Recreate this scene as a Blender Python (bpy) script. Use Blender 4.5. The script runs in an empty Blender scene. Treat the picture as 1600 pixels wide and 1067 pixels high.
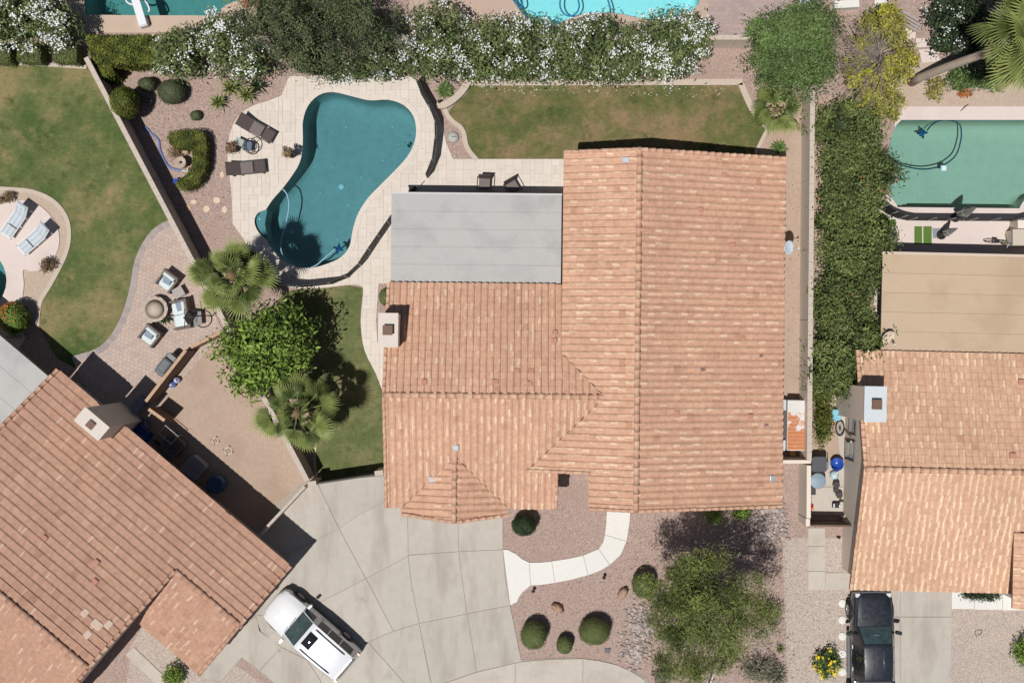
import bpy, bmesh, math, random
import numpy as np
from mathutils import Vector, Matrix
from mathutils.geometry import delaunay_2d_cdt
C = bpy.context.scene.collection
SC = bpy.context.scene
R = math.radians
rnd = random.Random(7)
rng = np.random.default_rng(11)

# ---------------------------------------------------------------- camera, sky, sun, exposure
HC = 60.0            # height of the aerial camera above the ground, metres
PPM = 32.0           # photograph pixels (1600 wide) per metre at ground level
cam_d = bpy.data.cameras.new('camera')
cam_d.lens = 43.2; cam_d.sensor_width = 36.0; cam_d.sensor_fit = 'HORIZONTAL'
cam_d.clip_start = 1.0; cam_d.clip_end = 3000.0
cam = bpy.data.objects.new('camera', cam_d); C.objects.link(cam)
cam.location = (0, 0, HC)
SC.camera = cam
SUN_TO = Vector((-0.225, -0.25, 1.0)).normalized()
world = bpy.data.worlds.new('World'); SC.world = world; world.use_nodes = True
wn = world.node_tree.nodes; wl = world.node_tree.links
sky = wn.new('ShaderNodeTexSky'); sky.sky_type = 'NISHITA'; sky.sun_disc = False
sky.sun_elevation = math.asin(SUN_TO.z); sky.sun_rotation = math.atan2(SUN_TO.x, SUN_TO.y)
sky.altitude = 400; sky.air_density = 1.0; sky.dust_density = 1.2; sky.ozone_density = 1.0
wl.new(sky.outputs[0], wn['Background'].inputs[0]); wn['Background'].inputs[1].default_value = 0.05
sun_d = bpy.data.lights.new('sun', 'SUN'); sun_d.energy = 5.0; sun_d.angle = R(0.5); sun_d.color = (1.0, 0.972, 0.935)
sun = bpy.data.objects.new('sun', sun_d); C.objects.link(sun)
sun.rotation_euler = (-SUN_TO).to_track_quat('-Z', 'Y').to_euler(); sun.location = (-20, -22, 90)
SC.view_settings.view_transform = 'Standard'; SC.view_settings.look = 'None'
SC.view_settings.exposure = -0.22; SC.view_settings.gamma = 1.0; SC.view_settings.use_curve_mapping = False
SC.cycles.max_bounces = 6; SC.cycles.transparent_max_bounces = 12

# ---------------------------------------------------------------- helpers
def at(px, py, h=0.0):
    k = (HC - h) / HC / PPM
    return Vector(((px - 800) * k, (533.5 - py) * k, h))
def pang(dx, dy): return math.atan2(-dy, dx)        # world angle of a photo direction
def lin(c):
    c = c / 255.0
    return c / 12.92 if c <= 0.04045 else ((c + 0.055) / 1.055) ** 2.4
EXPK = 1.30
def col(r, g, b, k=1.0):                            # sunlit colour in the photo -> base colour
    return tuple(min(0.86, lin(v) / EXPK * k) for v in (r, g, b)) + (1.0,)
def mul(c, k): return tuple(min(0.9, v * k) for v in c[:3]) + (1.0,)

MATS = {}
def new_mat(name):
    m = bpy.data.materials.new(name); m.use_nodes = True
    nt = m.node_tree; b = nt.nodes['Principled BSDF']
    return m, nt.nodes, nt.links, b
def noise(n, l, pos, scale, detail=3, rough=0.55):
    t = n.new('ShaderNodeTexNoise'); t.inputs['Scale'].default_value = scale
    t.inputs['Detail'].default_value = detail; t.inputs['Roughness'].default_value = rough
    l.new(pos, t.inputs['Vector']); return t.outputs['Fac']
def ramp(n, l, fac, stops):
    r = n.new('ShaderNodeValToRGB'); e = r.color_ramp.elements
    while len(e) < len(stops): e.new(0.5)
    for i, (p, c) in enumerate(stops):
        e[i].position = p; e[i].color = c if len(c) == 4 else (*c, 1)
    l.new(fac, r.inputs[0]); return r.outputs[0]
def mixc(n, l, fac, a, b, mode='MIX'):
    m = n.new('ShaderNodeMix'); m.data_type = 'RGBA'; m.blend_type = mode
    for sock, v in ((0, fac), (6, a), (7, b)):
        if hasattr(v, 'links'): l.new(v, m.inputs[sock])
        else: m.inputs[sock].default_value = v
    return m.outputs[2]
def geo_pos(n):
    g = n.new('ShaderNodeNewGeometry'); return g.outputs['Position']
def attr(n, name='tint'):
    a = n.new('ShaderNodeAttribute'); a.attribute_name = name; return a.outputs['Fac']
def mat(name, base, var=0.12, big=0.6, fine=18, rough=0.8, bump=0.0, bscale=60, spec=0.3, tint=None, metal=0.0, stain=None, stain_amt=0.5, stain_scale=0.5, coat=0.0, gritty=0.0, spots=None, stretch=None):
    """one general opaque surface: two sizes of mottling, optional stains, optional per piece tint"""
    if name in MATS: return MATS[name]
    m, n, l, b = new_mat(name); pos = geo_pos(n)
    c = mixc(n, l, noise(n, l, pos, big, 4), mul(base, 1 - var), mul(base, 1 + var))
    f = noise(n, l, pos, fine, 3, 0.7)
    c = mixc(n, l, f, mul((0.86 - var * 0.6,) * 3, 1), mul((1.1 + var * 0.6,) * 3, 1.3), 'MULTIPLY') if False else c
    g = ramp(n, l, f, [(0.3, (1 - var,) * 3), (0.7, (1 + var,) * 3)])
    c = mixc(n, l, 1.0, c, g, 'MULTIPLY')
    if gritty:
        v = n.new('ShaderNodeTexVoronoi'); v.inputs['Scale'].default_value = 28; l.new(pos, v.inputs['Vector'])
        sep = n.new('ShaderNodeSeparateColor'); l.new(v.outputs['Color'], sep.inputs[0])
        c = mixc(n, l, 1.0, c, ramp(n, l, sep.outputs[0], [(0, (1 - gritty,) * 3), (0.6, (1, 1, 1)), (1, (1 + gritty * 0.8, 1 + gritty * 0.75, 1 + gritty * 0.7))]), 'MULTIPLY')
    if stain:
        sp = pos
        if stretch:
            mp = n.new('ShaderNodeMapping'); mp.inputs['Scale'].default_value = stretch; mp.inputs['Rotation'].default_value = (0, 0, 0.2); l.new(pos, mp.inputs[0]); sp = mp.outputs[0]
        s = ramp(n, l, noise(n, l, sp, stain_scale, 5, 0.6), [(0.48, (0, 0, 0)), (0.66, (stain_amt,) * 3)])
        c = mixc(n, l, s, c, stain)
    if spots:
        for sc_, lo, hi, am in ((0.9, .68, .76, .45), (4.1, .74, .80, .3)):
            c = mixc(n, l, ramp(n, l, noise(n, l, pos, sc_, 3, 0.5), [(lo, (0, 0, 0)), (hi, (am,) * 3)]), c, spots)
    if tint:
        c = mixc(n, l, attr(n), c, mixc(n, l, 1.0, c, tint, 'MULTIPLY'))
    l.new(c, b.inputs['Base Color'])
    b.inputs['Roughness'].default_value = rough; b.inputs['Specular IOR Level'].default_value = spec
    b.inputs['Metallic'].default_value = metal
    if coat: b.inputs['Coat Weight'].default_value = coat; b.inputs['Coat Roughness'].default_value = 0.08
    if bump:
        bp = n.new('ShaderNodeBump'); bp.inputs['Strength'].default_value = bump; bp.inputs['Distance'].default_value = 0.02
        l.new(noise(n, l, pos, bscale, 4, 0.7), bp.inputs['Height']); l.new(bp.outputs[0], b.inputs['Normal'])
    MATS[name] = m; return m
def leaf_mat(name, dark, light, trans=0.25, rough=0.6):
    if name in MATS: return MATS[name]
    m, n, l, b = new_mat(name)
    c = ramp(n, l, attr(n), [(0.0, dark), (1.0, light)])
    l.new(c, b.inputs['Base Color']); b.inputs['Roughness'].default_value = rough; b.inputs['Specular IOR Level'].default_value = 0.25
    tr = n.new('ShaderNodeBsdfTranslucent'); l.new(c, tr.inputs[0])
    mx = n.new('ShaderNodeMixShader'); mx.inputs[0].default_value = trans
    l.new(b.outputs[0], mx.inputs[1]); l.new(tr.outputs[0], mx.inputs[2]); l.new(mx.outputs[0], n['Material Output'].inputs[0])
    MATS[name] = m; return m
def water_mat(name, tint, wave=0.04):
    if name in MATS: return MATS[name]
    m, n, l, b = new_mat(name); n.remove(b); pos = geo_pos(n)
    t = n.new('ShaderNodeBsdfTransparent')
    l.new(mixc(n, l, noise(n, l, pos, 0.9, 3), tint, mul(tint, 1.06)), t.inputs[0])
    g = n.new('ShaderNodeBsdfGlossy'); g.inputs['Roughness'].default_value = 0.03
    bp = n.new('ShaderNodeBump'); bp.inputs['Strength'].default_value = wave; bp.inputs['Distance'].default_value = 0.05
    l.new(noise(n, l, pos, 3.5, 3), bp.inputs['Height']); l.new(bp.outputs[0], g.inputs['Normal'])
    fr = n.new('ShaderNodeFresnel'); fr.inputs[0].default_value = 1.33; l.new(bp.outputs[0], fr.inputs['Normal'])
    mx = n.new('ShaderNodeMixShader'); l.new(fr.outputs[0], mx.inputs[0]); l.new(t.outputs[0], mx.inputs[1]); l.new(g.outputs[0], mx.inputs[2])
    l.new(mx.outputs[0], n['Material Output'].inputs[0]); MATS[name] = m; return m
def mesh_net_mat(name, c, clear):
    if name in MATS: return MATS[name]
    m, n, l, b = new_mat(name); b.inputs['Base Color'].default_value = c; b.inputs['Roughness'].default_value = 0.8
    t = n.new('ShaderNodeBsdfTransparent'); mx = n.new('ShaderNodeMixShader'); mx.inputs[0].default_value = clear
    l.new(b.outputs[0], mx.inputs[1]); l.new(t.outputs[0], mx.inputs[2]); l.new(mx.outputs[0], n['Material Output'].inputs[0])
    MATS[name] = m; return m

def tag(o, label=None, cat=None, group=None, kind=None):
    if label: o['label'] = label
    if cat: o['category'] = cat
    if group: o['group'] = group
    if kind: o['kind'] = kind
    return o
def thing(name, label, cat, loc=(0, 0, 0), rz=0.0, group=None, kind=None):
    o = bpy.data.objects.new(name, None); C.objects.link(o); o.empty_display_size = 0.2
    o.location = loc; o.rotation_euler = (0, 0, rz)
    return tag(o, label, cat, group, kind)
def link_mesh(name, me, parent=None, kind=None):
    o = bpy.data.objects.new(name, me); C.objects.link(o)
    if parent is not None: o.parent = parent
    if kind: o['kind'] = kind
    return o
def dup(root, loc, rz=None, label=None, scale=None):
    def cp(o, par):
        c = o.copy(); C.objects.link(c); c.parent = par
        for ch in list(kids.get(o.name, [])): cp(ch, c)
        return c
    kids = {}
    for o in C.objects:
        if o.parent: kids.setdefault(o.parent.name, []).append(o)
    c = cp(root, None); c.location = loc
    if rz is not None: c.rotation_euler[2] = rz
    if label: c['label'] = label
    if scale is not None: c.scale = (scale,) * 3
    return c

class MB:
    def __init__(s): s.v = []; s.f = []; s.t = []; s.sm = []; s.M = None
    def add(s, vs, fs, tint=0.5, smooth=False):
        o = len(s.v)
        for p in vs:
            p = Vector(p); s.v.append(s.M @ p if s.M else p)
        for f in fs: s.f.append([i + o for i in f]); s.sm.append(smooth)
        s.t += [tint] * len(vs); return s
    def box(s, c, d, rz=0.0, rx=0.0, ry=0.0, tint=0.5):
        m = Matrix.Translation(c) @ Matrix.Rotation(rz, 4, 'Z') @ Matrix.Rotation(ry, 4, 'Y') @ Matrix.Rotation(rx, 4, 'X')
        vs = [m @ Vector((x * d[0] / 2, y * d[1] / 2, z * d[2] / 2)) for x in (-1, 1) for y in (-1, 1) for z in (-1, 1)]
        return s.add(vs, [(0, 1, 3, 2), (4, 6, 7, 5), (0, 4, 5, 1), (2, 3, 7, 6), (0, 2, 6, 4), (1, 5, 7, 3)], tint)
    def rbox(s, c, d, r=0.05, rz=0.0, rx=0.0, ry=0.0, tint=0.5):      # box with chamfered top edges: cushions, lids
        m = Matrix.Translation(c) @ Matrix.Rotation(rz, 4, 'Z') @ Matrix.Rotation(ry, 4, 'Y') @ Matrix.Rotation(rx, 4, 'X')
        x, y, z = d[0] / 2, d[1] / 2, d[2] / 2
        lay = [(x, y, -z), (x, y, z - r), (x - r * 0.35, y - r * 0.35, z - r * 0.35), (x - r, y - r, z)]
        vs = []
        for (a, b_, h) in lay:
            q = min(a, b_) * 0.25 if r > 0.02 else 0.004
            for sx, sy in ((1, 1), (-1, 1), (-1, -1), (1, -1)):
                pr = [(a, b_ - q), (a - q, b_)] if sx * sy > 0 else [(a - q, b_), (a, b_ - q)]
                vs += [m @ Vector((sx * px, sy * py, h)) for px, py in pr]
        fs = []
        for k in range(len(lay) - 1):
            for i in range(8): fs.append((k * 8 + i, k * 8 + (i + 1) % 8, k * 8 + 8 + (i + 1) % 8, k * 8 + 8 + i))
        fs.append(tuple(range(len(lay) * 8 - 8, len(lay) * 8))); fs.append(tuple(range(7, -1, -1)))
        return s.add(vs, fs, tint)
    def tube(s, path, r, seg=6, cap=True, tint=0.5):
        path = [Vector(p) for p in path]; n = len(path); vs = []
        rs = r if hasattr(r, '__len__') else [r] * n
        for i, p in enumerate(path):
            d = (path[min(i + 1, n - 1)] - path[max(i - 1, 0)]).normalized()
            a = d.orthogonal().normalized() if abs(d.z) > 0.95 else d.cross(Vector((0, 0, 1))).normalized()
            b = d.cross(a)
            for k in range(seg):
                th = 2 * math.pi * k / seg; vs.append(p + (a * math.cos(th) + b * math.sin(th)) * rs[i])
        fs = [(i * seg + k, i * seg + (k + 1) % seg, (i + 1) * seg + (k + 1) % seg, (i + 1) * seg + k) for i in range(n - 1) for k in range(seg)]
        if cap: fs += [tuple(range(seg))[::-1], tuple(range((n - 1) * seg, n * seg))]
        return s.add(vs, fs, tint, True)
    def lathe(s, prof, c=(0, 0, 0), seg=16, tint=0.5, smooth=True, sx=1.0, sy=1.0):
        vs = [(c[0] + r * math.cos(2 * math.pi * k / seg) * sx, c[1] + r * math.sin(2 * math.pi * k / seg) * sy, c[2] + z) for r, z in prof for k in range(seg)]
        fs = [(i * seg + k, i * seg + (k + 1) % seg, (i + 1) * seg + (k + 1) % seg, (i + 1) * seg + k) for i in range(len(prof) - 1) for k in range(seg)]
        if prof[0][0] > 0.004: fs.append(tuple(range(seg))[::-1])
        if prof[-1][0] > 0.004: fs.append(tuple(range((len(prof) - 1) * seg, len(prof) * seg)))
        return s.add(vs, fs, tint, smooth)
    def prism(s, poly, z0, z1, tint=0.5):
        n = len(poly); vs = [(p[0], p[1], z0) for p in poly] + [(p[0], p[1], z1) for p in poly]
        return s.add(vs, [tuple(range(n))[::-1], tuple(range(n, 2 * n))] + [(i, (i + 1) % n, n + (i + 1) % n, n + i) for i in range(n)], tint)
    def ext(s, prof, a, b, tint=0.5):               # profile of 3D offsets extruded from a to b
        n = len(prof); vs = [Vector(a) + Vector(p) for p in prof] + [Vector(b) + Vector(p) for p in prof]
        return s.add(vs, [tuple(range(n))[::-1], tuple(range(n, 2 * n))] + [(i, (i + 1) % n, n + (i + 1) % n, n + i) for i in range(n)], tint)
    def ball(s, c, r, seg=14, rings=8, tint=0.5, jit=0.0):
        r = r if hasattr(r, '__len__') else (r, r, r); vs = []
        for i in range(rings + 1):
            ph = math.pi * i / rings
            for k in range(seg):
                th = 2 * math.pi * k / seg; j = 1 + (rnd.uniform(-jit, jit) if 0 < i < rings else 0)
                vs.append((c[0] + r[0] * j * math.sin(ph) * math.cos(th), c[1] + r[1] * j * math.sin(ph) * math.sin(th), c[2] + r[2] * j * math.cos(ph)))
        fs = [(i * seg + k, (i + 1) * seg + k, (i + 1) * seg + (k + 1) % seg, i * seg + (k + 1) % seg) for i in range(rings) for k in range(seg)]
        return s.add(vs, fs, tint, True)
    def build(s, name, m, parent=None, kind=None):
        me = bpy.data.meshes.new(name); me.from_pydata([tuple(p) for p in s.v], [], s.f)
        me.polygons.foreach_set('use_smooth', s.sm)
        a = me.attributes.new('tint', 'FLOAT', 'POINT'); a.data.foreach_set('value', s.t)
        me.materials.append(m); me.validate(); me.update()
        bm = bmesh.new(); bm.from_mesh(me); bmesh.ops.recalc_face_normals(bm, faces=bm.faces); bm.to_mesh(me); bm.free()
        return link_mesh(name, me, parent, kind)
def np_mesh(name, verts, quads, tint, m, parent=None, kind=None, smooth=False):
    me = bpy.data.meshes.new(name); nv, nf, k = len(verts), len(quads), quads.shape[1]
    me.vertices.add(nv); me.vertices.foreach_set('co', np.ascontiguousarray(verts, dtype=np.float32).ravel())
    me.loops.add(nf * k); me.loops.foreach_set('vertex_index', np.ascontiguousarray(quads, dtype=np.int32).ravel())
    me.polygons.add(nf); me.polygons.foreach_set('loop_start', np.arange(0, nf * k, k, dtype=np.int32))
    me.update(calc_edges=True)
    a = me.attributes.new('tint', 'FLOAT', 'POINT'); a.data.foreach_set('value', np.ascontiguousarray(tint, dtype=np.float32))
    me.materials.append(m); return link_mesh(name, me, parent, kind)

def spline(pts, closed=True, sub=5):
    n = len(pts); out = []
    for i in range(n if closed else n - 1):
        g = (lambda k: pts[k % n]) if closed else (lambda k: pts[min(max(k, 0), n - 1)])
        p0, p1, p2, p3 = g(i - 1), g(i), g(i + 1), g(i + 2)
        for k in range(sub):
            t = k / sub
            out.append(tuple(0.5 * (2 * p1[j] + (p2[j] - p0[j]) * t + (2 * p0[j] - 5 * p1[j] + 4 * p2[j] - p3[j]) * t * t + (3 * p1[j] - p0[j] - 3 * p2[j] + p3[j]) * t ** 3) for j in (0, 1)))
    if not closed: out.append(tuple(pts[-1]))
    return out
def W(pts, h=0.0): return [(at(x, y, h).x, at(x, y, h).y) for x, y in pts]      # photo polygon -> ground polygon
def offset_line(pts, d, closed=False):
    out = []; n = len(pts)
    for i in range(n):
        a = Vector(pts[(i - 1) % n] if closed else pts[max(i - 1, 0)]); b = Vector(pts[(i + 1) % n] if closed else pts[min(i + 1, n - 1)])
        t = (b - a).normalized(); out.append((pts[i][0] - t.y * d, pts[i][1] + t.x * d))
    return out
def inside(p, poly):
    c = False; n = len(poly); x, y = p; j = n - 1
    for i in range(n):
        xi, yi = poly[i]; xj, yj = poly[j]
        if (yi > y) != (yj > y) and x < (xj - xi) * (y - yi) / (yj - yi) + xi: c = not c
        j = i
    return c
def cdt(polys):
    vs = []; fs = []
    for p in polys:
        if sum(p[i][0] * p[(i + 1) % len(p)][1] - p[(i + 1) % len(p)][0] * p[i][1] for i in range(len(p))) < 0: p = p[::-1]
        fs.append(list(range(len(vs), len(vs) + len(p)))); vs += [Vector((q[0], q[1])) for q in p]
    V, E, F, ov, oe, of = delaunay_2d_cdt(vs, [], fs, 0, 1e-5)
    return V, F, of
def sheet(name, m, outer, holes=(), z=0.0, label=None, cat=None, kind='structure', parent=None, thick=0.0):
    V, F, of = cdt([outer] + list(holes)); keep = [f for f, o in zip(F, of) if 0 in o and not any(k > 0 for k in o)]
    used = sorted({i for f in keep for i in f}); ix = {u: k for k, u in enumerate(used)}
    vs = [(V[u].x, V[u].y, z) for u in used]; fs = [[ix[i] for i in f] for f in keep]
    mb = MB(); mb.add(vs, fs)
    if thick:
        cnt = {}
        for f in fs:
            for a, b in zip(f, f[1:] + f[:1]): cnt[(a, b)] = cnt.get((a, b), 0) + 1
        n = len(vs); mb.add([(x, y, z - thick) for x, y, _ in vs], [])
        mb.f += [[a, b, b + n, a + n] for (a, b) in cnt if (b, a) not in cnt]; mb.sm += [False] * (len(mb.f) - len(mb.sm))
    o = mb.build(name, m, parent)
    if parent is None: tag(o, label, cat, None, kind)
    elif kind != 'structure': o['kind'] = kind
    # keep sheets facing up
    me = o.data
    if sum(p.normal.z * p.area for p in me.polygons) < 0: me.flip_normals()
    return o
def pieces(name, m, polys, outer, holes, z, thick, parent, limit=300, stuff_name=None, tints=None, center=None):
    """separate paving pieces: each polygon clipped to OUTER minus HOLES; the largest LIMIT are objects, the rest one stuff part"""
    V, F, of = cdt([outer] + list(holes) + list(polys)); nh = 1 + len(holes); per = {}
    for f, o in zip(F, of):
        if 0 not in o or any(0 < k < nh for k in o): continue
        q = [k for k in o if k >= nh]
        if q: per.setdefault(q[0] - nh, []).append(f)
    items = []
    for k, tris in per.items():
        used = sorted({i for f in tris for i in f}); ix = {u: j for j, u in enumerate(used)}
        area = sum(abs((V[f[1]] - V[f[0]]).cross(V[f[2]] - V[f[0]])) / 2 for f in tris)
        if area < 0.004: continue
        items.append((area, k, [(V[u].x, V[u].y) for u in used], [[ix[i] for i in f] for f in tris]))
    items.sort(key=lambda t: -t[0]); rest = MB()
    for n_, (area, k, vs, fs) in enumerate(items):
        tn = tints[k] if tints else rnd.random(); zz = z + rnd.uniform(-0.003, 0.003)
        mb = MB() if n_ < limit else rest; base = len(mb.v)
        c0 = (sum(v[0] for v in vs) / len(vs), sum(v[1] for v in vs) / len(vs)) if n_ < limit else (0, 0)
        mb.add([(x - c0[0], y - c0[1], zz) for x, y in vs] + [(x - c0[0], y - c0[1], zz - thick) for x, y in vs], fs, tn)
        cnt = {(a, b) for f in fs for a, b in zip(f, f[1:] + f[:1])}; nv = len(vs)
        for (a, b) in cnt:
            if (b, a) not in cnt: mb.f.append([base + a, base + b, base + b + nv, base + a + nv]); mb.sm.append(False)
        if n_ < limit:
            o = mb.build(name, m, parent); o.location = (c0[0], c0[1], 0)
    if rest.v: rest.build(stuff_name or name + 's_beyond', m, parent, 'stuff')
    return len(items)
def shrink(poly, g):
    """move each edge of a convex-ish polygon inwards by g"""
    a = sum(poly[i][0] * poly[(i + 1) % len(poly)][1] - poly[(i + 1) % len(poly)][0] * poly[i][1] for i in range(len(poly)))
    if a < 0: poly = poly[::-1]
    n = len(poly); out = []
    for i in range(n):
        p0, p1, p2 = Vector(poly[i - 1]), Vector(poly[i]), Vector(poly[(i + 1) % n])
        d1 = (p1 - p0).normalized(); d2 = (p2 - p1).normalized()
        n1 = Vector((-d1.y, d1.x)); n2 = Vector((-d2.y, d2.x)); b = n1 + n2
        if b.length < 1e-4: out.append(tuple(p1 + n1 * g)); continue
        out.append(tuple(p1 + b * (g / max(0.3, b.dot(n1)))))
    return out
def strip(name, m, line, w0, w1, z0, z1, parent=None, label=None, cat=None, kind='structure', pieces_len=0):
    """a kerb or wall cap following LINE between the side offsets w0 and w1"""
    a, b = offset_line(line, w0), offset_line(line, w1); mb = MB(); n = len(line)
    vs = []
    for p, q in zip(a, b): vs += [(p[0], p[1], z0), (p[0], p[1], z1), (q[0], q[1], z1), (q[0], q[1], z0)]
    fs = [tuple(4 * i + k for k in (j, (j + 1) % 4)) + tuple(4 * i + 4 + k for k in ((j + 1) % 4, j)) for i in range(n - 1) for j in range(4)]
    fs += [(3, 2, 1, 0), tuple(4 * n - 4 + k for k in range(4))]
    mb.add(vs, fs); o = mb.build(name, m, parent)
    if parent is None: tag(o, label, cat, None, kind)
    return o
# ---------------------------------------------------------------- materials of the ground
M_gravel = mat('pink_gravel', col(183, 160, 149), 0.10, 0.35, 9, 0.95, 0.5, 70, 0.1, gritty=0.34, stain=col(170, 146, 134), stain_amt=0.5, stain_scale=0.35, spots=col(150, 126, 112))
M_gravel2 = mat('pale_gravel', col(196, 181, 169), 0.09, 0.35, 9, 0.95, 0.5, 70, 0.1, gritty=0.30)
M_dirt = mat('tan_dirt', col(190, 167, 149), 0.05, 0.5, 6, 0.95, 0.3, 40, 0.1, stain=col(168, 144, 125), stain_amt=0.5, stain_scale=0.45, gritty=0.10)
M_sand = mat('brown_sand', col(198, 178, 160), 0.06, 0.5, 8, 0.95, 0.3, 50, 0.1, gritty=0.14)
M_conc = mat('driveway_concrete', col(200, 192, 181), 0.045, 0.3, 2.2, 0.85, 0.1, 50, 0.2, tint=(0.94, 0.94, 0.94, 1), stain=col(178, 168, 156), stain_amt=0.8, stain_scale=0.6, spots=col(156, 147, 136), stretch=(1.5, 0.4, 1))
M_conc2 = mat('pale_concrete', col(238, 235, 228), 0.03, 0.4, 6, 0.85, 0.1, 60, 0.2, tint=(0.95, 0.95, 0.95, 1))
M_conc3 = mat('weathered_concrete', col(208, 198, 186), 0.05, 0.4, 5, 0.85, 0.1, 60, 0.2, tint=(0.93, 0.93, 0.93, 1), stain=col(176, 164, 150), stain_amt=0.4)
M_joint = mat('joint_dirt', col(174, 164, 152), 0.1, 1, 20, 0.95)
M_trav = mat('travertine', col(229, 218, 206), 0.04, 1.2, 16, 0.75, 0.1, 90, 0.25, tint=(0.93, 0.92, 0.90, 1), stain=col(214, 200, 183), stain_amt=0.3, stain_scale=2.2)
M_grout = mat('grout', col(216, 204, 190), 0.06, 1, 20, 0.9)
M_cool = mat('cool_deck', col(228, 212, 204), 0.025, 0.5, 7, 0.85, 0.1, 90, 0.2, stain=col(208, 192, 184), stain_amt=0.3, stain_scale=0.6)
M_paver = mat('patio_paver', col(202, 182, 169), 0.06, 0.6, 14, 0.85, 0.1, 60, 0.2, tint=(0.86, 0.86, 0.88, 1), stain=col(208, 180, 160), stain_amt=0.5, stain_scale=0.4)
M_paver2 = mat('border_paver', col(180, 168, 163), 0.06, 0.8, 14, 0.85, tint=(0.78, 0.78, 0.82, 1))
M_stucco = mat('tan_stucco', col(240, 226, 210), 0.04, 0.5, 12, 0.9, 0.25, 60, 0.15)
M_wallcap = mat('wall_cap', col(206, 192, 178), 0.05, 0.8, 10, 0.9, 0.2, 50, 0.15)
M_block = mat('block_wall', col(196, 182, 170), 0.05, 0.5, 8, 0.9, 0.3, 50, 0.15)
M_curb = mat('kerb_concrete', col(206, 190, 174), 0.06, 0.8, 8, 0.9, 0.2, 50, 0.15)
def lawn_mat(name, green, mid, dry, scale, seed):
    m, n, l, b = new_mat(name); pos = geo_pos(n)
    mp = n.new('ShaderNodeMapping'); mp.inputs['Location'].default_value = (seed, seed * 1.7, 0); l.new(pos, mp.inputs[0]); p = mp.outputs[0]
    big = noise(n, l, p, scale, 6, 0.68)
    mp2 = n.new('ShaderNodeMapping'); mp2.inputs['Scale'].default_value = (0.4, 1, 1); l.new(p, mp2.inputs[0])
    c = ramp(n, l, big, [(0.36, green), (0.49, mid), (0.62, dry)])
    c = mixc(n, l, ramp(n, l, noise(n, l, p, scale * 2.3, 6, 0.72), [(0.53, (0, 0, 0)), (0.68, (0.75,) * 3)]), c, dry)
    c = mixc(n, l, ramp(n, l, noise(n, l, p, scale * 3.1 + 0.2, 4, 0.65), [(0.56, (0, 0, 0)), (0.70, (0.7,) * 3)]), c, mul(green, 0.72))
    c = mixc(n, l, 1.0, c, ramp(n, l, noise(n, l, p, 3.5, 4, 0.75), [(0.3, (0.84, 0.85, 0.82)), (0.7, (1.15, 1.14, 1.14))]), 'MULTIPLY')
    c = mixc(n, l, 1.0, c, ramp(n, l, noise(n, l, mp2.outputs[0], 14, 4, 0.8), [(0.28, (0.76, 0.79, 0.74)), (0.72, (1.24, 1.2, 1.2))]), 'MULTIPLY')
    l.new(c, b.inputs['Base Color']); b.inputs['Roughness'].default_value = 0.95; b.inputs['Specular IOR Level'].default_value = 0.1
    bp = n.new('ShaderNodeBump'); bp.inputs['Strength'].default_value = 0.6; bp.inputs['Distance'].default_value = 0.03
    l.new(noise(n, l, p, 45, 3, 0.8), bp.inputs['Height']); l.new(bp.outputs[0], b.inputs['Normal']); MATS[name] = m; return m
M_lawn = lawn_mat('back_lawn', col(84, 98, 54), col(112, 112, 72), col(150, 128, 98), 0.30, 3.1)
M_lawn2 = lawn_mat('side_lawn', col(94, 106, 64), col(108, 116, 76), col(136, 130, 94), 0.4, 9.7)
M_lawn3 = lawn_mat('neighbour_lawn', col(78, 99, 54), col(106, 115, 72), col(146, 134, 96), 0.26, 20.3)
M_turf = mat('artificial_turf', col(96, 128, 62), 0.08, 1.5, 22, 0.9, 0.4, 80, 0.1)

# ---------------------------------------------------------------- pools (outlines first: the ground is cut for them)
POOL = spline([(520,144),(548,150),(578,157),(607,156),(632,165),(647,183),(651,206),(647,227),(636,247),(617,268),(594,291),(575,311),(560,335),(552,360),(547,385),(534,402),(514,412),(490,419),(465,418),(444,408),(428,394),(415,372),(411,350),(415,330),(426,312),(441,295),(456,275),(467,257),(472,238),(473,214),(473,190),(481,166),(498,149)], True, 3)
SHELF = spline([(415,328),(404,332),(398,342),(399,354),(406,366),(416,374)], False, 4)
i0 = min(range(len(POOL)), key=lambda i: (POOL[i][0]-416)**2+(POOL[i][1]-374)**2); i1 = min(range(len(POOL)), key=lambda i: (POOL[i][0]-415)**2+(POOL[i][1]-328)**2)
POOLX = POOL[:i0] + SHELF[::-1] + POOL[i1+1:]
POOL_L = [(-40 + 51*math.cos(t*math.pi/14), 438 + 51*math.sin(t*math.pi/14)) for t in range(28)]
POOL_T = spline([(132,-70),(132,-20),(134,22),(145,24)], False, 3) + [(240,25)] + spline([(300,25),(330,25),(342,20),(350,11),(362,5),(385,-4),(395,-30),(385,-75)], False, 3)
POOL_B = spline([(797,-90),(799,-10),(806,8),(822,28),(845,40),(865,41),(884,33),(908,24),(935,21),(965,22),(1000,29),(1040,31),(1070,26),(1086,12),(1092,-4),(1080,-90)], False, 4)
POOL_R = spline([(1700,187),(1608,187),(1600,183),(1598,187)], False, 1)[:1] + [(1612,188),(1408,188)] + spline([(1400,196),(1392,215),(1388,245),(1390,270),(1383,283)], False, 3) + spline([(1380,292),(1384,304),(1392,309),(1399,318),(1402,324)], False, 3) + [(1592,326)] + spline([(1596,318),(1604,310),(1618,308)], False, 3) + [(1700,308)]
HOLES = [W(POOLX), W(POOL_L), W(POOL_T), W(POOL_B), W(POOL_R)]

sheet('ground', M_gravel, [(-400,-400),(400,-400),(400,400),(-400,400)], HOLES, 0.0, 'pinkish desert gravel ground of the whole block', 'ground')

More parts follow.
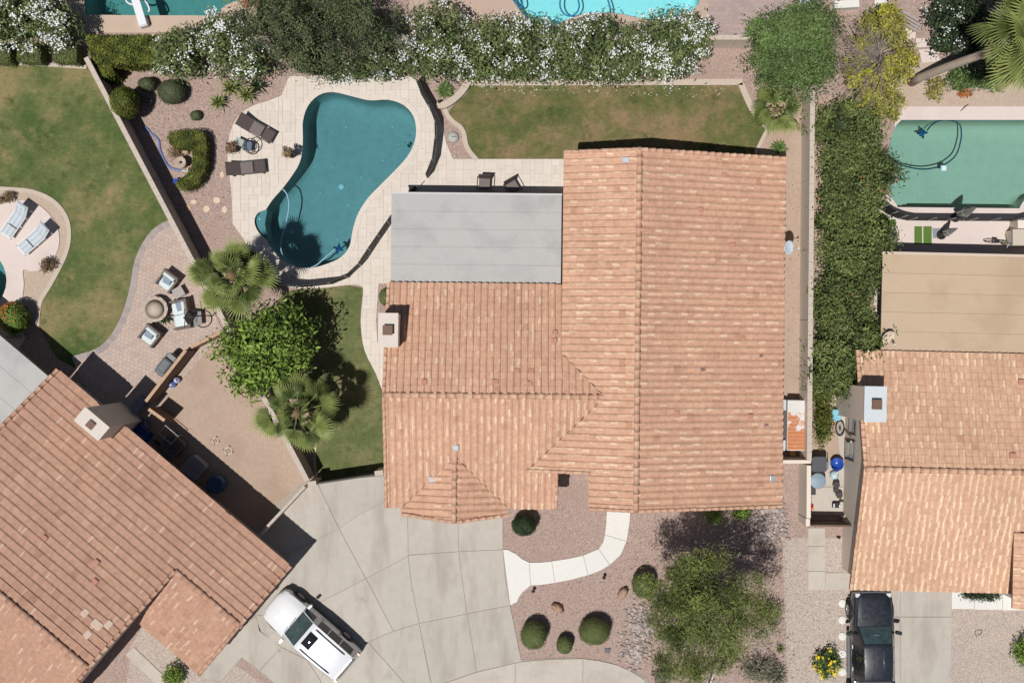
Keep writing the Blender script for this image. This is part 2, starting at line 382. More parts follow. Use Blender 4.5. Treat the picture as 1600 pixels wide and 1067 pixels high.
def basin(root, outline, depth, zt, m, m_tile):
    """pool shell: tile band at the water line, plaster wall with a rounded foot, floor"""
    n = len(outline); mb = MB(); rings = [(0.0, zt), (0.0, -0.24)]
    vs = [(x, y, z) for d, z in rings for x, y in outline]
    mb.add(vs, [(i, (i+1) % n, n+(i+1) % n, n+i) for i in range(n)]); mb.build('tile_band', m_tile, root)
    a = sum(outline[i][0]*outline[(i+1) % n][1] - outline[(i+1) % n][0]*outline[i][1] for i in range(n)); s = 1 if a > 0 else -1
    mb = MB(); ins = [outline, outline, offset_line(outline, 0.12*s, True), offset_line(outline, 0.3*s, True)]
    zs = [-0.24, -depth+0.25, -depth+0.07, -depth]
    vs = [(x, y, z) for p, z in zip(ins, zs) for x, y in p]
    mb.add(vs, [(k*n+i, k*n+(i+1) % n, (k+1)*n+(i+1) % n, (k+1)*n+i) for k in range(3) for i in range(n)], 0.5, True)
    mb.build('basin_wall', m, root)
    sheet('basin_floor', m, outline, (), -depth-0.004, parent=root)
def water(root, outline, m, z=-0.09): sheet('water', m, outline, (), z, parent=root)
M_plaster = mat('teal_plaster', col(196, 200, 194), 0.09, 0.35, 2.6, 0.7, tint=(0.6, 0.6, 0.6, 1))
M_plaster_s = mat('grey_plaster', col(176, 180, 176), 0.04, 1, 10, 0.7)
M_plaster_w = mat('white_plaster', col(240, 240, 238), 0.03, 0.4, 3, 0.7)
M_plaster_g = mat('green_plaster', col(216, 206, 186), 0.05, 0.3, 2, 0.7)
M_band = mat('water_line_tile', col(70, 96, 112), 0.2, 2, 30, 0.35, spec=0.5)
M_band2 = mat('pale_line_tile', col(120, 160, 180), 0.1, 2, 30, 0.35, spec=0.5)
M_white = mat('white_plastic', col(236, 238, 240), 0.02, 2, 20, 0.45, spec=0.4)
M_w_main = water_mat('deep_teal_water', (0.42, 0.70, 0.765, 1))
M_w_green = water_mat('green_water', (0.53, 0.77, 0.775, 1))
M_w_blue = water_mat('clear_blue_water', (0.50, 0.90, 0.985, 1))
M_w_left = water_mat('teal_water', (0.36, 0.70, 0.72, 1))

def fitting(root, px, py, z, r=0.045):
    mb = MB(); mb.lathe([(r, 0), (r, 0.02), (r*0.6, 0.03), (0.0, 0.03)], seg=8); o = mb.build('return_fitting', M_white, root); p = at(px, py); o.location = (p.x, p.y, z)
# main pool
pool = tag(bpy.data.objects.new('swimming_pool', None), 'kidney shaped teal swimming pool in the travertine deck', 'swimming pool', None, 'structure'); C.objects.link(pool)
basin(pool, W(POOLX), 1.7, 0.02, M_plaster, M_band)
sheet('bench', M_plaster_s, W([(638,228),(652,205),(660,230),(640,262),(618,268),(616,255),(620,236),(630,220)]), (), -0.75, parent=pool, thick=0.9)
sheet('shelf', M_plaster_s, W(SHELF + [(418,376),(413,350),(417,326)]), (), -0.13, parent=pool, thick=1.5)
water(pool, W(POOLX), M_w_main)
for x, y in ((534,190),(608,190),(593,243),(512,253),(492,295),(538,315),(519,370),(455,340),(465,384),(558,270),(405,342)): fitting(pool, x, y, -0.12 if x < 410 else -1.69)
for x, y in ((629,210),(622,222),(638,222),(626,238),(636,243),(620,230),(628,251),(632,234)): fitting(pool, x, y, -0.745, 0.03)
mb = MB(); mb.lathe([(0.15, 0), (0.15, 0.02), (0.12, 0.035), (0.0, 0.035)], seg=14); o = mb.build('drain_cover', M_white, pool); p = at(526, 285); o.location = (p.x, p.y, -1.69)
# other pools
def simple_pool(name, label, out, depth, mp, mw, band, fits=()):
    r = tag(bpy.data.objects.new(name, None), label, 'swimming pool', None, 'structure'); C.objects.link(r)
    basin(r, W(out), depth, 0.02, mp, band); water(r, W(out), mw)
    for x, y in fits: fitting(r, x, y, -depth+0.01)
    return r
simple_pool('swimming_pool', 'small round teal pool cut off by the left edge', POOL_L, 1.5, M_plaster, M_w_left, M_band)
simple_pool('swimming_pool', 'dark teal pool with diving board at top left', POOL_T, 1.8, M_plaster, M_w_left, M_band)
simple_pool('swimming_pool', 'bright light blue pool behind the oleander hedge', POOL_B, 1.3, M_plaster_w, M_w_blue, M_band2)
poolr = simple_pool('swimming_pool', 'pale green pool with curved corner steps behind the right house', POOL_R, 1.4, M_plaster_g, M_w_green, M_band2, ((1412,217),(1486,219),(1560,213),(1444,301),(1502,303),(1560,300)))
for k, (r_, z_) in enumerate(((46, -0.95), (36, -0.65), (25, -0.35))):       # curved corner steps
    pts = [(1380 + r_*1.02*math.cos(t), 322 - r_*1.15*math.sin(t)) for t in [math.pi*0.02+i*math.pi*0.5/9 for i in range(10)]]
    pts = [(max(x, 1381), y) for x, y in pts] + [(1381, 285), (1384, 304), (1398, 317), (1403, 325)]
    sheet('step', M_plaster_g, W(pts), (), z_, parent=poolr, thick=0.5)
for x, y in ((1397,307),(1412,302),(1396,297)): fitting(poolr, x, y, -0.33 if x < 1400 else -0.6, 0.05)

# ---------------------------------------------------------------- lawns and beds
LAWN_L_E = spline([(262,345),(240,358),(222,382),(210,410),(205,440),(198,470),(186,502),(170,528),(150,545),(112,557)], False, 4)
LAWN_L_W = spline([(60,512),(61,492),(66,470),(78,450),(95,420),(106,395),(110,370),(107,345),(97,325),(80,310),(58,300),(30,295),(-60,290)], False, 4)
sheet('lawn', M_lawn3, W([(-60,101),(0,102),(60,104),(140,106),(160,128),(262,335)] + LAWN_L_E + [(118,575),(90,560)] + LAWN_L_W), (), 0.02, 'large patchy lawn of the left neighbour with brown spots', 'lawn', thick=0.02)
sheet('lawn', M_lawn, W([(737,133),(1163,133),(1172,160),(1186,186),(1196,202),(1185,240),(1180,300),(880,300),(742,249)] + spline([(742,247),(730,228),(727,212),(716,199),(703,184),(703,172),(714,160),(728,148)], False, 4)), (), 0.02, 'back lawn with brown patches behind the main house', 'lawn', thick=0.02)
sheet('lawn', M_lawn2, W(spline([(440,456),(470,452),(505,450),(545,446)], False, 3) + spline([(567,450),(565,480),(564,510),(570,548),(588,583),(598,615)], False, 4) + [(610,620),(610,745),(497,760),(491,730),(492,700),(497,670),(470,560)]), (), 0.02, 'narrow green side lawn between palms and main house', 'lawn', thick=0.02)
sheet('dirt_yard', M_dirt, W([(352,518),(477,752),(405,836),(300,760),(200,690),(225,630),(290,548),(330,530)]), (), 0.012, 'bare tan dirt yard between left house and block wall', 'dirt yard')
sheet('dirt_strip', M_dirt, W([(1190,150),(1300,150),(1300,722),(1180,722),(1180,245)]), (), 0.010, 'bare dirt side yard strip beside the main house', 'dirt strip')
sheet('dirt_bed', M_sand, W([(1400,95),(1700,95),(1700,170),(1415,170),(1370,180),(1330,150)]), (), 0.012, 'brown dirt bed around the leaning palm', 'dirt bed')
sheet('dirt_bed', M_dirt, W([(1262,155),(1380,170),(1400,420),(1352,560),(1320,600),(1318,720),(1262,720)]), (), 0.008, 'dirt under the long side hedge', 'dirt bed')
sheet('gravel_bed', M_gravel2, W([(1222,840),(1700,840),(1700,1200),(1235,1200),(1228,1000)]), (), 0.008, 'pale gravel front yard of the right house', 'gravel bed')
sheet('sand_strip', M_sand, W([(62,512),(60,492),(66,470),(78,450),(95,420),(106,395),(110,370),(107,345),(97,325),(80,310),(58,300),(30,295),(-60,290),(-60,330),(0,330),(20,420),(30,480)][::-1]), (), 0.008, 'brown planting strip curving around the left sun deck', 'sand strip')
sheet('gravel_bed', M_gravel2, W([(180,1200),(205,1010),(240,945),(330,1010),(420,1075),(520,1200)]), (), 0.006, 'small gravel court by the left garage', 'gravel bed')

# ---------------------------------------------------------------- travertine pool deck: French pattern pavers
DECK = W(spline([(440,150),(420,158),(395,166),(375,180),(362,202),(356,232),(357,262),(361,290),(363,320),(364,350)], False, 3) + [(380,372),(400,410),(420,432),(446,447)] + spline([(446,447),(470,451),(505,450),(545,445),(567,449),(565,480),(564,510),(570,548),(588,585),(600,618)], False, 3) + [(612,618),(612,540),(590,535),(588,500),(590,470),(592,443),(614,443),(614,440),(884,440),(884,249),(742,249),(708,249),(697,222),(692,198),(680,170),(666,148),(656,126),(640,120),(452,120)])
deck = tag(sheet('pool_deck', M_grout, DECK, [HOLES[0]], 0.030, 'cream travertine paver deck around the kidney pool', 'pool deck'), None)
u = 0.205; x0, y0, x1, y1 = at(350, 455).x, at(350, 620).y, at(890, 100).x, at(890, 100).y
nx, ny = int((x1-x0)/u)+1, int((y1-y0)/u)+1; occ = np.zeros((nx+4, ny+4), bool); rects = []; ang = R(-0.6)
for j in range(ny):
    for i in range(nx):
        if occ[i, j]: continue
        ops = [(3,2),(2,3),(2,2),(3,2),(2,3),(2,2),(2,1),(1,2)]; rnd.shuffle(ops); ops.append((1,1))
        for a, b in ops:
            if not occ[i:i+a, j:j+b].any(): break
        occ[i:i+a, j:j+b] = True; g = 0.0045
        q = [(x0+i*u+g, y0+j*u+g), (x0+(i+a)*u-g, y0+j*u+g), (x0+(i+a)*u-g, y0+(j+b)*u-g), (x0+i*u+g, y0+(j+b)*u-g)]
        if any(inside(p, DECK) for p in q) and not all(inside(p, HOLES[0]) for p in q) and not all(p[0] > at(625,0).x and p[1] < at(0,305).y for p in q): rects.append(q)
tn = [min(1, max(0, rnd.gauss(0.4, 0.33))) for _ in rects]
pieces('paver', M_trav, rects, DECK, [W(POOLX)], 0.052, 0.03, deck, 300, 'pavers_beyond', tn)
cop = W(POOLX); a_ = sum(cop[i][0]*cop[(i+1) % len(cop)][1]-cop[(i+1) % len(cop)][0]*cop[i][1] for i in range(len(cop)))
sgn = -1 if a_ > 0 else 1; outer = offset_line(cop, 0.24*sgn, True); n = len(cop); innr = offset_line(cop, -0.02*sgn, True)
k0 = 0; step = 3                                     # coping stones round the pool rim
for k in range(0, n, step):
    ids = [(k+j) % n for j in range(min(step, n-k)+1)]
    poly = [innr[i] for i in ids] + [outer[i] for i in ids[::-1]]
    c = sum((Vector(q) for q in poly), Vector((0, 0)))/len(poly); poly = [tuple(Vector(q)-(Vector(q)-c)*0.012-c) for q in poly]
    mb = MB(); mb.prism(poly, 0.0, 0.072+rnd.uniform(0, .003), rnd.random()*0.5); o = mb.build('coping_stone', M_trav, pool); o.location = (c.x, c.y, 0)

# ---------------------------------------------------------------- neighbours' decks
DECK_L = W([(-80,325)] + spline([(0,321),(20,316),(40,313),(60,320),(80,338),(91,358),(93,382),(84,405),(68,420),(50,424),(37,422),(38,445),(35,470)], False, 4) + [(28,500),(40,530),(20,560),(-80,560)])
sheet('sun_deck', M_cool, DECK_L, [HOLES[1]], 0.06, 'pinkish white sun deck of the left neighbour', 'sun deck', thick=0.06)
sheet('sun_deck', M_sand and mat('tan_deck', col(206, 184, 164), 0.04, 0.6, 8, 0.85, stain=col(186, 162, 142), stain_amt=0.4), W([(100,-80),(420,-80),(420,40),(250,52),(100,52)]), [HOLES[2]], 0.05, 'tan pool deck at the top left beside the diving board', 'sun deck', thick=0.05)
sheet('sun_deck', mat('pink_deck', col(196, 172, 156), 0.05, 0.6, 8, 0.85), W([(640,-90),(1120,-90),(1102,58),(640,58)]), [HOLES[3]], 0.05, 'pinkish deck around the bright blue pool', 'sun deck', thick=0.05)
DECK_R = W([(1352,330),(1385,275),(1398,190),(1412,167),(1720,167),(1720,540),(1372,540)])
sheet('sun_deck', M_cool, DECK_R, [HOLES[4]], 0.06, 'pale pink pool deck behind the right house', 'sun deck', thick=0.06)
# brick-like paver terrace at the top
r_ = sheet('paver_terrace', M_joint, W([(1102,-60),(1290,-60),(1290,60),(1102,60)]), (), 0.034, 'mauve paver terrace beside the bright blue pool', 'terrace')
pv = []; p0 = at(1104, 58); k = 0
for j in range(18):
    for i in range(20):
        x, y = p0.x+i*0.30+(0.15 if j % 2 else 0), p0.y+j*0.205
        pv.append([(x+.008, y+.008), (x+.292, y+.008), (x+.292, y+.197), (x+.008, y+.197)])
pieces('paver', mat('mauve_paver', col(186, 164, 158), 0.07, 1, 14, 0.85, tint=(0.84, 0.84, 0.86, 1)), pv, W([(1104,-58),(1288,-58),(1288,58),(1104,58)]), [], 0.05, 0.02, r_, 250)
# left patio of small pavers with a soldier course
PAT = W([(266,343)] + LAWN_L_E[1:] + [(112,557),(150,640),(225,660),(350,520)])
r_ = sheet('paver_patio', mat('paver_sand', col(168, 150, 138), .08, 1, 20, .9), PAT, (), 0.028, 'curved paver patio of the left neighbour', 'patio')
edge = W(LAWN_L_E); edgi = offset_line(edge, 0.30)
if not inside(edgi[len(edgi)//2], PAT): edgi = offset_line(edge, -0.30)
pv = []; cx, cy = at(230, 500).x, at(230, 500).y; ca, sa = math.cos(R(32)), math.sin(R(32))
for j in range(-44, 44):
    for i in range(-30, 30):
        x, y = i*0.24+(0.12 if j % 2 else 0), j*0.16; g = .004
        q = [(cx+a*ca-b*sa, cy+a*sa+b*ca) for a, b in ((x+g, y+g), (x+.24-g, y+g), (x+.24-g, y+.16-g), (x+g, y+.16-g))]
        if any(inside(p, PAT) for p in q): pv.append(q)
pieces('paver', M_paver, pv, PAT, [], 0.044, 0.02, r_, 280, 'pavers_beyond')
mb = MB()
for k in range(len(edge)-1):
    a, b, c, d = Vector(edge[k]), Vector(edge[k+1]), Vector(edgi[k+1]), Vector(edgi[k]); m_ = max(1, int((b-a).length/0.16))
    for t in range(m_):
        f0, f1 = (t+.06)/m_, (t+.94)/m_
        q = [a.lerp(b, f0), a.lerp(b, f1), d.lerp(c, f1), d.lerp(c, f0)]
        o = MB(); cc = (q[0]+q[2])/2; o.prism([tuple(v-cc) for v in q], 0.02, 0.056, rnd.random()); ob = o.build('border_paver', M_paver2, r_); ob.location = (cc.x, cc.y, 0)

# ---------------------------------------------------------------- driveway and walks: separate slabs with joints
drive = sheet('driveway', M_joint, W([(375,838),(475,752),(497,752),(604,744),(604,780),(786,780),(786,858),(797,945),(812,1030),(900,1027),(970,1040),(1012,1060),(1030,1200),(560,1200),(440,1078),(405,1048),(378,1027),(345,1066),(312,1058),(372,985),(402,955),(450,890)]), (), 0.020, 'wide fan shaped concrete driveway shared by two garages', 'driveway')
SL = [[(485,752),(495,752),(530,825),(490,845),(440,868),(405,838)],
      [(495,752),(604,742),(604,782),(560,804),(530,825)],
      [(604,782),(604,772),(622,772),(637,780),(638,868),(572,903),(530,825),(560,804)],
      [(440,868),(490,845),(530,825),(572,903),(500,940),(452,965),(400,960),(395,890)],
      [(572,903),(638,868),(642,905),(655,973),(615,985)],
      [(452,965),(500,940),(572,903),(615,985),(575,1002),(520,1030),(500,1060),(480,1030)],
      [(575,1002),(615,985),(655,973),(664,1020),(675,1075),(640,1075)],
      [(520,1030),(575,1002),(640,1075),(640,1200),(565,1200),(518,1115),(500,1060)],
      [(637,780),(715,780),(717,861),(638,866)],
      [(715,780),(786,780),(786,858),(717,861)],
      [(638,867),(717,861),(723,910),(730,958),(655,973),(643,910)],
      [(717,861),(786,858),(789,900),(797,945),(730,958),(723,910)],
      [(655,973),(730,958),(745,1048),(676,1072),(665,1020)],
      [(730,958),(797,945),(815,1033),(745,1048)],
      [(312,1058),(372,985),(400,962),(408,985),(440,1010),(405,1046),(378,1026),(345,1064)],
      [(400,960),(452,965),(480,1030),(440,1010),(405,985)],
      [(407,1047),(440,1010),(480,1030),(500,1060),(516,1120),(440,1076)]]
ns = len(SL)
for k, s in enumerate(SL):
    s = shrink(W(s), 0.012); c = sum((Vector(q) for q in s), Vector((0, 0)))/len(s)
    mb = MB(); mb.prism([tuple(Vector(q)-c) for q in s], 0.0, 0.05, rnd.uniform(0, 1) if 8 > k else rnd.uniform(0.5, 1.4)); o = mb.build('slab', M_conc, drive); o.location = (c.x, c.y, 0)
APR = [[(676,1073),(745,1049),(805,1035),(806,1200),(690,1200)], [(805,1035),(815,1033),(860,1029),(911,1028),(908,1200),(806,1200)], [(911,1028),(935,1031),(965,1038),(990,1050),(1008,1062),(1030,1200),(908,1200)]]
walk0 = sheet('pavement', M_joint, W([(676,1075),(745,1050),(815,1034),(911,1029),(965,1039),(1008,1063),(1030,1200),(690,1200)]), (), 0.024, 'curved concrete pavement along the bottom edge', 'pavement')
for s in APR:
    s = shrink(W(s), 0.014); c = sum((Vector(q) for q in s), Vector((0, 0)))/len(s)
    mb = MB(); mb.prism([tuple(Vector(q)-c) for q in s], 0.0, 0.056, rnd.random()); o = mb.build('slab', M_conc3, walk0); o.location = (c.x, c.y, 0)
inn = spline([(793,858),(807,865),(815,872),(827,878),(845,878),(862,876),(888,872),(911,867),(925,861),(935,857),(942,847),(945,835),(947,815),(948,796)], False, 1)
out = spline([(808,940),(811,932),(817,924),(829,914),(848,913),(867,910),(893,905),(919,898),(938,891),(953,882),(970,866),(979,845),(984,815),(985,796)], False, 1)
walk = sheet('walkway', M_joint, W(inn + out[::-1] + [(797,945),(786,858)]), (), 0.020, 'pale curved concrete walkway to the front door', 'walkway')
cuts = [0, 3, 5, 7, 9, 11, 13]
for k, (a, b) in enumerate(zip(cuts, cuts[1:])):
    s = inn[a:b+1] + out[a:b+1][::-1]
    if k == 0: s = [(786,858)] + s + [(797,945)]
    s = shrink(W(s), 0.010); c = sum((Vector(q) for q in s), Vector((0, 0)))/len(s)
    mb = MB(); mb.prism([tuple(Vector(q)-c) for q in s], 0.0, 0.055, rnd.random()); o = mb.build('slab', M_conc2, walk); o.location = (c.x, c.y, 0)
def slabs(name, label, cat, polys, m, z=0.05, gap=0.012):
    h = [p for s in polys for p in W(s)]; rt = thing(name, label, cat, kind='structure'); bed = MB()
    for s in polys:
        s = W(s); c = sum((Vector(q) for q in s), Vector((0, 0)))/len(s); bed.prism([tuple(q) for q in s], 0.0, z-0.03)
        s2 = shrink(s, gap); mb = MB(); mb.prism([tuple(Vector(q)-c) for q in s2], 0.004, z, rnd.random()); o = mb.build('slab', m, rt); o.location = (c.x, c.y, 0)
    return rt
slabs('garden_path', 'grey slab path along the right house beside its gate', 'path', [[(1262,824),(1289,824),(1289,853),(1262,853)], [(1262,853),(1289,853),(1289,892),(1262,892)], [(1262,892),(1289,892),(1289,921),(1262,921)], [(1289,894),(1326,894),(1326,921),(1289,921)]], M_conc3)
slabs('courtyard', 'concrete side court of the right house with stored things', 'court', [[(1268,716),(1340,716),(1340,760),(1268,760)], [(1268,760),(1340,760),(1340,804),(1268,804)], [(1300,600),(1345,600),(1345,716),(1312,716)]], M_conc3)
slabs('driveway', 'two lane concrete driveway under the black pickup', 'driveway', [[(1328,905),(1406,905),(1406,963),(1328,963)], [(1406,905),(1486,905),(1486,963),(1406,963)], [(1328,963),(1406,963),(1406,1200),(1328,1200)], [(1406,963),(1486,963),(1486,1200),(1406,1200)]], M_conc)
slabs('entry_path', 'pale slab walk under the right house eave', 'path', [[(1486,915),(1522,915),(1522,951),(1486,951)], [(1522,915),(1566,915),(1566,952),(1522,952)], [(1566,915),(1640,915),(1640,953),(1566,953)]], M_conc2)
slabs('garden_path', 'concrete strip beside the left garage court', 'path', [[(196,1022),(210,1010),(262,1060),(248,1072)], [(248,1072),(262,1060),(300,1097),(285,1112)]], M_conc3)

# kerbs
strip('kerb', M_curb, W(spline([(-60,292),(30,297),(58,302),(80,312),(96,327),(106,346),(108.5,370),(104,394),(93,419),(77,448),(64,470),(60,492),(59,511)], False, 4)), -0.10, 0.10, 0.0, 0.07, None, 'curved concrete kerb round the left neighbour lawn', 'kerb')
strip('kerb', M_curb, W([(-60,97.5),(0,98),(60,100),(136,105)]), -0.12, 0.06, 0.0, 0.09, None, 'straight kerb along the top of the left lawn', 'kerb')
strip('kerb', M_curb, W(spline([(733,129),(722,145),(708,158),(694,166),(683,166)], False, 4)), -0.16, 0.16, 0.0, 0.32, None, 'low curved tan retaining kerb by the small palm', 'kerb')
strip('kerb', M_curb, W(spline([(694,167),(699,180),(707,190),(719,199),(725,210),(728,226),(735,239),(745,250)], False, 4)), -0.11, 0.11, 0.0, 0.06, None, 'thin wavy lawn kerb beside the round lid', 'kerb')
strip('kerb', M_curb, W([(731,130),(900,129.5),(1160,129)]), -0.15, 0.15, 0.0, 0.10, None, 'straight pale kerb along the oleander hedge', 'kerb')
strip('kerb', M_curb, W(spline([(1157,131),(1165,150),(1175,171),(1187,187),(1199,199)], False, 4)), -0.15, 0.15, 0.0, 0.10, None, 'curved pale kerb at the right end of the back lawn', 'kerb')
strip('kerb', M_curb, W([(1200,200),(1191,217),(1180,240)]), -0.08, 0.08, 0.0, 0.08, None, 'short kerb running under the main roof corner', 'kerb')
strip('kerb', M_curb, W(spline([(497,672),(493,700),(492,725),(497,752)], False, 4)), -0.05, 0.05, 0.0, 0.06, None, 'thin kerb at the lower corner of the side lawn', 'kerb')
# ---------------------------------------------------------------- roofs of separate clay tiles
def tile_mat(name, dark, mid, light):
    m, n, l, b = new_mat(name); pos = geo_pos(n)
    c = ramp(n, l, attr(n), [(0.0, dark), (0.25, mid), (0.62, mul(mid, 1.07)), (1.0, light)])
    c = mixc(n, l, 1.0, c, ramp(n, l, noise(n, l, pos, 5.5, 3, 0.6), [(0.35, (0.90, 0.89, 0.88)), (0.62, (1.08, 1.09, 1.10))]), 'MULTIPLY')
    c = mixc(n, l, 1.0, c, ramp(n, l, noise(n, l, pos, 0.4, 4, 0.6), [(0.3, (0.93, 0.92, 0.91)), (0.7, (1.06, 1.06, 1.06))]), 'MULTIPLY')
    c = mixc(n, l, ramp(n, l, noise(n, l, pos, 2.3, 5, 0.7), [(0.66, (0, 0, 0)), (0.8, (0.3,) * 3)]), c, col(150, 112, 94))
    l.new(c, b.inputs['Base Color']); b.inputs['Roughness'].default_value = 0.8; b.inputs['Specular IOR Level'].default_value = 0.25
    bp = n.new('ShaderNodeBump'); bp.inputs['Strength'].default_value = 0.25; bp.inputs['Distance'].default_value = 0.01
    l.new(noise(n, l, pos, 40, 3, 0.7), bp.inputs['Height']); l.new(bp.outputs[0], b.inputs['Normal']); MATS[name] = m; return m
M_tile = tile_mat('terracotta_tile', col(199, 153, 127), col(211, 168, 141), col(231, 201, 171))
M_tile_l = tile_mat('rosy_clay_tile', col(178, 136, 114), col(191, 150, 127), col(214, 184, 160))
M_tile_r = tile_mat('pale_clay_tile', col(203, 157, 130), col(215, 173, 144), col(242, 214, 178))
M_under = mat('roof_edge', col(160, 112, 88), 0.08, 1, 10, 0.9)
M_fascia = mat('fascia_paint', col(176, 142, 120), 0.04, 1, 10, 0.8)
M_brick_red = mat('odd_red_tile', col(204, 150, 128), 0.05, 2, 10, 0.8)

def tile_geo(w, L, amp, thick=0.02, lap=0.06):
    us = [0.0, 0.07, 0.20, 0.40, 0.60, 0.75, 0.84, 1.0]; hs = [0.05, 0.62, 0.95, 1.0, 0.90, 0.42, 0.0, 0.0]
    k = len(us); lo = [(u * w, -0.02, h * amp + thick) for u, h in zip(us, hs)]; hi = [(u * w, L + lap, h * amp + 0.004) for u, h in zip(us, hs)]
    fr = [(u * w, -0.02, h * amp) for u, h in zip(us, hs)]
    v = np.array(lo + hi + fr + lo); f = [(i, i + 1, k + i + 1, k + i) for i in range(k - 1)] + [(2 * k + i, 2 * k + i + 1, 3 * k + i + 1, 3 * k + i) for i in range(k - 1)]
    return v, f
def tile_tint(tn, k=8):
    """some tiles carry a pale streak painted as sunlight on one barrel flank"""
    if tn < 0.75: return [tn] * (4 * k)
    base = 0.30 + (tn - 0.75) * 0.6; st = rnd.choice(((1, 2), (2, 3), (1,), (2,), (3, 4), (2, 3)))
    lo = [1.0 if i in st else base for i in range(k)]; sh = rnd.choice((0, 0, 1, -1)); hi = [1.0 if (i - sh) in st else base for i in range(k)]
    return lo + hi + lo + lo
class Roof:
    def __init__(s, house, m, w=0.30, L=0.335, amp=0.06, thick=0.02, under=None):
        s.h = house; s.m = m; s.w = w; s.L = L; s.geo = tile_geo(w, L, amp, thick); s.cand = []; s.stuff = MB(); s.under = MB(); s.under_m = under or M_under
        s.caps = []
    def plane(s, polys, zf, down, deck=True, light=0.18, origin=None):
        a, b, c = zf; Z = lambda x, y: a * x + b * y + c
        sl = math.hypot(a, b); dn = Vector((down[0], down[1], 0)).normalized()
        U = Vector((-dn.y, dn.x, 0)); V = (-dn + Vector((0, 0, sl))).normalized(); N = U.cross(V)
        if N.z < 0: U = -U; N = U.cross(V)
        allp = [Vector((x, y, Z(x, y))) for p in polys for x, y in p]
        lo = min(allp, key=lambda q: q.dot(V)); O = Vector(lo) if origin is None else Vector(origin)
        v, f = s.geo
        for p in polys:
            P3 = [Vector((x, y, Z(x, y))) for x, y in p]; n = len(p)
            ar = sum(p[i][0] * p[(i + 1) % n][1] - p[(i + 1) % n][0] * p[i][1] for i in range(n)); sg = 1 if ar > 0 else -1
            if deck:
                o = len(s.under.v); s.under.add([(q.x, q.y, q.z - 0.012) for q in P3] + [(q.x, q.y, q.z - 0.16) for q in P3], [tuple(range(n)), tuple(range(n, 2 * n))[::-1]] + [(i, n + i, n + (i + 1) % n, (i + 1) % n) for i in range(n)])
            us = [(q - O).dot(U) for q in P3]; vs_ = [(q - O).dot(V) for q in P3]
            bm = bmesh.new(); lay = bm.verts.layers.float.new('tint'); any_ = False
            def dist(x, y):
                return min(sg * ((p[(i + 1) % n][0] - p[i][0]) * (y - p[i][1]) - (p[(i + 1) % n][1] - p[i][1]) * (x - p[i][0])) / math.hypot(p[(i + 1) % n][0] - p[i][0], p[(i + 1) % n][1] - p[i][1]) for i in range(n))
            for j in range(math.floor(min(vs_) / s.L) - 1, math.ceil(max(vs_) / s.L) + 1):
                for i in range(math.floor(min(us) / s.w) - 1, math.ceil(max(us) / s.w) + 1):
                    cs = [O + U * ((i + du) * s.w) + V * ((j + dv) * s.L) for du in (0, 1) for dv in (0, 1)]
                    ds = [dist(q.x, q.y) for q in cs]; ce = (cs[0] + cs[3]) / 2
                    if max(ds) < 0 and dist(ce.x, ce.y) < 0 and min(ds) < -0.28 and max(ds) < -0.05: continue
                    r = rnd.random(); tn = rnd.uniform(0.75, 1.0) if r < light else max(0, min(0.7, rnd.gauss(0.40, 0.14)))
                    jit = Matrix.Translation(N * rnd.uniform(-0.004, 0.006)) @ Matrix.Translation(cs[0]) @ Matrix(((U.x, V.x, N.x, 0), (U.y, V.y, N.y, 0), (U.z, V.z, N.z, 0), (0, 0, 0, 1))) @ Matrix.Rotation(rnd.uniform(-0.012, 0.012), 4, 'Z')
                    if min(ds) >= -0.02: s.cand.append((ce.z, jit, tn)); continue
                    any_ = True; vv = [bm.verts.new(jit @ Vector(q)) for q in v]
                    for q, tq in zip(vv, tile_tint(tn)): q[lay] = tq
                    for fc in f: bm.faces.new([vv[k] for k in fc])
            if any_:
                for i in range(n):
                    e = Vector((p[(i + 1) % n][0] - p[i][0], p[(i + 1) % n][1] - p[i][1], 0)); no = Vector((e.y, -e.x, 0)) * sg
                    bmesh.ops.bisect_plane(bm, geom=bm.verts[:] + bm.edges[:] + bm.faces[:], plane_co=(p[i][0] + no.normalized().x * 0.012, p[i][1] + no.normalized().y * 0.012, 0), plane_no=no, clear_outer=True, dist=1e-5)
                bm.verts.index_update(); o = len(s.stuff.v)
                s.stuff.v += [q.co.copy() for q in bm.verts]; s.stuff.t += [q[lay] for q in bm.verts]
                s.stuff.f += [[o + q.index for q in fc.verts] for fc in bm.faces]; s.stuff.sm += [True] * len(bm.faces)
            bm.free()
    def cap_line(s, p0, p1, r=0.11, step=0.36, drop=0.0):
        p0, p1 = Vector(p0), Vector(p1); n = max(1, round((p1 - p0).length / step)); d = (p1 - p0) / n
        for k in range(n): s.caps.append((p0 + d * k, d, r))
    def finish(s, n_tiles=300):
        rf = s.under.build('roof', s.under_m, s.h)
        s.cand.sort(key=lambda c: -c[0]); v, f = s.geo; var = []
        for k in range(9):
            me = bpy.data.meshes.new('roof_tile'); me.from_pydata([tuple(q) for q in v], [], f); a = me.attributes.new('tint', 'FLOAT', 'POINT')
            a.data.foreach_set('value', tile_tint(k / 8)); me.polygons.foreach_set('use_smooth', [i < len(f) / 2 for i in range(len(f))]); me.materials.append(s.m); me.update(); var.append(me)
        for z, M, tn in s.cand[:n_tiles]:
            o = link_mesh('roof_tile', var[min(8, round(tn * 8))], rf); o.matrix_local = M
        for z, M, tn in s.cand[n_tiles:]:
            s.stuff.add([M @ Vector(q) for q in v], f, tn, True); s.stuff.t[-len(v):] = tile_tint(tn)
        if s.stuff.v: s.stuff.build('tiles_beyond', s.m, rf, 'stuff')
        cm = {}
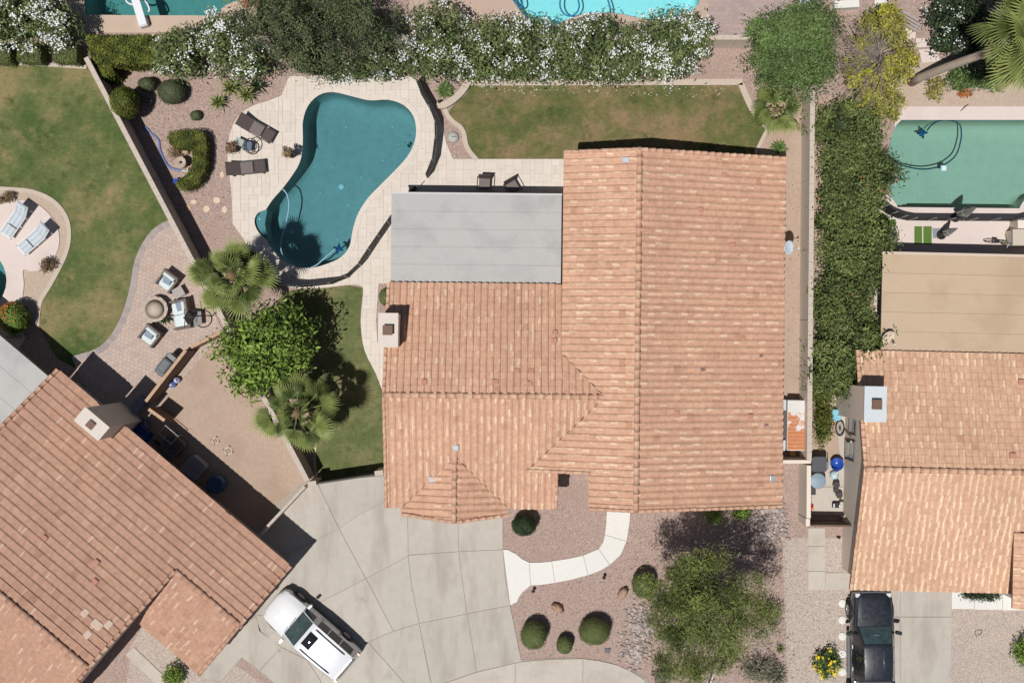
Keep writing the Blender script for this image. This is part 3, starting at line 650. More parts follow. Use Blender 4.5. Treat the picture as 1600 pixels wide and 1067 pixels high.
        for p, d, r in s.caps:
            L = d.length; key = (round(L, 3), r, rnd.randrange(4))
            if key not in cm:
                vs = []; fs = []; K = 7
                for (x, rr, dz) in ((0, r * 1.0, 0.05), (L * 1.12, r * 0.82, 0.0)):
                    for k in range(K): th = math.pi * (k / (K - 1) * 1.3 - 0.15); vs.append((x, rr * math.cos(th), rr * math.sin(th) * 0.75 + dz))
                fs = [(k, k + 1, K + k + 1, K + k) for k in range(K - 1)] + [tuple(range(K)), tuple(range(2 * K - 1, K - 1, -1))]
                me = bpy.data.meshes.new('ridge_tile'); me.from_pydata(vs, [], fs); a = me.attributes.new('tint', 'FLOAT', 'POINT')
                a.data.foreach_set('value', [(0.35, 0.5, 0.75, 0.25)[key[2]]] * len(vs)); me.polygons.foreach_set('use_smooth', [True] * (K - 1) + [False, False]); me.materials.append(s.m); me.update(); cm[key] = me
            o = link_mesh('ridge_tile', cm[key], rf); X = d.normalized(); Y = Vector((0, 0, 1)).cross(X).normalized(); Zv = X.cross(Y)
            o.matrix_local = Matrix.Translation(p + Vector((0, 0, rnd.uniform(-.006, .006)))) @ Matrix(((X.x, Y.x, Zv.x, 0), (X.y, Y.y, Zv.y, 0), (X.z, Y.z, Zv.z, 0), (0, 0, 0, 1))) @ Matrix.Rotation(rnd.uniform(-0.05, 0.05), 4, 'Z')
        s.rf = rf; return rf
M_dark = mat('dark_metal', (0.03, 0.028, 0.027, 1), 0.1, 2, 20, 0.5, spec=0.4)
M_flue = mat('rusty_flue', col(126, 98, 84), 0.2, 3, 14, 0.7, metal=0.2)
M_capc = mat('chimney_cap', col(225, 214, 202), 0.04, 1, 6, 0.8)
M_galv = mat('galvanised_steel', col(196, 200, 204), 0.05, 1.5, 8, 0.45, spec=0.5, metal=0.3)
M_alu_g = mat('grey_cover_panel', col(190, 188, 184), 0.025, 0.35, 2, 0.6, spec=0.2, tint=(0.985, 0.985, 0.985, 1), stain=col(168, 167, 165), stain_amt=0.6, stain_scale=0.7)
M_alu_b = mat('beige_cover_panel', col(204, 180, 152), 0.025, 0.3, 1.5, 0.6, spec=0.25, tint=(0.97, 0.97, 0.97, 1), stain=col(186, 160, 132), stain_amt=0.6)
M_beam = mat('cover_beam', col(150, 138, 126), 0.05, 1, 8, 0.7)
M_glass = mat('window_glass', (0.05, 0.06, 0.07, 1), 0.1, 1, 4, 0.08, spec=0.7)
M_glass_l = mat('curtained_glass', col(214, 222, 226), 0.06, 1, 4, 0.15, spec=0.6)
M_frame = mat('window_frame', col(120, 112, 106), 0.05, 2, 20, 0.5)

def gable_wall(house, prof, axis, a, b, m=M_stucco):
    """closed wall block with a gable profile; prof in (across, z)"""
    mb = MB(); P = [((u, 0, z) if axis == 'y' else (0, u, z)) for u, z in prof]
    mb.ext(P, (0, a, 0) if axis == 'y' else (a, 0, 0), (0, b, 0) if axis == 'y' else (b, 0, 0)); return mb.build('wall', m, house)
def chimney(house, x0, x1, y0, y1, z, flue=True, fx=0.5, fy=0.5, capm=M_capc, slot=False):
    mb = MB(); mb.box(((x0+x1)/2, (y0+y1)/2, (z-0.1)/2), (x1-x0-0.06, y1-y0-0.06, z-0.1)); ch = mb.build('chimney', M_stucco, house)
    mb = MB(); mb.box(((x0+x1)/2, (y0+y1)/2, z-0.05), (x1-x0, y1-y0, 0.1)); mb.build('chimney_cap', capm, ch)
    cx, cy = x0+(x1-x0)*fx, y0+(y1-y0)*fy
    mb = MB()
    if slot:
        mb.box((cx, cy, z+0.06), (0.34, 0.34, 0.12))
    else:
        for sx, sy in ((1, 1), (-1, 1), (1, -1), (-1, -1)): mb.box((cx+sx*.17, cy+sy*.17, z+.12), (.03, .03, .24))
        mb.box((cx, cy, z+0.1), (.30, .30, .2)); mb.box((cx, cy, z+0.26), (0.44, 0.44, 0.04))
    mb.build('flue', M_flue, ch); return ch
def roof_vent(rf, x, y, z, dx=0.3, dy=0.3, dz=0.08, m=None, name='roof_vent', ry=0.0, rx=0.0):
    mb = MB(); mb.rbox((0, 0, dz/2), (dx, dy, dz), 0.03); o = mb.build(name, m or M_galv, rf); o.location = (x, y, z); o.rotation_euler = (rx, ry, 0)

# ---------------------------------------------------------------- main house
P_ = 0.322
H1 = thing('house', 'large main house with crossing terracotta tile roofs and grey patio cover', 'house', (3.5, 0, 0), R(-0.6))
off = Matrix.Translation((-3.5, 0, 0))
def L1(pts): return [(x-3.5, y) for x, y in pts]
zE = (-P_, 0, 5.0+P_*(5.62-3.5)); zW = (P_, 0, 5.0-P_*(5.62-3.5)); zN = (0, -P_, 4.55-P_*2.5); zS = (0, P_, 4.55+P_*2.5)
RF1 = Roof(H1, M_tile, 0.312, 0.33, 0.074, 0.028)
RF1.plane([L1([(5.62, 8.65), (12.62, 8.65), (12.62, -7.6), (5.62, -7.6)])], zE, (1, 0), light=0.26)
RF1.plane([L1([(5.62, 8.65), (2.28, 8.65), (2.28, -0.557), (4.22, -2.5), (5.62, -2.5)]), L1([(5.62, -2.5), (4.22, -2.5), (0.75, -5.97), (5.62, -5.97)]), L1([(5.62, -5.97), (3.58, -5.97), (3.58, -7.6), (5.62, -7.6)])], zW, (-1, 0), light=0.42, origin=(0.75-3.5, -7.6, 5.0-P_*(5.62-0.75)))
RF1.plane([L1([(-5.8, -2.5), (-5.8, 2.62), (2.28, 2.62), (2.28, -2.5)]), L1([(2.28, -2.5), (2.28, -0.557), (4.22, -2.5)])], zN, (0, 1), light=0.32)
RF1.plane([L1([(-5.8, -2.5), (-2.57, -2.5), (-2.57, -5.33), (-5.02, -7.78), (-5.8, -7.78)]), L1([(-2.57, -2.5), (4.22, -2.5), (0.75, -5.97), (-1.93, -5.97), (-2.57, -5.33)]), L1([(-1.93, -5.97), (2.16, -5.97), (2.16, -7.78), (-0.12, -7.78)])], zS, (0, -1), light=0.4, origin=(-5.8-3.5, -7.78, 2.85))
zDW = (P_, 0, 3.64-P_*(-2.57-3.5)); zDE = (-P_, 0, 3.64+P_*(-2.57-3.5))
RF1.plane([L1([(-2.57, -5.33), (-2.57, -8.32), (-5.02, -8.1), (-5.02, -7.78)])], zDW, (-1, 0), light=0.25)
RF1.plane([L1([(-2.57, -5.33), (-0.12, -7.78), (-0.12, -8.1), (-2.57, -8.32)])], zDE, (1, 0), light=0.16)
c1 = lambda x, y, z: (x-3.5, y, z)
RF1.cap_line(c1(5.62, -7.6, 5.02), c1(5.62, 8.65, 5.02), 0.14, 0.40)
RF1.cap_line(c1(-5.8, -2.5, 4.57), c1(4.25, -2.5, 4.57), 0.14, 0.40)
RF1.cap_line(c1(-2.57, -8.34, 3.66), c1(-2.57, -5.3, 3.66), 0.13, 0.40)
for (a, b) in (((-5.76, -7.78, 2.93), (-5.76, -2.5, 4.63)), ((-5.76, 2.62, 2.98), (-5.76, -2.5, 4.63)), ((12.6, -7.56, 2.85), (5.62, -7.56, 5.08)), ((12.6, 8.61, 2.85), (5.62, 8.61, 5.08)), ((2.28, 8.61, 4.02), (5.62, 8.61, 5.08)),
               ((3.58, -7.56, 4.43), (5.62, -7.56, 5.08)), ((2.12, -7.78, 2.95), (2.12, -5.97, 3.52)), ((0.75, -5.95, 3.52), (3.58, -5.95, 4.43)), ((-5.02, -8.1, 2.92), (-2.57, -8.34, 3.7)), ((-0.12, -8.1, 2.92), (-2.57, -8.34, 3.7))):
    RF1.cap_line(c1(*a), c1(*b), 0.085, 0.36)
rf1 = RF1.finish()
M_valley = mat('valley_metal', col(112, 78, 62), .15, 2, 10, .7)
for a, b in (((2.28, -.557, 3.925), (4.22, -2.5, 4.55)), ((4.22, -2.5, 4.55), (.75, -5.97, 3.432)), ((-2.57, -5.33, 3.64), (-5.02, -7.78, 2.85)), ((-2.57, -5.33, 3.64), (-.12, -7.78, 2.85))):
    a, b = Vector(c1(*a)), Vector(c1(*b)); n_ = 9; mb = MB()
    for k in range(n_):                                 # short lapped lengths, slightly out of line
        p, q = a.lerp(b, (k + .04) / n_), a.lerp(b, (k + .96) / n_); s_ = (q - p).normalized().cross(Vector((0, 0, 1))) * rnd.uniform(.012, .03); u_ = Vector((0, 0, .085 + rnd.uniform(-.01, .01)))
        mb.add([p - s_ + u_, p + s_ + u_, q + s_ + u_, q - s_ + u_, p - u_ * .5, q - u_ * .5], [(0, 1, 2, 3), (0, 3, 5, 4), (1, 4, 5, 2)])
    mb.build('valley_flashing', M_valley, rf1)
z_w = lambda x: 5.0-P_*(5.62-x)-0.17; z_e = lambda x: 5.0-P_*(x-5.62)-0.17
gable_wall(H1, [(2.7-3.5, 0), (12.05-3.5, 0), (12.05-3.5, z_e(12.05)), (5.62-3.5, 4.83), (2.7-3.5, z_w(2.7))], 'y', -5.5, 8.25)
gable_wall(H1, [(3.95-3.5, 0), (12.05-3.5, 0), (12.05-3.5, z_e(12.05)), (5.62-3.5, 4.83), (3.95-3.5, z_w(3.95))], 'y', -7.2, -5.503)
gable_wall(H1, [(-7.3, 0), (2.5, 0), (2.5, 4.55-P_*5.0-0.17), (-2.5, 4.38), (-7.3, 4.55-P_*4.8-0.17)], 'x', -5.35-3.5, 1.65-3.5)
gable_wall(H1, [(-4.6-3.5, 0), (-0.5-3.5, 0), (-0.5-3.5, 2.78), (-2.57-3.5, 3.45), (-4.6-3.5, 2.78)], 'y', -7.9, -7.303)
chimney(H1, -6.0-3.5, -5.1-3.5, -0.36, 1.18, 5.0)
mb = MB(); mb.box((-5.62-3.5, 0.4, 2.4), (0.5, 1.1, 4.8)); mb.build('chimney_base', M_stucco, H1)
def onroof(zf, px, py, z0):
    z = z0
    for _ in range(6):
        p = at(px, py, z); q = Matrix.Rotation(R(0.6), 4, 'Z') @ (p-Vector((3.5, 0, 0))); z = zf[0]*q.x+zf[1]*q.y+zf[2]+0.05
    return q.x, q.y, z
for (zf, px, py, dx, dy, m, ry, rx) in ((zW, 978, 250, .34, .26, M_galv, -.31, 0), (zS, 712, 699, .30, .28, M_galv, 0, .31), (zE, 1207, 747, .3, .3, M_galv, .31, 0)):
    roof_vent(rf1, *onroof(zf, px, py, 4), dx, dy, 0.07, m, 'roof_vent', ry, rx)
for (zf, px, py, ry, rx) in ((zE, 1098, 577, .31, 0), (zE, 1190, 556, .31, 0), (zE, 1197, 663, .31, 0)):
    roof_vent(rf1, *onroof(zf, px, py, 4), .27, .16, 0.05, mat('grey_vent', col(150, 116, 112), .05), 'tile_vent', ry, rx)
for (zf, px, py, ry, rx) in ((zN, 663, 597, 0, -.31), (zN, 775, 597, 0, -.31), (zN, 808, 580, 0, -.31), (zN, 830, 580, 0, -.31), (zN, 828, 600, 0, -.31), (zN, 867, 520, 0, -.31), (zN, 866, 532, 0, -.31), (zE, 1057, 645, .31, 0), (zE, 1172, 651, .31, 0), (zE, 1131, 274, .31, 0), (zE, 1094, 328, .31, 0), (zE, 1144, 383, .31, 0), (zE, 1160, 528, .31, 0), (zE, 1184, 284, .31, 0)):
    roof_vent(rf1, *onroof(zf, px, py, 4), .26, .24, 0.09, M_brick_red, 'hooded_vent', ry, rx)
x, y, z = onroof(zS, 680, 746, 3.5); roof_vent(rf1, x-.1, y-.1, z-.02, .42, .3, .04, M_galv, 'valley_flashing', 0, .31)
# grey patio cover: five long pans on a beam and posts
mb = MB()
mb.box((-1.7-3.5, 6.59, 2.52), (7.9, 0.12, 0.2)); mb.box((-5.55-3.5, 4.7, 2.55), (0.08, 3.9, 0.14)); pc = mb.build('patio_cover', M_beam, H1)
ys = np.linspace(2.67, 6.79, 6)
for k in range(5):
    mb = MB(); mb.box((-1.72-3.5, (ys[k]+ys[k+1])/2, 2.70), (7.93, ys[k+1]-ys[k]-0.004, 0.08), 0, 0.006, 0, rnd.random())
    mb.box((-1.72-3.5, ys[k]+0.018, 2.745), (7.9, 0.022, 0.018)); mb.build('roof_panel', M_alu_g, pc)
mb = MB(); mb.box((-1.72-3.5, 6.83, 2.66), (7.97, 0.08, 0.14)); mb.build('gutter', mat('white_gutter', col(214, 212, 210), .03), pc)
for px in (-5.4, -3.0, -0.4, 2.1):
    mb = MB(); mb.box((px-3.5, 6.59, 1.23), (0.14, 0.14, 2.42)); mb.build('post', M_beam, pc)

# ---------------------------------------------------------------- left house, turned forty degrees
TA = math.atan2(-0.645, 0.764)
H2 = thing('house', 'left house turned forty degrees with rosy tile roof and grey side cover', 'house', (0, 0, 0), TA)
s2 = 0.33; E2, T2, G2 = -14.6, -23.09, -17.88
zA = (0, -s2, 2.9-s2*14.6); zB = (0, s2, 5.70+s2*23.09); zC = (0, s2, 3.98+s2*17.88)
RF2 = Roof(H2, M_tile_l, 0.30, 0.385, 0.022, 0.065, under=M_under)
RF2.plane([[(-15.3, E2), (-12.72, E2), (-12.72, T2), (-15.3, T2)], [(-12.72, -15.35), (-11.2, -15.35), (-11.2, T2), (-12.72, T2)], [(-11.2, E2), (-4.95, E2), (-4.95, T2), (-11.2, T2)], [(-4.95, E2), (-1.1, E2), (-1.1, G2), (-4.95, G2)]], zA, (0, 1), light=0.08, origin=(-15.3, E2, 2.9))
RF2.plane([[(-15.3, T2), (-4.95, T2), (-4.95, -31), (-15.3, -31)]], zB, (0, -1), light=0.3)
RF2.plane([[(-5.27, G2), (-1.1, G2), (-1.1, -21.15), (-4.75, -21.15)]], zC, (0, -1), light=0.3)
RF2.cap_line((-15.3, T2, 5.73), (-4.9, T2, 5.73), 0.14, 0.40); RF2.cap_line((-5.0, G2, 4.0), (-1.05, G2, 4.0), 0.14, 0.40)
for a, b in (((-4.99, -17.9, 4.08), (-4.99, T2, 5.78)), ((-15.26, E2, 3.0), (-15.26, T2, 5.78)), ((-4.99, T2, 5.76), (-4.99, -27, 4.5)), ((-1.14, E2, 2.98), (-1.14, G2, 4.05)), ((-1.14, -21.15, 2.98), (-1.14, G2, 4.05))):
    RF2.cap_line(a, b, 0.10, 0.38)
rf2 = RF2.finish()
zr = lambda y: 2.9+s2*(-14.6-y)-0.17
gable_wall(H2, [(-15.2, 0), (-30.5, 0), (-30.5, 2.9), (T2, 5.5), (-15.2, zr(-15.2))], 'x', -14.9, -5.3)
gable_wall(H2, [(-15.2, 0), (-20.6, 0), (-20.6, 2.9), (G2, 3.78), (-15.2, zr(-15.2))], 'x', -5.297, -1.5)
chimney(H2, -12.67, -11.24, -15.3, -14.5, 5.2, fx=0.5, fy=0.45, slot=True)
mb = MB(); mb.box((-18.8, -15.25, 2.42), (6.8, 0.1, 0.18)); pc2 = mb.build('patio_cover', M_beam, H2)
for k in range(5):
    mb = MB(); mb.box((-18.9, -15.75-k*1.1, 2.6), (7.0, 1.09, 0.08), tint=rnd.random()); mb.build('roof_panel', M_alu_g, pc2)
for x in (-15.6, -18.5, -22):
    mb = MB(); mb.box((x, -15.3, 1.2), (0.12, 0.12, 2.3)); mb.build('post', M_beam, pc2)
def onroof2(px, py, z0=4.5):
    z = z0
    for _ in range(6):
        q = Matrix.Rotation(-TA, 4, 'Z') @ at(px, py, z); z = zA[1]*q.y+zA[2]+0.04
    return q.x, q.y, z
for px, py in ((70, 840), (151, 878), (149, 908)): roof_vent(rf2, *onroof2(px, py), .26, .22, .13, M_brick_red, 'hooded_vent', 0, -.31)
for px, py in ((133, 957), (149, 973), (155, 978), (170, 975), (137, 991)): roof_vent(rf2, *onroof2(px, py), .30, .36, .05, mat('bleached_tile', col(222, 196, 178), .04), 'patched_tile', 0, -.31)

# ---------------------------------------------------------------- right house
H3 = thing('house', 'right house with pale streaked tile roof and flat beige patio cover', 'house', (16, -5, 0), R(-1.3))
L3 = lambda x, y: (x-16, y+5)
s3 = 0.33; yr = -5.75+5; zr3 = 4.54
RF3 = Roof(H3, M_tile_r, 0.31, 0.33, 0.035, 0.030)
zP = (0, -s3, zr3+s3*yr); zQ = (0, s3, zr3-s3*yr)
RF3.plane([[L3(15.92, -0.43), L3(30, -0.43), L3(30, -5.75), L3(15.92, -5.75)]], zP, (0, 1), light=0.42)
RF3.plane([[L3(15.92, -5.75), L3(30, -5.75), L3(30, -11.55), L3(15.92, -11.55)]], zQ, (0, -1), light=0.8)
RF3.plane([[L3(23.1, -8.6), L3(26.5, -8.6), L3(26.5, -12.05), L3(23.1, -12.05)]], (s3, 0, 3.7-s3*(23.1-16)), (-1, 0), light=0.3)
RF3.cap_line((-0.08, yr, zr3+.02), (14, yr, zr3+.02), 0.14, 0.42)
RF3.cap_line((-0.04, -0.43+5, 2.87), (-0.04, yr, 4.6), 0.10, 0.36); RF3.cap_line((-0.04, -11.55+5, 2.72), (-0.04, yr, 4.6), 0.09, 0.36)
rf3 = RF3.finish()
gable_wall(H3, [(-0.9+5, 0), (-11.05+5, 0), (-11.05+5, zr3-s3*5.3-.17), (yr, zr3-.17), (-0.9+5, zr3-s3*4.85-.17)], 'x', 0.22, 14)
mb = MB(); mb.box((26.4-16+.2, -10.3+5, 1.8), (6.1, 3.1, 3.6)); mb.build('wall', M_stucco, H3)
chimney(H3, 15.72-16, 16.72-16, -3.6+5, -2.0+5, 5.0, fx=.5, fy=.5, capm=mat('blue_grey_cap', col(212, 219, 222), .04, 1.2, 5, .6))
M_wallo = Matrix
def win(y0, y1, z0, z1, light):
    mb = MB(); x = 0.22
    for (yy, zz, dy, dz) in (((y0+y1)/2, z0, y1-y0+.1, .06), ((y0+y1)/2, z1, y1-y0+.1, .06), (y0, (z0+z1)/2, .06, z1-z0), (y1, (z0+z1)/2, .06, z1-z0)):
        mb.box((x-.03, yy, zz), (.1, dy, dz))
    mb.box((x-.015, (y0+y1)/2, (z0+z1)/2), (.06, y1-y0, .04)); f = mb.build('window', M_frame, H3)
    mb = MB(); mb.box((x-.006, (y0+y1)/2, (z0*3+z1)/4+.01), (.02, y1-y0-.06, (z1-z0)/2-.05)); mb.build('pane', M_glass_l, f)
    mb = MB(); mb.box((x-.006, (y0+y1)/2, (z0+z1*3)/4-.01), (.02, y1-y0-.06, (z1-z0)/2-.05)); mb.build('pane', M_glass if light else M_glass_l, f)
win(-4.4+5, -3.55+5, 1.0, 2.2, True); win(-5.65+5, -4.75+5, 0.4, 2.0, False)
mb = MB(); mb.box((30-16-6.45, 4.05+5, 2.45), (12.9, 0.1, 0.2)); pc3 = mb.build('patio_cover', M_beam, H3)
for k in range(5):
    y = -0.40+k*0.905+0.4525
    mb = MB(); mb.box((23.55-16, y+5, 2.6), (12.9, 0.893, 0.08), 0, 0, 0, rnd.random()); mb.build('roof_panel', M_alu_b, pc3)
for k in range(1, 5):
    mb = MB(); mb.box((23.55-16, -0.40+k*0.905+5, 2.635), (12.88, 0.012, 0.03)); mb.build('seam', mat('cover_seam', col(150, 126, 104), .05), pc3)
mb = MB(); mb.box((23.55-16, 4.17+5, 2.57), (12.95, 0.12, 0.16)); mb.build('gutter', mat('beige_gutter', col(216, 198, 180), .03), pc3)
for x in (17.4, 20.5, 23.6):
    mb = MB(); mb.box((x-16, 3.9+5, 1.2), (0.14, 0.14, 2.4)); mb.build('post', M_beam, pc3)
def onroof3(px, py, zf, z0=3.5):
    z = z0
    for _ in range(6):
        q = Matrix.Rotation(R(1), 4, 'Z') @ (at(px, py, z)-Vector((16, -5, 0))); z = zf[0]*q.x+zf[1]*q.y+zf[2]+0.04
    return q.x, q.y, z
for px, py in ((1595, 596), (1582, 711)): roof_vent(rf3, *onroof3(px, py, zP), .3, .26, .12, M_brick_red, 'hooded_vent', 0, -.31)

# ---------------------------------------------------------------- block walls, gates, fences
def wall(label, line, h, th=0.2, m=M_block, capm=M_wallcap, cap=True, cuts=None, group=None):
    """free standing wall through ground points LINE; separate panels with open joints, cap blocks on top"""
    rt = thing('block_wall', label, 'wall', group=group)
    for k in range(len(line)-1):
        a, b = Vector(line[k]), Vector(line[k+1]); L = (b-a).length; n = max(1, round(L/3.3)) if cuts is None else cuts; an = math.atan2(b.y-a.y, b.x-a.x)
        for j in range(n):
            c = a.lerp(b, (j+.5)/n); mb = MB(); mb.box((0, 0, (h-.06)/2), (L/n-0.022, th, h-.06)); o = mb.build('wall_panel', m, rt); o.location = (c.x, c.y, 0); o.rotation_euler[2] = an
        if cap:
            nb = max(1, round(L/0.41))
            me = None
            for j in range(nb):
                c = a.lerp(b, (j+.5)/nb); 
                if me is None:
                    mb = MB(); mb.box((0, 0, h-.03), (L/nb-0.008, th+.03, .06)); o = mb.build('cap_block', capm, rt); me = o.data
                else: o = link_mesh('cap_block', me, rt)
                o.location = (c.x, c.y, rnd.uniform(-.003, .003)); o.rotation_euler[2] = an
    return rt
T18 = lambda x, y, h=1.8: (at(x, y, h).x, at(x, y, h).y)
wall('long slanting block wall between the left lawn and the pool garden', [T18(134, 90), T18(480, 751)], 1.8, 0.2)
wall('block wall with open joints along the right side yard', [T18(1270.5, 58), T18(1264.5, 720)], 1.8, 0.2, M_stucco)
wall('back block wall behind the white flowering hedge', [T18(245, 60), T18(1266, 58.5)], 1.8, 0.2, M_stucco)
wall('plain stucco wall beside the blue grey round table', [T18(1264.5, 727), T18(1264, 810)], 1.8, 0.2, M_stucco, cuts=1, cap=False)
wall('short stucco wall end beside the brown side gate', [T18(1264, 811), T18(1264, 823)], 1.65, 0.2, M_stucco, cuts=1, cap=False)
wall('short cross wall in front of the rusty cooler', [T18(1218, 721.5), T18(1268, 721.5)], 1.8, 0.16, M_stucco, cap=False, cuts=1)
wall('low wall running down to the left garage corner', [T18(476, 760), T18(404, 837)], 1.8, 0.1, M_stucco)
M_fence = mat('brown_stucco', col(132, 106, 88), 0.06, 1, 8, .85); M_fcap = mat('tan_fence_cap', col(200, 166, 138), .05, 1, 8, .8)
wall('kinked brown patio wall with the covered grill against it', [T18(349, 517, 1.3), T18(291, 546, 1.3)], 1.3, 0.12, M_fence, M_fcap)
wall('brown patio wall leading to the left house chimney', [T18(290, 547), T18(227, 628)], 1.8, 0.12, M_fence, M_fcap)
wall('tiny brown screen wall beside the left chimney', [T18(232, 639), T18(257, 657)], 1.8, 0.12, M_fence, M_fcap, cuts=1)
M_gate = mat('dark_gate', (0.055, 0.048, 0.044, 1), 0.1, 1, 10, 0.6); M_gateb = mat('brown_gate', col(120, 98, 84), 0.08, 1, 10, 0.8)
def gate(name, label, a, b, h, m, nb=9, th=0.05):
    a, b = Vector(a), Vector(b); L = (b-a).length; rt = thing(name, label, 'gate', (a.x, a.y, 0), math.atan2(b.y-a.y, b.x-a.x))
    mb = MB(); mb.box((L/2, 0, h-.06), (L, th+.03, .06)); mb.box((L/2, 0, .12), (L, th+.03, .06)); mb.box((.03, 0, h/2), (.06, th+.02, h)); mb.box((L-.03, 0, h/2), (.06, th+.02, h)); mb.build('gate_frame', m, rt)
    for k in range(nb):
        mb = MB(); mb.box(((k+.5)*(L-.12)/nb+.06, 0, h/2), ((L-.12)/nb-.012, th, h-.16)); mb.build('board', m, rt)
    return rt
gate('driveway_gate', 'dark wide gate between two pillars below the side lawn', T18(495, 755.5, 1.7), T18(584, 742, 1.7), 1.7, M_gate, 10)
gate('garden_gate', 'brown gate at the bottom of the right side court', T18(1269, 821), T18(1331, 822), 1.75, M_gateb, 8)
for lab, px, py in (('stucco gate pillar at the foot of the slanting block wall', 487.5, 755.5), ('stucco gate pillar touching the main house wall', 592, 739)):
    rt = thing('gate_pillar', lab, 'pillar', T18(px, py)+(0,), R(8)); mb = MB(); mb.box((0, 0, .88), (.36, .2, 1.76)); mb.build('shaft', M_stucco, rt); mb = MB(); mb.box((0, 0, 1.785), (.4, .24, .05)); mb.build('cap', M_wallcap, rt)
M_net = mesh_net_mat('black_safety_net', (0.022, 0.019, 0.02, 1), 0.18)
def net_fence(label, line, h=1.5, step=1.05):
    rt = thing('pool_fence', label, 'fence'); pts = [Vector(p) for p in line]; pos = []
    for a, b in zip(pts, pts[1:]):
        n = max(1, round((b-a).length/step)); pos += [a.lerp(b, k/n) for k in range(n)]
    pos.append(pts[-1]); me = None
    for p in pos:
        if me is None:
            mb = MB(); mb.tube([(0, 0, 0), (0, 0, h + .02)], .02, 6); o = mb.build('post', M_galv, rt); me = o.data
        else: o = link_mesh('post', me, rt)
        o.location = (p.x, p.y, 0.05)
    for a, b in zip(pos, pos[1:]):
        mb = MB(); d = (b-a).length; mb.box((d/2, 0, h/2), (d-.04, .004, h-.04)); o = mb.build('net_panel', M_net, rt); o.location = (a.x, a.y, .06); o.rotation_euler[2] = math.atan2(b.y-a.y, b.x-a.x)
        mb = MB(); mb.box((d/2, 0, h-.015), (d-.02, .012, .03)); t = mb.build('hem_band', M_dark, rt); t.location = (a.x, a.y, .06); t.rotation_euler[2] = math.atan2(b.y-a.y, b.x-a.x)
net_fence('black net pool fence curving along the right of the kidney pool', W([(651,129),(659,150),(673,174),(682,197),(682.5,221),(678,255),(668,279)]))
net_fence('black net pool fence curving below the kidney pool', W([(436,443),(447,447),(472,449),(520,444),(545,434),(565,415),(580,392),(609,350),(640,308),(653,295)]))
net_fence('dark net fence along the green pool deck', W([(1360,318),(1372,326),(1387,336),(1402,342),(1417,345),(1475,345.5),(1578,346),(1588,344),(1606,337),(1660,335)]))
# ---------------------------------------------------------------- plants
def G(r, g, b, k=1.45): return col(r, g, b, k)
LM = {
 'oleander': leaf_mat('oleander_leaf', G(54, 68, 40, 1.6), G(128, 140, 88, 1.6)),
 'pine': leaf_mat('dark_shrub_leaf', G(38, 46, 32, 1.4), G(108, 118, 80, 1.8)),
 'ficus': leaf_mat('fresh_green_leaf', G(56, 74, 38, 1.4), G(118, 140, 82, 1.5)),
 'hedge': leaf_mat('side_hedge_leaf', G(34, 50, 25, 1.4), G(126, 138, 80, 1.65)),
 'cypress': leaf_mat('bright_hedge_leaf', G(52, 62, 22), G(126, 132, 58)),
 'ball': leaf_mat('clipped_leaf', G(84, 94, 54, 1.6), G(116, 124, 78, 1.6)),
 'ball2': leaf_mat('dull_clipped_leaf', G(66, 74, 52, 1.6), G(108, 116, 84, 1.6)),
 'yellow': leaf_mat('yellow_leaf', G(118, 124, 48, 1.1), G(206, 198, 78, 1.15)),
 'dryleaf': leaf_mat('sparse_olive_leaf', G(98, 98, 50), G(178, 170, 90)),
 'lime': leaf_mat('citrus_leaf', G(40, 60, 24, 1.6), G(126, 148, 66, 2.0)),
 'mesquite': leaf_mat('mesquite_leaf', G(60, 74, 36, 1.3), G(132, 142, 80, 1.75), 0.3),
 'palm': leaf_mat('fan_palm_leaf', G(62, 80, 38, 1.0), G(172, 182, 106, 1.25), 0.12, 0.45),
 'palm2': leaf_mat('pale_palm_leaf', G(74, 92, 44, 1.0), G(176, 184, 110, 1.25), 0.12, 0.45),
 'yucca': leaf_mat('yucca_leaf', G(70, 84, 44), G(150, 158, 92), 0.1, 0.5),
 'brown': leaf_mat('dry_brown_leaf', G(84, 70, 54), G(150, 124, 94), 0.1, 0.8),
 'grey': leaf_mat('grey_green_leaf', G(80, 82, 66), G(142, 142, 116), 0.15, 0.8),
 'orange': leaf_mat('orange_tip_leaf', G(150, 84, 40), G(206, 130, 70)),
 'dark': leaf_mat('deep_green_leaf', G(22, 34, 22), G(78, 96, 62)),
}
M_petal = leaf_mat('white_petal', G(214, 216, 212), G(250, 250, 250), 0.2)
M_petal_r = leaf_mat('coral_petal', G(190, 90, 84), G(232, 140, 124), 0.2)
M_petal_y = leaf_mat('yellow_petal', G(226, 180, 20), G(250, 216, 60), 0.2)
M_bark = mat('grey_bark', col(142, 128, 116), 0.15, 2, 14, 0.95, .4, 30)
M_bark2 = mat('palm_bark', col(200, 182, 164), 0.15, 2, 12, 0.95, .4, 30)
M_twig = mat('pale_twig', col(176, 166, 152), 0.1, 2, 14, 0.95)

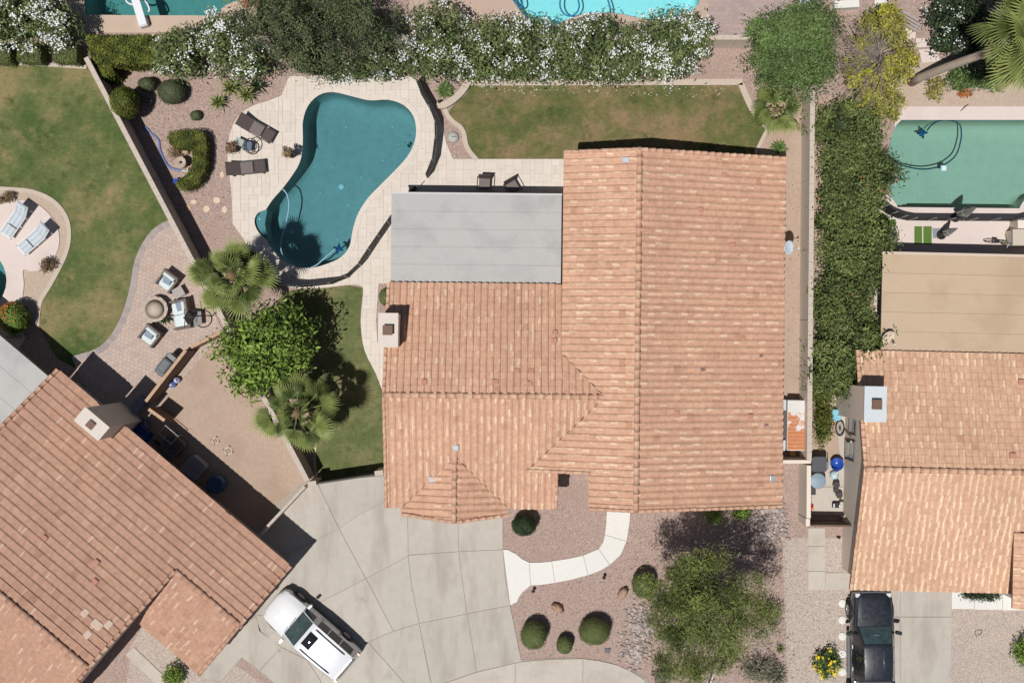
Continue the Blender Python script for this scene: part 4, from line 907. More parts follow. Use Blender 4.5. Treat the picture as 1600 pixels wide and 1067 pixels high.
def unit(a): return a / np.maximum(np.linalg.norm(a, axis=1, keepdims=True), 1e-6)
def leafcloud(name, P, Nn, size, aspect, tint, m, parent, kind=None):
    n = len(P); t = unit(np.cross(Nn, rng.normal(size=(n, 3)))); b = np.cross(Nn, t)
    s = (size * rng.uniform(0.65, 1.35, n))[:, None]; w = s * aspect
    v = np.stack([P - t * s * .5, P + b * w * .5 - t * s * .06, P + t * s * .5, P - b * w * .5 - t * s * .06], 1).reshape(-1, 3)
    return np_mesh(name, v, np.arange(4 * n).reshape(n, 4), np.repeat(np.clip(tint, 0, 1), 4), m, parent, kind)
def clump_pts(blobs, n, nclump, cr, shell=(0.72, 1.0), zmin=-0.35, bumpy=0.12):
    bl = np.array(blobs, float); wt = (bl[:, 3] * bl[:, 4] + bl[:, 3] * bl[:, 5]); wt /= wt.sum()
    k = rng.choice(len(bl), nclump, p=wt); d = unit(rng.normal(size=(nclump, 3)))
    d[:, 2] = np.where(d[:, 2] < zmin, -d[:, 2], d[:, 2])
    f = rng.uniform(shell[0], shell[1], nclump) * (1 + rng.normal(0, bumpy, nclump))
    c = bl[k, :3] + d * bl[k, 3:6] * f[:, None]; ctint = np.clip(rng.normal(0.48, 0.24, nclump), 0, 1)
    i = rng.integers(0, nclump, n); off = rng.normal(size=(n, 3)) * cr * rng.uniform(0.5, 1.2, nclump)[i][:, None]
    P = c[i] + off; P[:, 2] = np.maximum(P[:, 2], 0.05)
    out = unit(d[i] + unit(off) * 0.7); return P, out, ctint[i], c, d
def plant(name, label, cat, base, blobs, n, nclump, cr, leaf, m, aspect=0.45, trunk=None, flowers=(0, 0.1, None, 0), core=True, group=None, shell=(0.72, 1.0), up=0.35, rough=0.75, twigs=0, limbs=5, part='crown', tw_m=None):
    """base: ground point; blobs: (dx, dy, z, rx, ry, rz)"""
    rt = thing(name, label, cat, (base[0], base[1], 0), 0, group)
    P, out, tn, cc, cd = clump_pts(blobs, n, nclump, cr, shell)
    Nn = unit(out * 0.7 + np.array([0, 0, up]) + rng.normal(size=P.shape) * rough)
    leafcloud(part, P, Nn, leaf, aspect, tn + rng.normal(0, .16, n), m, rt)
    if core:
        mb = MB()
        for b in blobs: mb.ball((b[0], b[1], max(b[2] - b[5] * .15, b[5] * .6)), (b[3] * .6, b[4] * .6, b[5] * .55), 14, 8, 0.05, .08)  # core in a very dark leaf tone paints the shadow inside the crown
        mb.build('inner_growth', m, rt)
    if trunk:
        mb = MB(); mb.tube([(0, 0, 0), (trunk * .3, -trunk * .2, blobs[0][2] * .45), (blobs[0][0] * .5, blobs[0][1] * .5, blobs[0][2] * .8)], [trunk, trunk * .8, trunk * .55], 8); mb.build('trunk', M_bark, rt)
        lm = MB()
        for q in range(limbs):
            c = cc[q * max(1, len(cc) // max(1, limbs)) % len(cc)]; p0 = Vector((blobs[0][0] * .3, blobs[0][1] * .3, blobs[0][2] * .55)); p1 = Vector(c); lm.tube([p0, p0.lerp(p1, .5) + Vector((0, 0, .15)), p1], [trunk * .5, trunk * .32, trunk * .12], 5)
        lm.build('limbs', M_bark, rt, 'stuff')
    if twigs:
        mb = MB()
        for q in range(twigs):
            c = cc[rng.integers(len(cc))]; p0 = Vector((blobs[0][0] * .4, blobs[0][1] * .4, blobs[0][2] * .5)); p1 = Vector(c) * 1.0; md = p0.lerp(p1, .55) + Vector(rng.normal(0, .15, 3)); mb.tube([p0, md, p1], [.022, .014, .006], 4)
        mb.build('twigs', tw_m or M_twig, rt, 'stuff')
    nf, fs, fm, ncl = flowers
    if nf:
        k = rng.integers(0, len(cc), ncl); i = rng.integers(0, ncl, nf); lift = cr * 0.95
        Q = cc[k][i] + cd[k][i] * lift + rng.normal(size=(nf, 3)) * cr * .75; Q[:, 2] += .05
        leafcloud('blossom', Q, unit(cd[k][i] * .6 + np.array([0, 0, .8]) + rng.normal(size=Q.shape) * .4), fs, 0.85, rng.uniform(0, 1, nf), fm, rt, 'stuff')
    return rt
def px_blob(px, py, rx, ry, z, rz, base):
    c = at(px, py, z); k = (HC - z) / HC / PPM; return (c.x - base[0], c.y - base[1], z, rx * k, ry * k, rz)
def bush(name, label, cat, px, py, rx, ry, h, n, leaf, mk, cr=0.16, nclump=140, flowers=(0, .1, None, 0), group=None, extra=(), trunk=None, aspect=0.45, **kw):
    zc = h * 0.52; c = at(px, py, zc); base = (c.x, c.y)
    bl = [px_blob(px, py, rx, ry, zc, h * .47, base)] + [px_blob(*e[:4], e[4] * .52, e[4] * .47, base) for e in extra]
    return plant(name, label, cat, base, bl, n, nclump, cr, leaf, LM[mk], aspect, trunk, flowers, group=group, **kw)

gO = 'white flowering oleanders along the back wall'
OL = lambda lab, px, py, rx, ry, h, n, fl, ncl, extra=(): bush('oleander_bush', lab, 'bush', px, py, rx, ry, h, n, .20, 'oleander', .19, int(n / 22), (int(fl * .95), .085, M_petal, int(ncl * .7)), gO, extra, .09, .34)
OL('big oleander thick with white flowers at the top left corner', 42, 26, 76, 50, 3.2, 6500, 2300, 130, ((95, 40, 34, 34, 3.0), (0, 40, 45, 34, 3.0)))
OL('oleander with few flowers beside the clipped bright hedge', 290, 82, 44, 38, 2.8, 4200, 420, 45, ((270, 100, 24, 20, 2.4),))
OL('oleander with dense white flowers left of the dark shrub', 368, 82, 44, 44, 3.0, 4800, 1300, 60, ((395, 100, 36, 24, 2.6), (350, 50, 34, 26, 3.0)))
OL('low oleander blooming under the dark shrub by the pool deck', 596, 104, 44, 20, 2.4, 2600, 520, 34, ((540, 114, 34, 10, 1.8),))
OL('oleander above the small palm at the deck corner', 688, 66, 56, 56, 3.1, 5200, 1050, 60, ((665, 100, 40, 24, 2.6), (710, 105, 40, 20, 2.4)))
OL('dark green oleander with a few white flowers in mid hedge', 768, 78, 42, 46, 3.0, 4200, 420, 40, ((760, 112, 42, 13, 2.0),))
OL('oleander with scattered white clusters left of the blue pool overhang', 822, 74, 46, 48, 3.0, 4800, 1050, 55, ((830, 112, 50, 13, 2.0),))
OL('thin dark oleander under the light blue pool edge', 884, 82, 38, 42, 2.8, 3600, 130, 20, ((890, 112, 44, 13, 1.9),))
OL('oleander speckled with white below the blue pool rim', 928, 74, 48, 46, 3.0, 4800, 950, 60, ((945, 112, 50, 13, 1.9),))
OL('dark oleander gap bush with reddish stems in the hedge', 985, 84, 34, 40, 2.7, 3200, 110, 16, ((985, 112, 30, 13, 1.9),))
OL('big round white oleander at the right end of the hedge', 1046, 66, 58, 48, 3.1, 6200, 1700, 110, ((1080, 62, 34, 34, 2.8), (1035, 105, 44, 19, 2.2)))
c = at(512, 52, 2.8)
plant('pine_shrub', 'large dark olive shrub tree towering over the hedge', 'tree', (c.x, c.y), [px_blob(470, 50, 84, 62, 2.9, 1.8, c), px_blob(570, 48, 72, 62, 2.8, 1.7, c), px_blob(500, 100, 70, 26, 2.0, 1.2, c), px_blob(430, 20, 50, 44, 2.8, 1.6, c), px_blob(510, 5, 70, 40, 2.9, 1.6, c)], 26000, 210, .25, .12, LM['pine'], .36, .16, shell=(.70, 1.16), rough=.45)
c = at(1238, 82, 3.6)
plant('ficus_tree', 'dense fresh green round tree at the back wall corner', 'tree', (c.x, c.y), [px_blob(1236, 78, 62, 62, 3.8, 1.6, c), px_blob(1200, 60, 36, 36, 3.4, 1.2, c), px_blob(1268, 45, 40, 44, 4.0, 1.2, c), px_blob(1262, 112, 38, 34, 3.4, 1.2, c), px_blob(1215, 105, 34, 32, 3.2, 1.1, c)], 17000, 330, .24, .13, LM['ficus'], .5, .2, shell=(.78, 1.08), rough=.55)
c = at(1360, 120, 2.8)
plant('yellow_tree', 'sparse yellowing tree with bare grey branches at the wall', 'tree', (c.x, c.y), [px_blob(1345, 62, 14, 22, 3.0, .6, c), px_blob(1388, 44, 24, 30, 3.2, .8, c), px_blob(1384, 112, 32, 34, 2.8, .8, c), px_blob(1345, 112, 24, 28, 2.8, .6, c), px_blob(1390, 166, 20, 18, 2.4, .6, c), px_blob(1362, 150, 28, 20, 2.6, .7, c), px_blob(1412, 95, 20, 30, 2.6, .6, c)], 7600, 300, .17, .13, LM['dryleaf'], .5, .12, core=False, twigs=260, shell=(.3, 1.05), flowers=(1150, .12, LM['yellow'], 80))
mb = MB()
for q in range(260):
    a = rng.uniform(1.7, 4.9); L = rng.uniform(.6, 2.3); s = Vector((rng.uniform(-.2, .3), rng.uniform(-.3, .3), rng.uniform(2.4, 3.4))); e = s + Vector((math.cos(a) * L, math.sin(a) * L, rng.uniform(-.6, .9))); mb.tube([s, s.lerp(e, .5) + Vector(rng.normal(0, .12, 3)), e], [.018, .012, .006], 4)
rt = thing('bare_shrub', 'leafless grey tangle of twigs between the wall and yellow tree', 'shrub', tuple(at(1340, 118)))
mb.build('twigs', mat('grey_twig', col(164, 150, 142), .1, 2, 14, .95), rt, 'stuff'); mb = MB(); mb.tube([(0, 0, 0), (.05, .05, 1.9)], [.08, .06], 7); mb.build('trunk', M_bark, rt)
bush('lime_shrub', 'bright yellow green shrub at the top beside the bench', 'bush', 1378, 36, 30, 28, 2.4, 2600, .13, 'yellow', .14, 120)
gH = 'green shrubs of the long side hedge'
HED = (('top shrub of the long side hedge under the yellow tree', 1320, 196, 46, 30), ('side hedge shrub beside the green pool left edge', 1326, 240, 50, 34), ('side hedge shrub with coral flowers by the pool steps', 1334, 288, 52, 36), ('side hedge shrub next to the curved net fence', 1324, 336, 50, 34), ('side hedge shrub above the flat beige cover corner', 1328, 388, 54, 34), ('side hedge shrub alongside the flat beige cover', 1318, 438, 48, 34), ('side hedge shrub beside the right satellite dish', 1318, 490, 50, 36), ('side hedge shrub over the right house roof edge', 1322, 540, 54, 34), ('lowest big side hedge shrub above the blue chair', 1308, 578, 44, 28))
for k, (lab, x, y, rx, ry) in enumerate(HED):
    fl = (22, .10, M_petal_r, 4) if k in (2, 3, 5) else (0, .1, None, 0)
    e = ((x + 24 + (8, 0, 12, -10, 10, -6, -14, 6, 2)[k], y - 12, 28, 24, 2.8), (x - 20, y + 14, 30, 24, 2.1), (x + (14, -6, 10, 4, 22, -8, -4, 12, -6)[k], y + 22, 30, 20, 2.5)); bush('hedge_shrub', lab, 'bush', x, y, rx, ry, (2.9, 2.5, 3.0, 2.3, 3.1, 2.6, 2.4, 3.0, 2.7)[k], 6400, .17, 'hedge', .25, 80, fl, gH, e, .08, .36, rough=.6, shell=(.7, 1.15))
bush('narrow_hedge', 'narrow clipped hedge strip between wall and blue chair', 'hedge', 1284, 640, 12, 42, 1.9, 2400, .12, 'cypress', .12, 160, extra=((1284, 672, 13, 26, 1.8), (1283, 612, 12, 20, 1.8)))
# clipped hedges and topiary, left of the pool
def box_hedge(name, label, poly, h, n, mk, leaf=.09, cat='hedge', group=None):
    """clipped hedge standing on the ground polygon POLY with top height h"""
    cx = sum(p[0] for p in poly) / len(poly); cy = sum(p[1] for p in poly) / len(poly); rt = thing(name, label, cat, (cx, cy, 0), 0, group)
    pl = [(x - cx, y - cy) for x, y in poly]; ns = len(pl); per = [math.hypot(pl[(i + 1) % ns][0] - pl[i][0], pl[(i + 1) % ns][1] - pl[i][1]) for i in range(ns)]
    mb = MB(); mb.prism([(x * .94, y * .94) for x, y in pl], 0, h - .08, .05); mb.build('inner_growth', LM[mk], rt)  # hedge core darkened to stand for shade behind the leaves
    xs = [p[0] for p in pl]; ys = [p[1] for p in pl]; P = []; Nn = []
    while len(P) < n * .6:
        q = (rnd.uniform(min(xs), max(xs)), rnd.uniform(min(ys), max(ys)))
        if inside(q, pl): P.append((q[0], q[1], h + rnd.gauss(0, .05))); Nn.append((0, 0, 1))
    ar = sum(pl[i][0] * pl[(i + 1) % ns][1] - pl[(i + 1) % ns][0] * pl[i][1] for i in range(ns)); sg = 1 if ar > 0 else -1
    for _ in range(int(n * .4)):
        i = rnd.choices(range(ns), per)[0]; t = rnd.random(); a, b = pl[i], pl[(i + 1) % ns]; no = (sg * (b[1] - a[1]) / per[i], -sg * (b[0] - a[0]) / per[i])
        o = rnd.gauss(0, .04); P.append((a[0] + (b[0] - a[0]) * t + no[0] * o, a[1] + (b[1] - a[1]) * t + no[1] * o, rnd.uniform(.05, h))); Nn.append((no[0], no[1], .2))
    P = np.array(P); Nn = unit(np.array(Nn, float) + rng.normal(size=P.shape) * .55); tn = .45 + .35 * np.sin(P[:, 0] * 5.1 + np.sin(P[:, 1] * 4) * 1.5) * np.sin(P[:, 1] * 6.3 + 1) + rng.normal(0, .2, len(P))
    leafcloud('crown', P, Nn, leaf, .5, tn, LM[mk], rt); return rt
box_hedge('clipped_hedge', 'bright green clipped hedge running below the diving board', W([(132, 56), (250, 56), (245, 100), (180, 102), (150, 100)], 1.5), 1.6, 5200, 'cypress', .12)
box_hedge('clipped_hedge', 'dark slope of hedge at the top of the slanting wall', W([(138, 78), (168, 88), (182, 118), (160, 124)], 1.3), 1.4, 1800, 'cypress', .12)
for lab, x0, x1 in (('clipped square bush at the left edge above the lawn', -20, 16), ('middle square clipped bush above the left lawn', 27, 64), ('square clipped bush nearest the slanting wall', 82, 120)):
    box_hedge('square_bush', lab, W([(x0, 68), (x1, 70), (x1, 98), (x0, 96)], 1.0), 1.05, 1500, 'ball', .09, 'bush', 'square clipped bushes over the left lawn')
bush('fluffy_shrub', 'small fluffy green shrub in front of the bright hedge', 'bush', 204, 92, 12, 13, .9, 700, .09, 'ficus', .09, 60)
box_hedge('curved_hedge', 'hook shaped clipped hedge around a stone fountain', W(spline([(264, 207), (290, 204), (312, 204), (322, 215), (324, 240), (321, 268), (310, 288), (292, 298), (278, 294), (276, 284), (290, 276), (299, 262), (302, 244), (296, 232), (278, 231), (264, 224)], True, 2), .9), 1.0, 4600, 'cypress', .08)
def ballbush(label, px, py, r, h, n, mk, ry=None, trunk=None, z0=0, leaf=.055, name='clipped_bush', cat='bush', group=None, shape=(1, 1)):
    ry = ry or r; zc = z0 + (h - z0) * .5; c = at(px, py, zc); k = (HC - zc) / HC / PPM; rx, ry_, rz = r * k, ry * k, (h - z0) * .5
    rt = thing(name, label, cat, (c.x, c.y, 0), 0, group); mb = MB(); mb.ball((0, 0, zc), (rx * .94, ry_ * .94, rz * .94), 20, 12, .12, .015); mb.build('inner_growth', LM[mk], rt)  # dark tint of the core stands for shade between the leaves
    d = unit(rng.normal(size=(n, 3))); wob = 1 + .035 * np.sin(d[:, 0] * 7 + 1) * np.sin(d[:, 1] * 8) + .02 * np.sin(d[:, 2] * 17 + d[:, 0] * 11)
    P = d * np.array([rx, ry_, rz]) * (wob * rng.uniform(.95, 1.03, n))[:, None] + np.array([0, 0, zc]); P[:, 2] = np.maximum(P[:, 2], .03)
    tn = .48 + .16 * np.sin(d[:, 0] * 6 + d[:, 1] * 3) + rng.normal(0, .17, n)
    leafcloud('crown', P, unit(d + rng.normal(size=d.shape) * .28), leaf, .6, tn, LM[mk], rt)
    if trunk: mb = MB(); mb.tube([(0, 0, 0), (0, 0, zc)], trunk, 7); mb.build('trunk', M_bark, rt)
    return rt
ballbush('tall egg shaped topiary leaning over the slanting wall', 196, 161, 22, 2.6, 3000, 'cypress', 25, .07, .4, .075)
ballbush('small round topiary beside the bench plank', 230, 132, 14, 1.0, 1300, 'ball2', 11)
rt = ballbush('large notched round topiary near the yuccas', 268, 144, 22, 1.3, 2600, 'ball2', 20)
ballbush('tiny dark round bush on the gravel', 306, 181, 9, .5, 700, 'ball2', 8)
gF = 'clipped ball bushes in the front gravel yard'
ballbush('leftmost clipped ball bush in the front gravel yard', 834, 992, 21, 1.5, 3600, 'ball', 22, group=gF)
ballbush('small clipped bush between two larger balls', 882, 1007, 13, 1.0, 1700, 'ball', 14, group=gF)
ballbush('wide clipped ball bush right of the small one', 929, 986, 25, 1.45, 4200, 'ball', 21, group=gF)
ballbush('clipped ball bush partly under the mesquite crown', 1006, 913, 19, 1.5, 3000, 'ball', 21, group=gF)
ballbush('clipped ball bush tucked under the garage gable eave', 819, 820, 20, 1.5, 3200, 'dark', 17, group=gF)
ballbush('small green bush by the path near the chimney', 602, 464, 10, 1.0, 900, 'ball', 14)
rt = ballbush('round bush with orange tips beside the left deck', 23, 497, 22, 1.7, 2600, 'lime', 25, leaf=.09)
d = unit(rng.normal(size=(520, 3)) + np.array([-1.0, .8, .5])); P = d * np.array([.72, .80, .86]) * 1.02 + np.array([0, 0, .85]); leafcloud('blossom', P, unit(d + rng.normal(size=d.shape) * .5), .09, .6, rng.uniform(0, 1, 520), LM['orange'], rt, 'stuff')
bush('brown_bush', 'dry brown bush at the tip of the sun deck', 'bush', 74, 415, 11, 11, .7, 900, .08, 'brown', .07, 60)
bush('brown_bush', 'small dry bush by the white pot at the left edge', 'bush', 13, 307, 10, 8, .5, 500, .08, 'brown', .06, 40)
bush('brown_bush', 'rusty brown bush inside the hook hedge', 'bush', 275, 238, 10, 9, .6, 600, .07, 'brown', .07, 50)
bush('green_shrub', 'shaded green shrub below the mesquite by the eave', 'bush', 1115, 806, 14, 10, 1.0, 700, .1, 'lime', .1, 50)
bush('green_shrub', 'bright shrub at the main roof lower right corner', 'bush', 1160, 800, 16, 9, 1.0, 800, .1, 'lime', .1, 50)
bush('green_shrub', 'dark green shrub in the left garage court', 'bush', 272, 1056, 17, 14, .9, 1100, .12, 'lime', .1, 60)
bush('green_shrub', 'tuft of green on the left garage eave edge', 'bush', 284, 1024, 8, 8, .9, 350, .1, 'lime', .08, 30)
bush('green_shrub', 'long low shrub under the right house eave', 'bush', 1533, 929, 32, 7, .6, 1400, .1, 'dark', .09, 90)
bush('green_shrub', 'green shrub cut off by the right edge', 'bush', 1600, 1018, 16, 26, 1.0, 1300, .12, 'lime', .11, 70)
bush('yellow_flower_bush', 'bush with bright yellow flowers beside stepping stones', 'bush', 1291, 1036, 19, 22, .9, 1500, .12, 'ficus', .11, 80, (120, .12, M_petal_y, 16))
bush('white_flower_bush', 'dark bush with white blossoms beside the tall palm', 'bush', 1490, 30, 44, 44, 2.8, 5000, .17, 'dark', .16, 240, (420, .075, M_petal, 60), None, ((1520, 20, 40, 44, 3.0), (1478, 68, 26, 22, 2.2), (1530, 70, 38, 34, 2.6)), .1)
bush('green_shrub', 'leafy green shrub under the leaning palm trunk', 'bush', 1508, 122, 34, 17, 1.1, 2200, .17, 'ficus', .14, 110, extra=((1545, 122, 26, 18, 1.0),), aspect=.4)
bush('olive_shrub', 'sparse olive shrub on the brown dirt bed', 'bush', 1460, 138, 13, 22, .8, 500, .12, 'dryleaf', .12, 50, core=False)
bush('orange_shrub', 'little orange tinged plant on the dirt bed', 'bush', 1508, 146, 11, 7, .4, 260, .10, 'orange', .08, 30, core=False)
bush('grey_shrub', 'grey green dry shrub at the bottom by the street light', 'bush', 1188, 1046, 30, 22, .8, 1600, .10, 'grey', .14, 110, core=False, twigs=60)
bush('grey_shrub', 'thin grey shrub right of the mesquite', 'bush', 1200, 958, 22, 26, .9, 900, .10, 'grey', .14, 70, core=False, twigs=40)
bush('grey_shrub', 'dry grass tuft at the pavement end', 'bush', 1036, 1058, 16, 14, .5, 700, .12, 'grey', .08, 50, core=False)
bush('vine_shrub', 'red flowering vine at the dark shrub top', 'bush', 400, 4, 14, 8, 2.6, 400, .13, 'hedge', .1, 30, (150, .15, M_petal_r, 12))
# broadleaf tree and mesquite
c = at(425, 546, 3.2)
plant('broadleaf_tree', 'glossy broadleaf tree between the two fan palms', 'tree', (c.x, c.y), [px_blob(418, 540, 62, 50, 3.3, 1.5, c), px_blob(380, 545, 42, 40, 2.8, 1.2, c), px_blob(450, 530, 44, 44, 3.2, 1.3, c), px_blob(440, 500, 34, 26, 2.8, 1.0, c), px_blob(400, 590, 46, 28, 2.6, 1.0, c), px_blob(450, 580, 40, 30, 2.8, 1.0, c)], 7500, 380, .21, .23, LM['lime'], .42, .16, shell=(.7, 1.08), limbs=9)
b0 = at(1072, 893)
def mb_(px, py, rx, ry, z, rz): return px_blob(px, py, rx, ry, z, rz, b0)
plant('mesquite_tree', 'airy mesquite tree spreading over the front gravel', 'tree', (b0.x, b0.y), [mb_(1100, 925, 60, 50, 7.0, 1.4), mb_(1050, 940, 40, 40, 6.4, 1.2), mb_(1150, 940, 46, 50, 6.8, 1.3), mb_(1075, 985, 50, 36, 6.0, 1.2), mb_(1135, 985, 46, 36, 6.0, 1.2), mb_(1065, 1035, 44, 30, 5.2, 1.0), mb_(1185, 955, 26, 40, 5.6, 1.0), mb_(1050, 1000, 40, 36, 5.6, 1.0), mb_(1120, 1020, 46, 28, 5.2, 1.0), mb_(1085, 1050, 44, 20, 4.8, .8), mb_(1090, 880, 50, 20, 6.4, 1.0), mb_(1030, 915, 22, 26, 6.0, .9)], 32000, 250, .28, .20, LM['mesquite'], .15, .16, core=False, twigs=320, shell=(.35, 1.10), limbs=30, rough=.9)

# ---------------------------------------------------------------- palms
def fan_mesh(Rr, nseg=22, spread=2.35, pet=.8, droop=.3, w=.02):
    """one fan leaf: flat petiole, pleated joined blade, free drooping tips"""
    v = []; f = []; t = []
    for s in (-1, 1): v += [(0, s * w, 0), (pet, s * w * .6, -.02)]; t += [.9, .9]
    f.append((0, 2, 3, 1)); hub = len(v); v.append((pet, 0, 0)); t.append(.12)
    def pt(r, a, z): x = pet + r * math.cos(a); return (x, r * math.sin(a), z - droop * (r / Rr) ** 2 * (.35 + .65 * abs(a) / spread) - droop * .4 * (r / Rr) ** 3)
    for k in range(nseg):
        a = -spread + 2 * spread * (k + .5) / nseg; h = spread / nseg; rl = Rr * (1 - .30 * (abs(a) / spread) ** 2) * rnd.uniform(.93, 1.05); o = len(v)
        v += [pt(rl * .58, a - h, .03), pt(rl * .62, a, -.01), pt(rl * .58, a + h, .03), pt(rl, a + rnd.uniform(-.02, .02), -.02)]; tt = rnd.uniform(-.12, .12); t += [.36 + tt, .26 + tt, .36 + tt, .92]
        f += [(hub, o, o + 1), (hub, o + 1, o + 2), (o, o + 3, o + 1), (o + 1, o + 3, o + 2)]
    return v, f, t
_dry = {}
def dry_mesh(Rr, nseg, spread, pet):
    if Rr not in _dry:
        v, f, t = fan_mesh(Rr * .9, nseg, spread, pet, .7); me = bpy.data.meshes.new('dry_frond'); me.from_pydata(v, [], f); a = me.attributes.new('tint', 'FLOAT', 'POINT'); a.data.foreach_set('value', t); me.materials.append(leaf_mat('dry_frond_leaf', G(134, 124, 78, 1.0), G(196, 180, 130, 1.0), .1)); me.update(); _dry[Rr] = me
    return _dry[Rr]
def palm(name, label, base, top, Rr, n, m, pet=.8, els=(85, -25), trunk=.2, spread=1.75, dead=8, droop=.42, nseg=22):
    rt = thing(name, label, 'palm tree', (base[0], base[1], 0)); tp = Vector((top[0] - base[0], top[1] - base[1], top[2]))
    mb = MB(); pts = [Vector((0, 0, 0)).lerp(tp, k / 8) + Vector((0, 0, 0)) for k in range(9)]
    for p_, k in zip(pts, range(9)): p_.x = tp.x * (k / 8) ** 1.3; p_.y = tp.y * (k / 8) ** 1.3
    mb.tube(pts, [trunk * (1.35 if k == 0 else 1.1 - .03 * k) for k in range(9)], 12); mb.build('trunk', M_bark2, rt)
    mb = MB(); mb.lathe([(trunk * 1.0, -.5), (trunk * 1.5, -.1), (trunk * 1.0, .2), (.02, .45)], tuple(tp), 10); mb.build('crown_shaft', LM['brown'], rt)
    var = []
    for k in range(3):
        v, f, t = fan_mesh(Rr * (1, .86, 1.06)[k], nseg, spread, pet * (1, .68, 1.15)[k], droop * (1, 1.5, .8)[k]); me = bpy.data.meshes.new('frond'); me.from_pydata(v, [], f); a = me.attributes.new('tint', 'FLOAT', 'POINT'); a.data.foreach_set('value', [min(1, max(0, q * .8 + (-.12, .05, .2)[k])) for q in t]); me.materials.append(m); me.update(); var.append(me)
    for k in range(n):
        az = k * 2.39996 + rnd.uniform(-.2, .2); el = R(els[0] + (els[1] - els[0]) * min(1, max(0, ((k + .5) / n) ** .8 + rnd.gauss(0, .13))))
        o = link_mesh('frond', var[k % 3], rt); o.location = tp + Vector((math.cos(az), math.sin(az), 0)) * .08; o.rotation_euler = (rnd.uniform(-.85, .85), -el, az + rnd.uniform(-.3, .3)); o.scale = (rnd.uniform(.72, 1.1),) * 3
    if dead:
        dv = [me.copy() for me in var[:1]]; dv[0].materials.clear(); dv[0].materials.append(LM['brown'])
        for k in range(dead):
            az = k * 2.39996 + .5; o = link_mesh('dead_frond', dv[0], rt); o.location = tp - Vector((0, 0, .3)); o.rotation_euler = (0, R(58 + rnd.uniform(-8, 10)), az); o.scale = (.75,) * 3
    for k in range(5):
        az = k * 1.3 + rnd.uniform(-.4, .4); o = link_mesh('dry_frond', dry_mesh(Rr, nseg, spread, pet), rt); o.location = tp; o.rotation_euler = (rnd.uniform(-.6, .6), R(22 + rnd.uniform(-10, 14)), az); o.scale = (rnd.uniform(.75, 1.0),) * 3
    return rt
c = at(362, 430, 4.3); palm('fan_palm', 'upper fan palm at the pool corner beside the slanting wall', (c.x + .1, c.y - .1), (c.x, c.y, 4.2), .88, 36, LM['palm'], .95, (80, -34), .2)
c = at(463, 645, 4.5); palm('fan_palm', 'lower fan palm on the edge of the side lawn', (c.x + .15, c.y + .1), (c.x, c.y, 4.3), .84, 30, LM['palm'], 1.0, (78, -36), .19)
b = at(1424, 128); c = at(1616, 58, 9.0); palm('fan_palm', 'tall leaning fan palm cut off at the top right corner', (b.x, b.y), (c.x, c.y, 9.0), 1.35, 44, LM['palm2'], 1.15, (78, -38), .19, nseg=26)
c = at(1216, 170, 1.6); palm('fan_palm', 'small ragged fan palm below the green tree', (c.x, c.y), (c.x, c.y, 1.3), .8, 16, LM['palm2'], .6, (70, -15), .12, dead=2)
def rosette(name, label, px, py, L, n, w, mk, h=.5, cat='plant', els=(80, 5), group=None):
    rt = thing(name, label, cat, tuple(at(px, py)), 0, group); vs = []; v = [(0, -w, 0), (0, w, 0), (L * .5, -w * 1.1, .04), (L * .5, 0, .0), (L * .5, w * 1.1, .04), (L, 0, -.08)]; f = [(0, 2, 3), (0, 3, 1), (1, 3, 4), (2, 5, 3), (3, 5, 4)]
    for k in range(3):
        me = bpy.data.meshes.new('leaf'); me.from_pydata(v, [], f); a = me.attributes.new('tint', 'FLOAT', 'POINT'); a.data.foreach_set('value', [(.2, .5, .8)[k]] * 5 + [1.0]); me.materials.append(LM[mk]); me.update(); vs.append(me)
    for k in range(n):
        o = link_mesh('leaf', vs[k % 3], rt); az = k * 2.39996; el = els[0] + (els[1] - els[0]) * (k / n) ** .8; o.location = (0, 0, h); o.rotation_euler = (0, -R(el + rnd.uniform(-8, 8)), az); o.scale = (rnd.uniform(.8, 1.1),) * 3
    mb = MB(); mb.tube([(0, 0, 0), (0, 0, h)], .07, 7); mb.build('stem', M_bark2, rt); return rt
gY = 'spiky yuccas at the pool garden'
rosette('yucca', 'lower left spiky yucca by the gravel', 344, 163, .60, 26, .035, 'yucca', .35, group=gY)
rosette('yucca', 'upper spiky yucca under the oleanders', 364, 142, .66, 28, .035, 'yucca', .45, group=gY)
rosette('yucca', 'right spiky yucca touching the pool deck', 388, 152, .62, 28, .035, 'yucca', .4, group=gY)
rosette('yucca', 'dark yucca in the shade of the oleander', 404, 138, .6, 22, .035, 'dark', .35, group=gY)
rosette('cycad', 'small feathery palm in the corner bed behind the kerb', 695, 144, .55, 22, .06, 'ficus', .25, els=(50, 0))
rosette('agave', 'spiky grey green agave at the bottom right of the mesquite', 1212, 1052, .75, 34, .035, 'grey', .15, els=(75, 5))
rosette('agave', 'spiky plant beside the pale gravel', 1203, 968, .5, 22, .025, 'yucca', .1)
rosette('agave', 'smallest spiky plant, alone near the edge of the pale gravel', 1218, 1012, .34, 16, .02, 'yucca', .1)
rosette('cycad', 'small palm shadowed at the main roof upper right corner', 1213, 234, .5, 18, .07, 'ficus', .4, els=(55, 5))
rosette('potted_agave', 'dark agave beside the round stone fire table', 259, 498, .42, 14, .045, 'dark', .3, els=(60, 0))
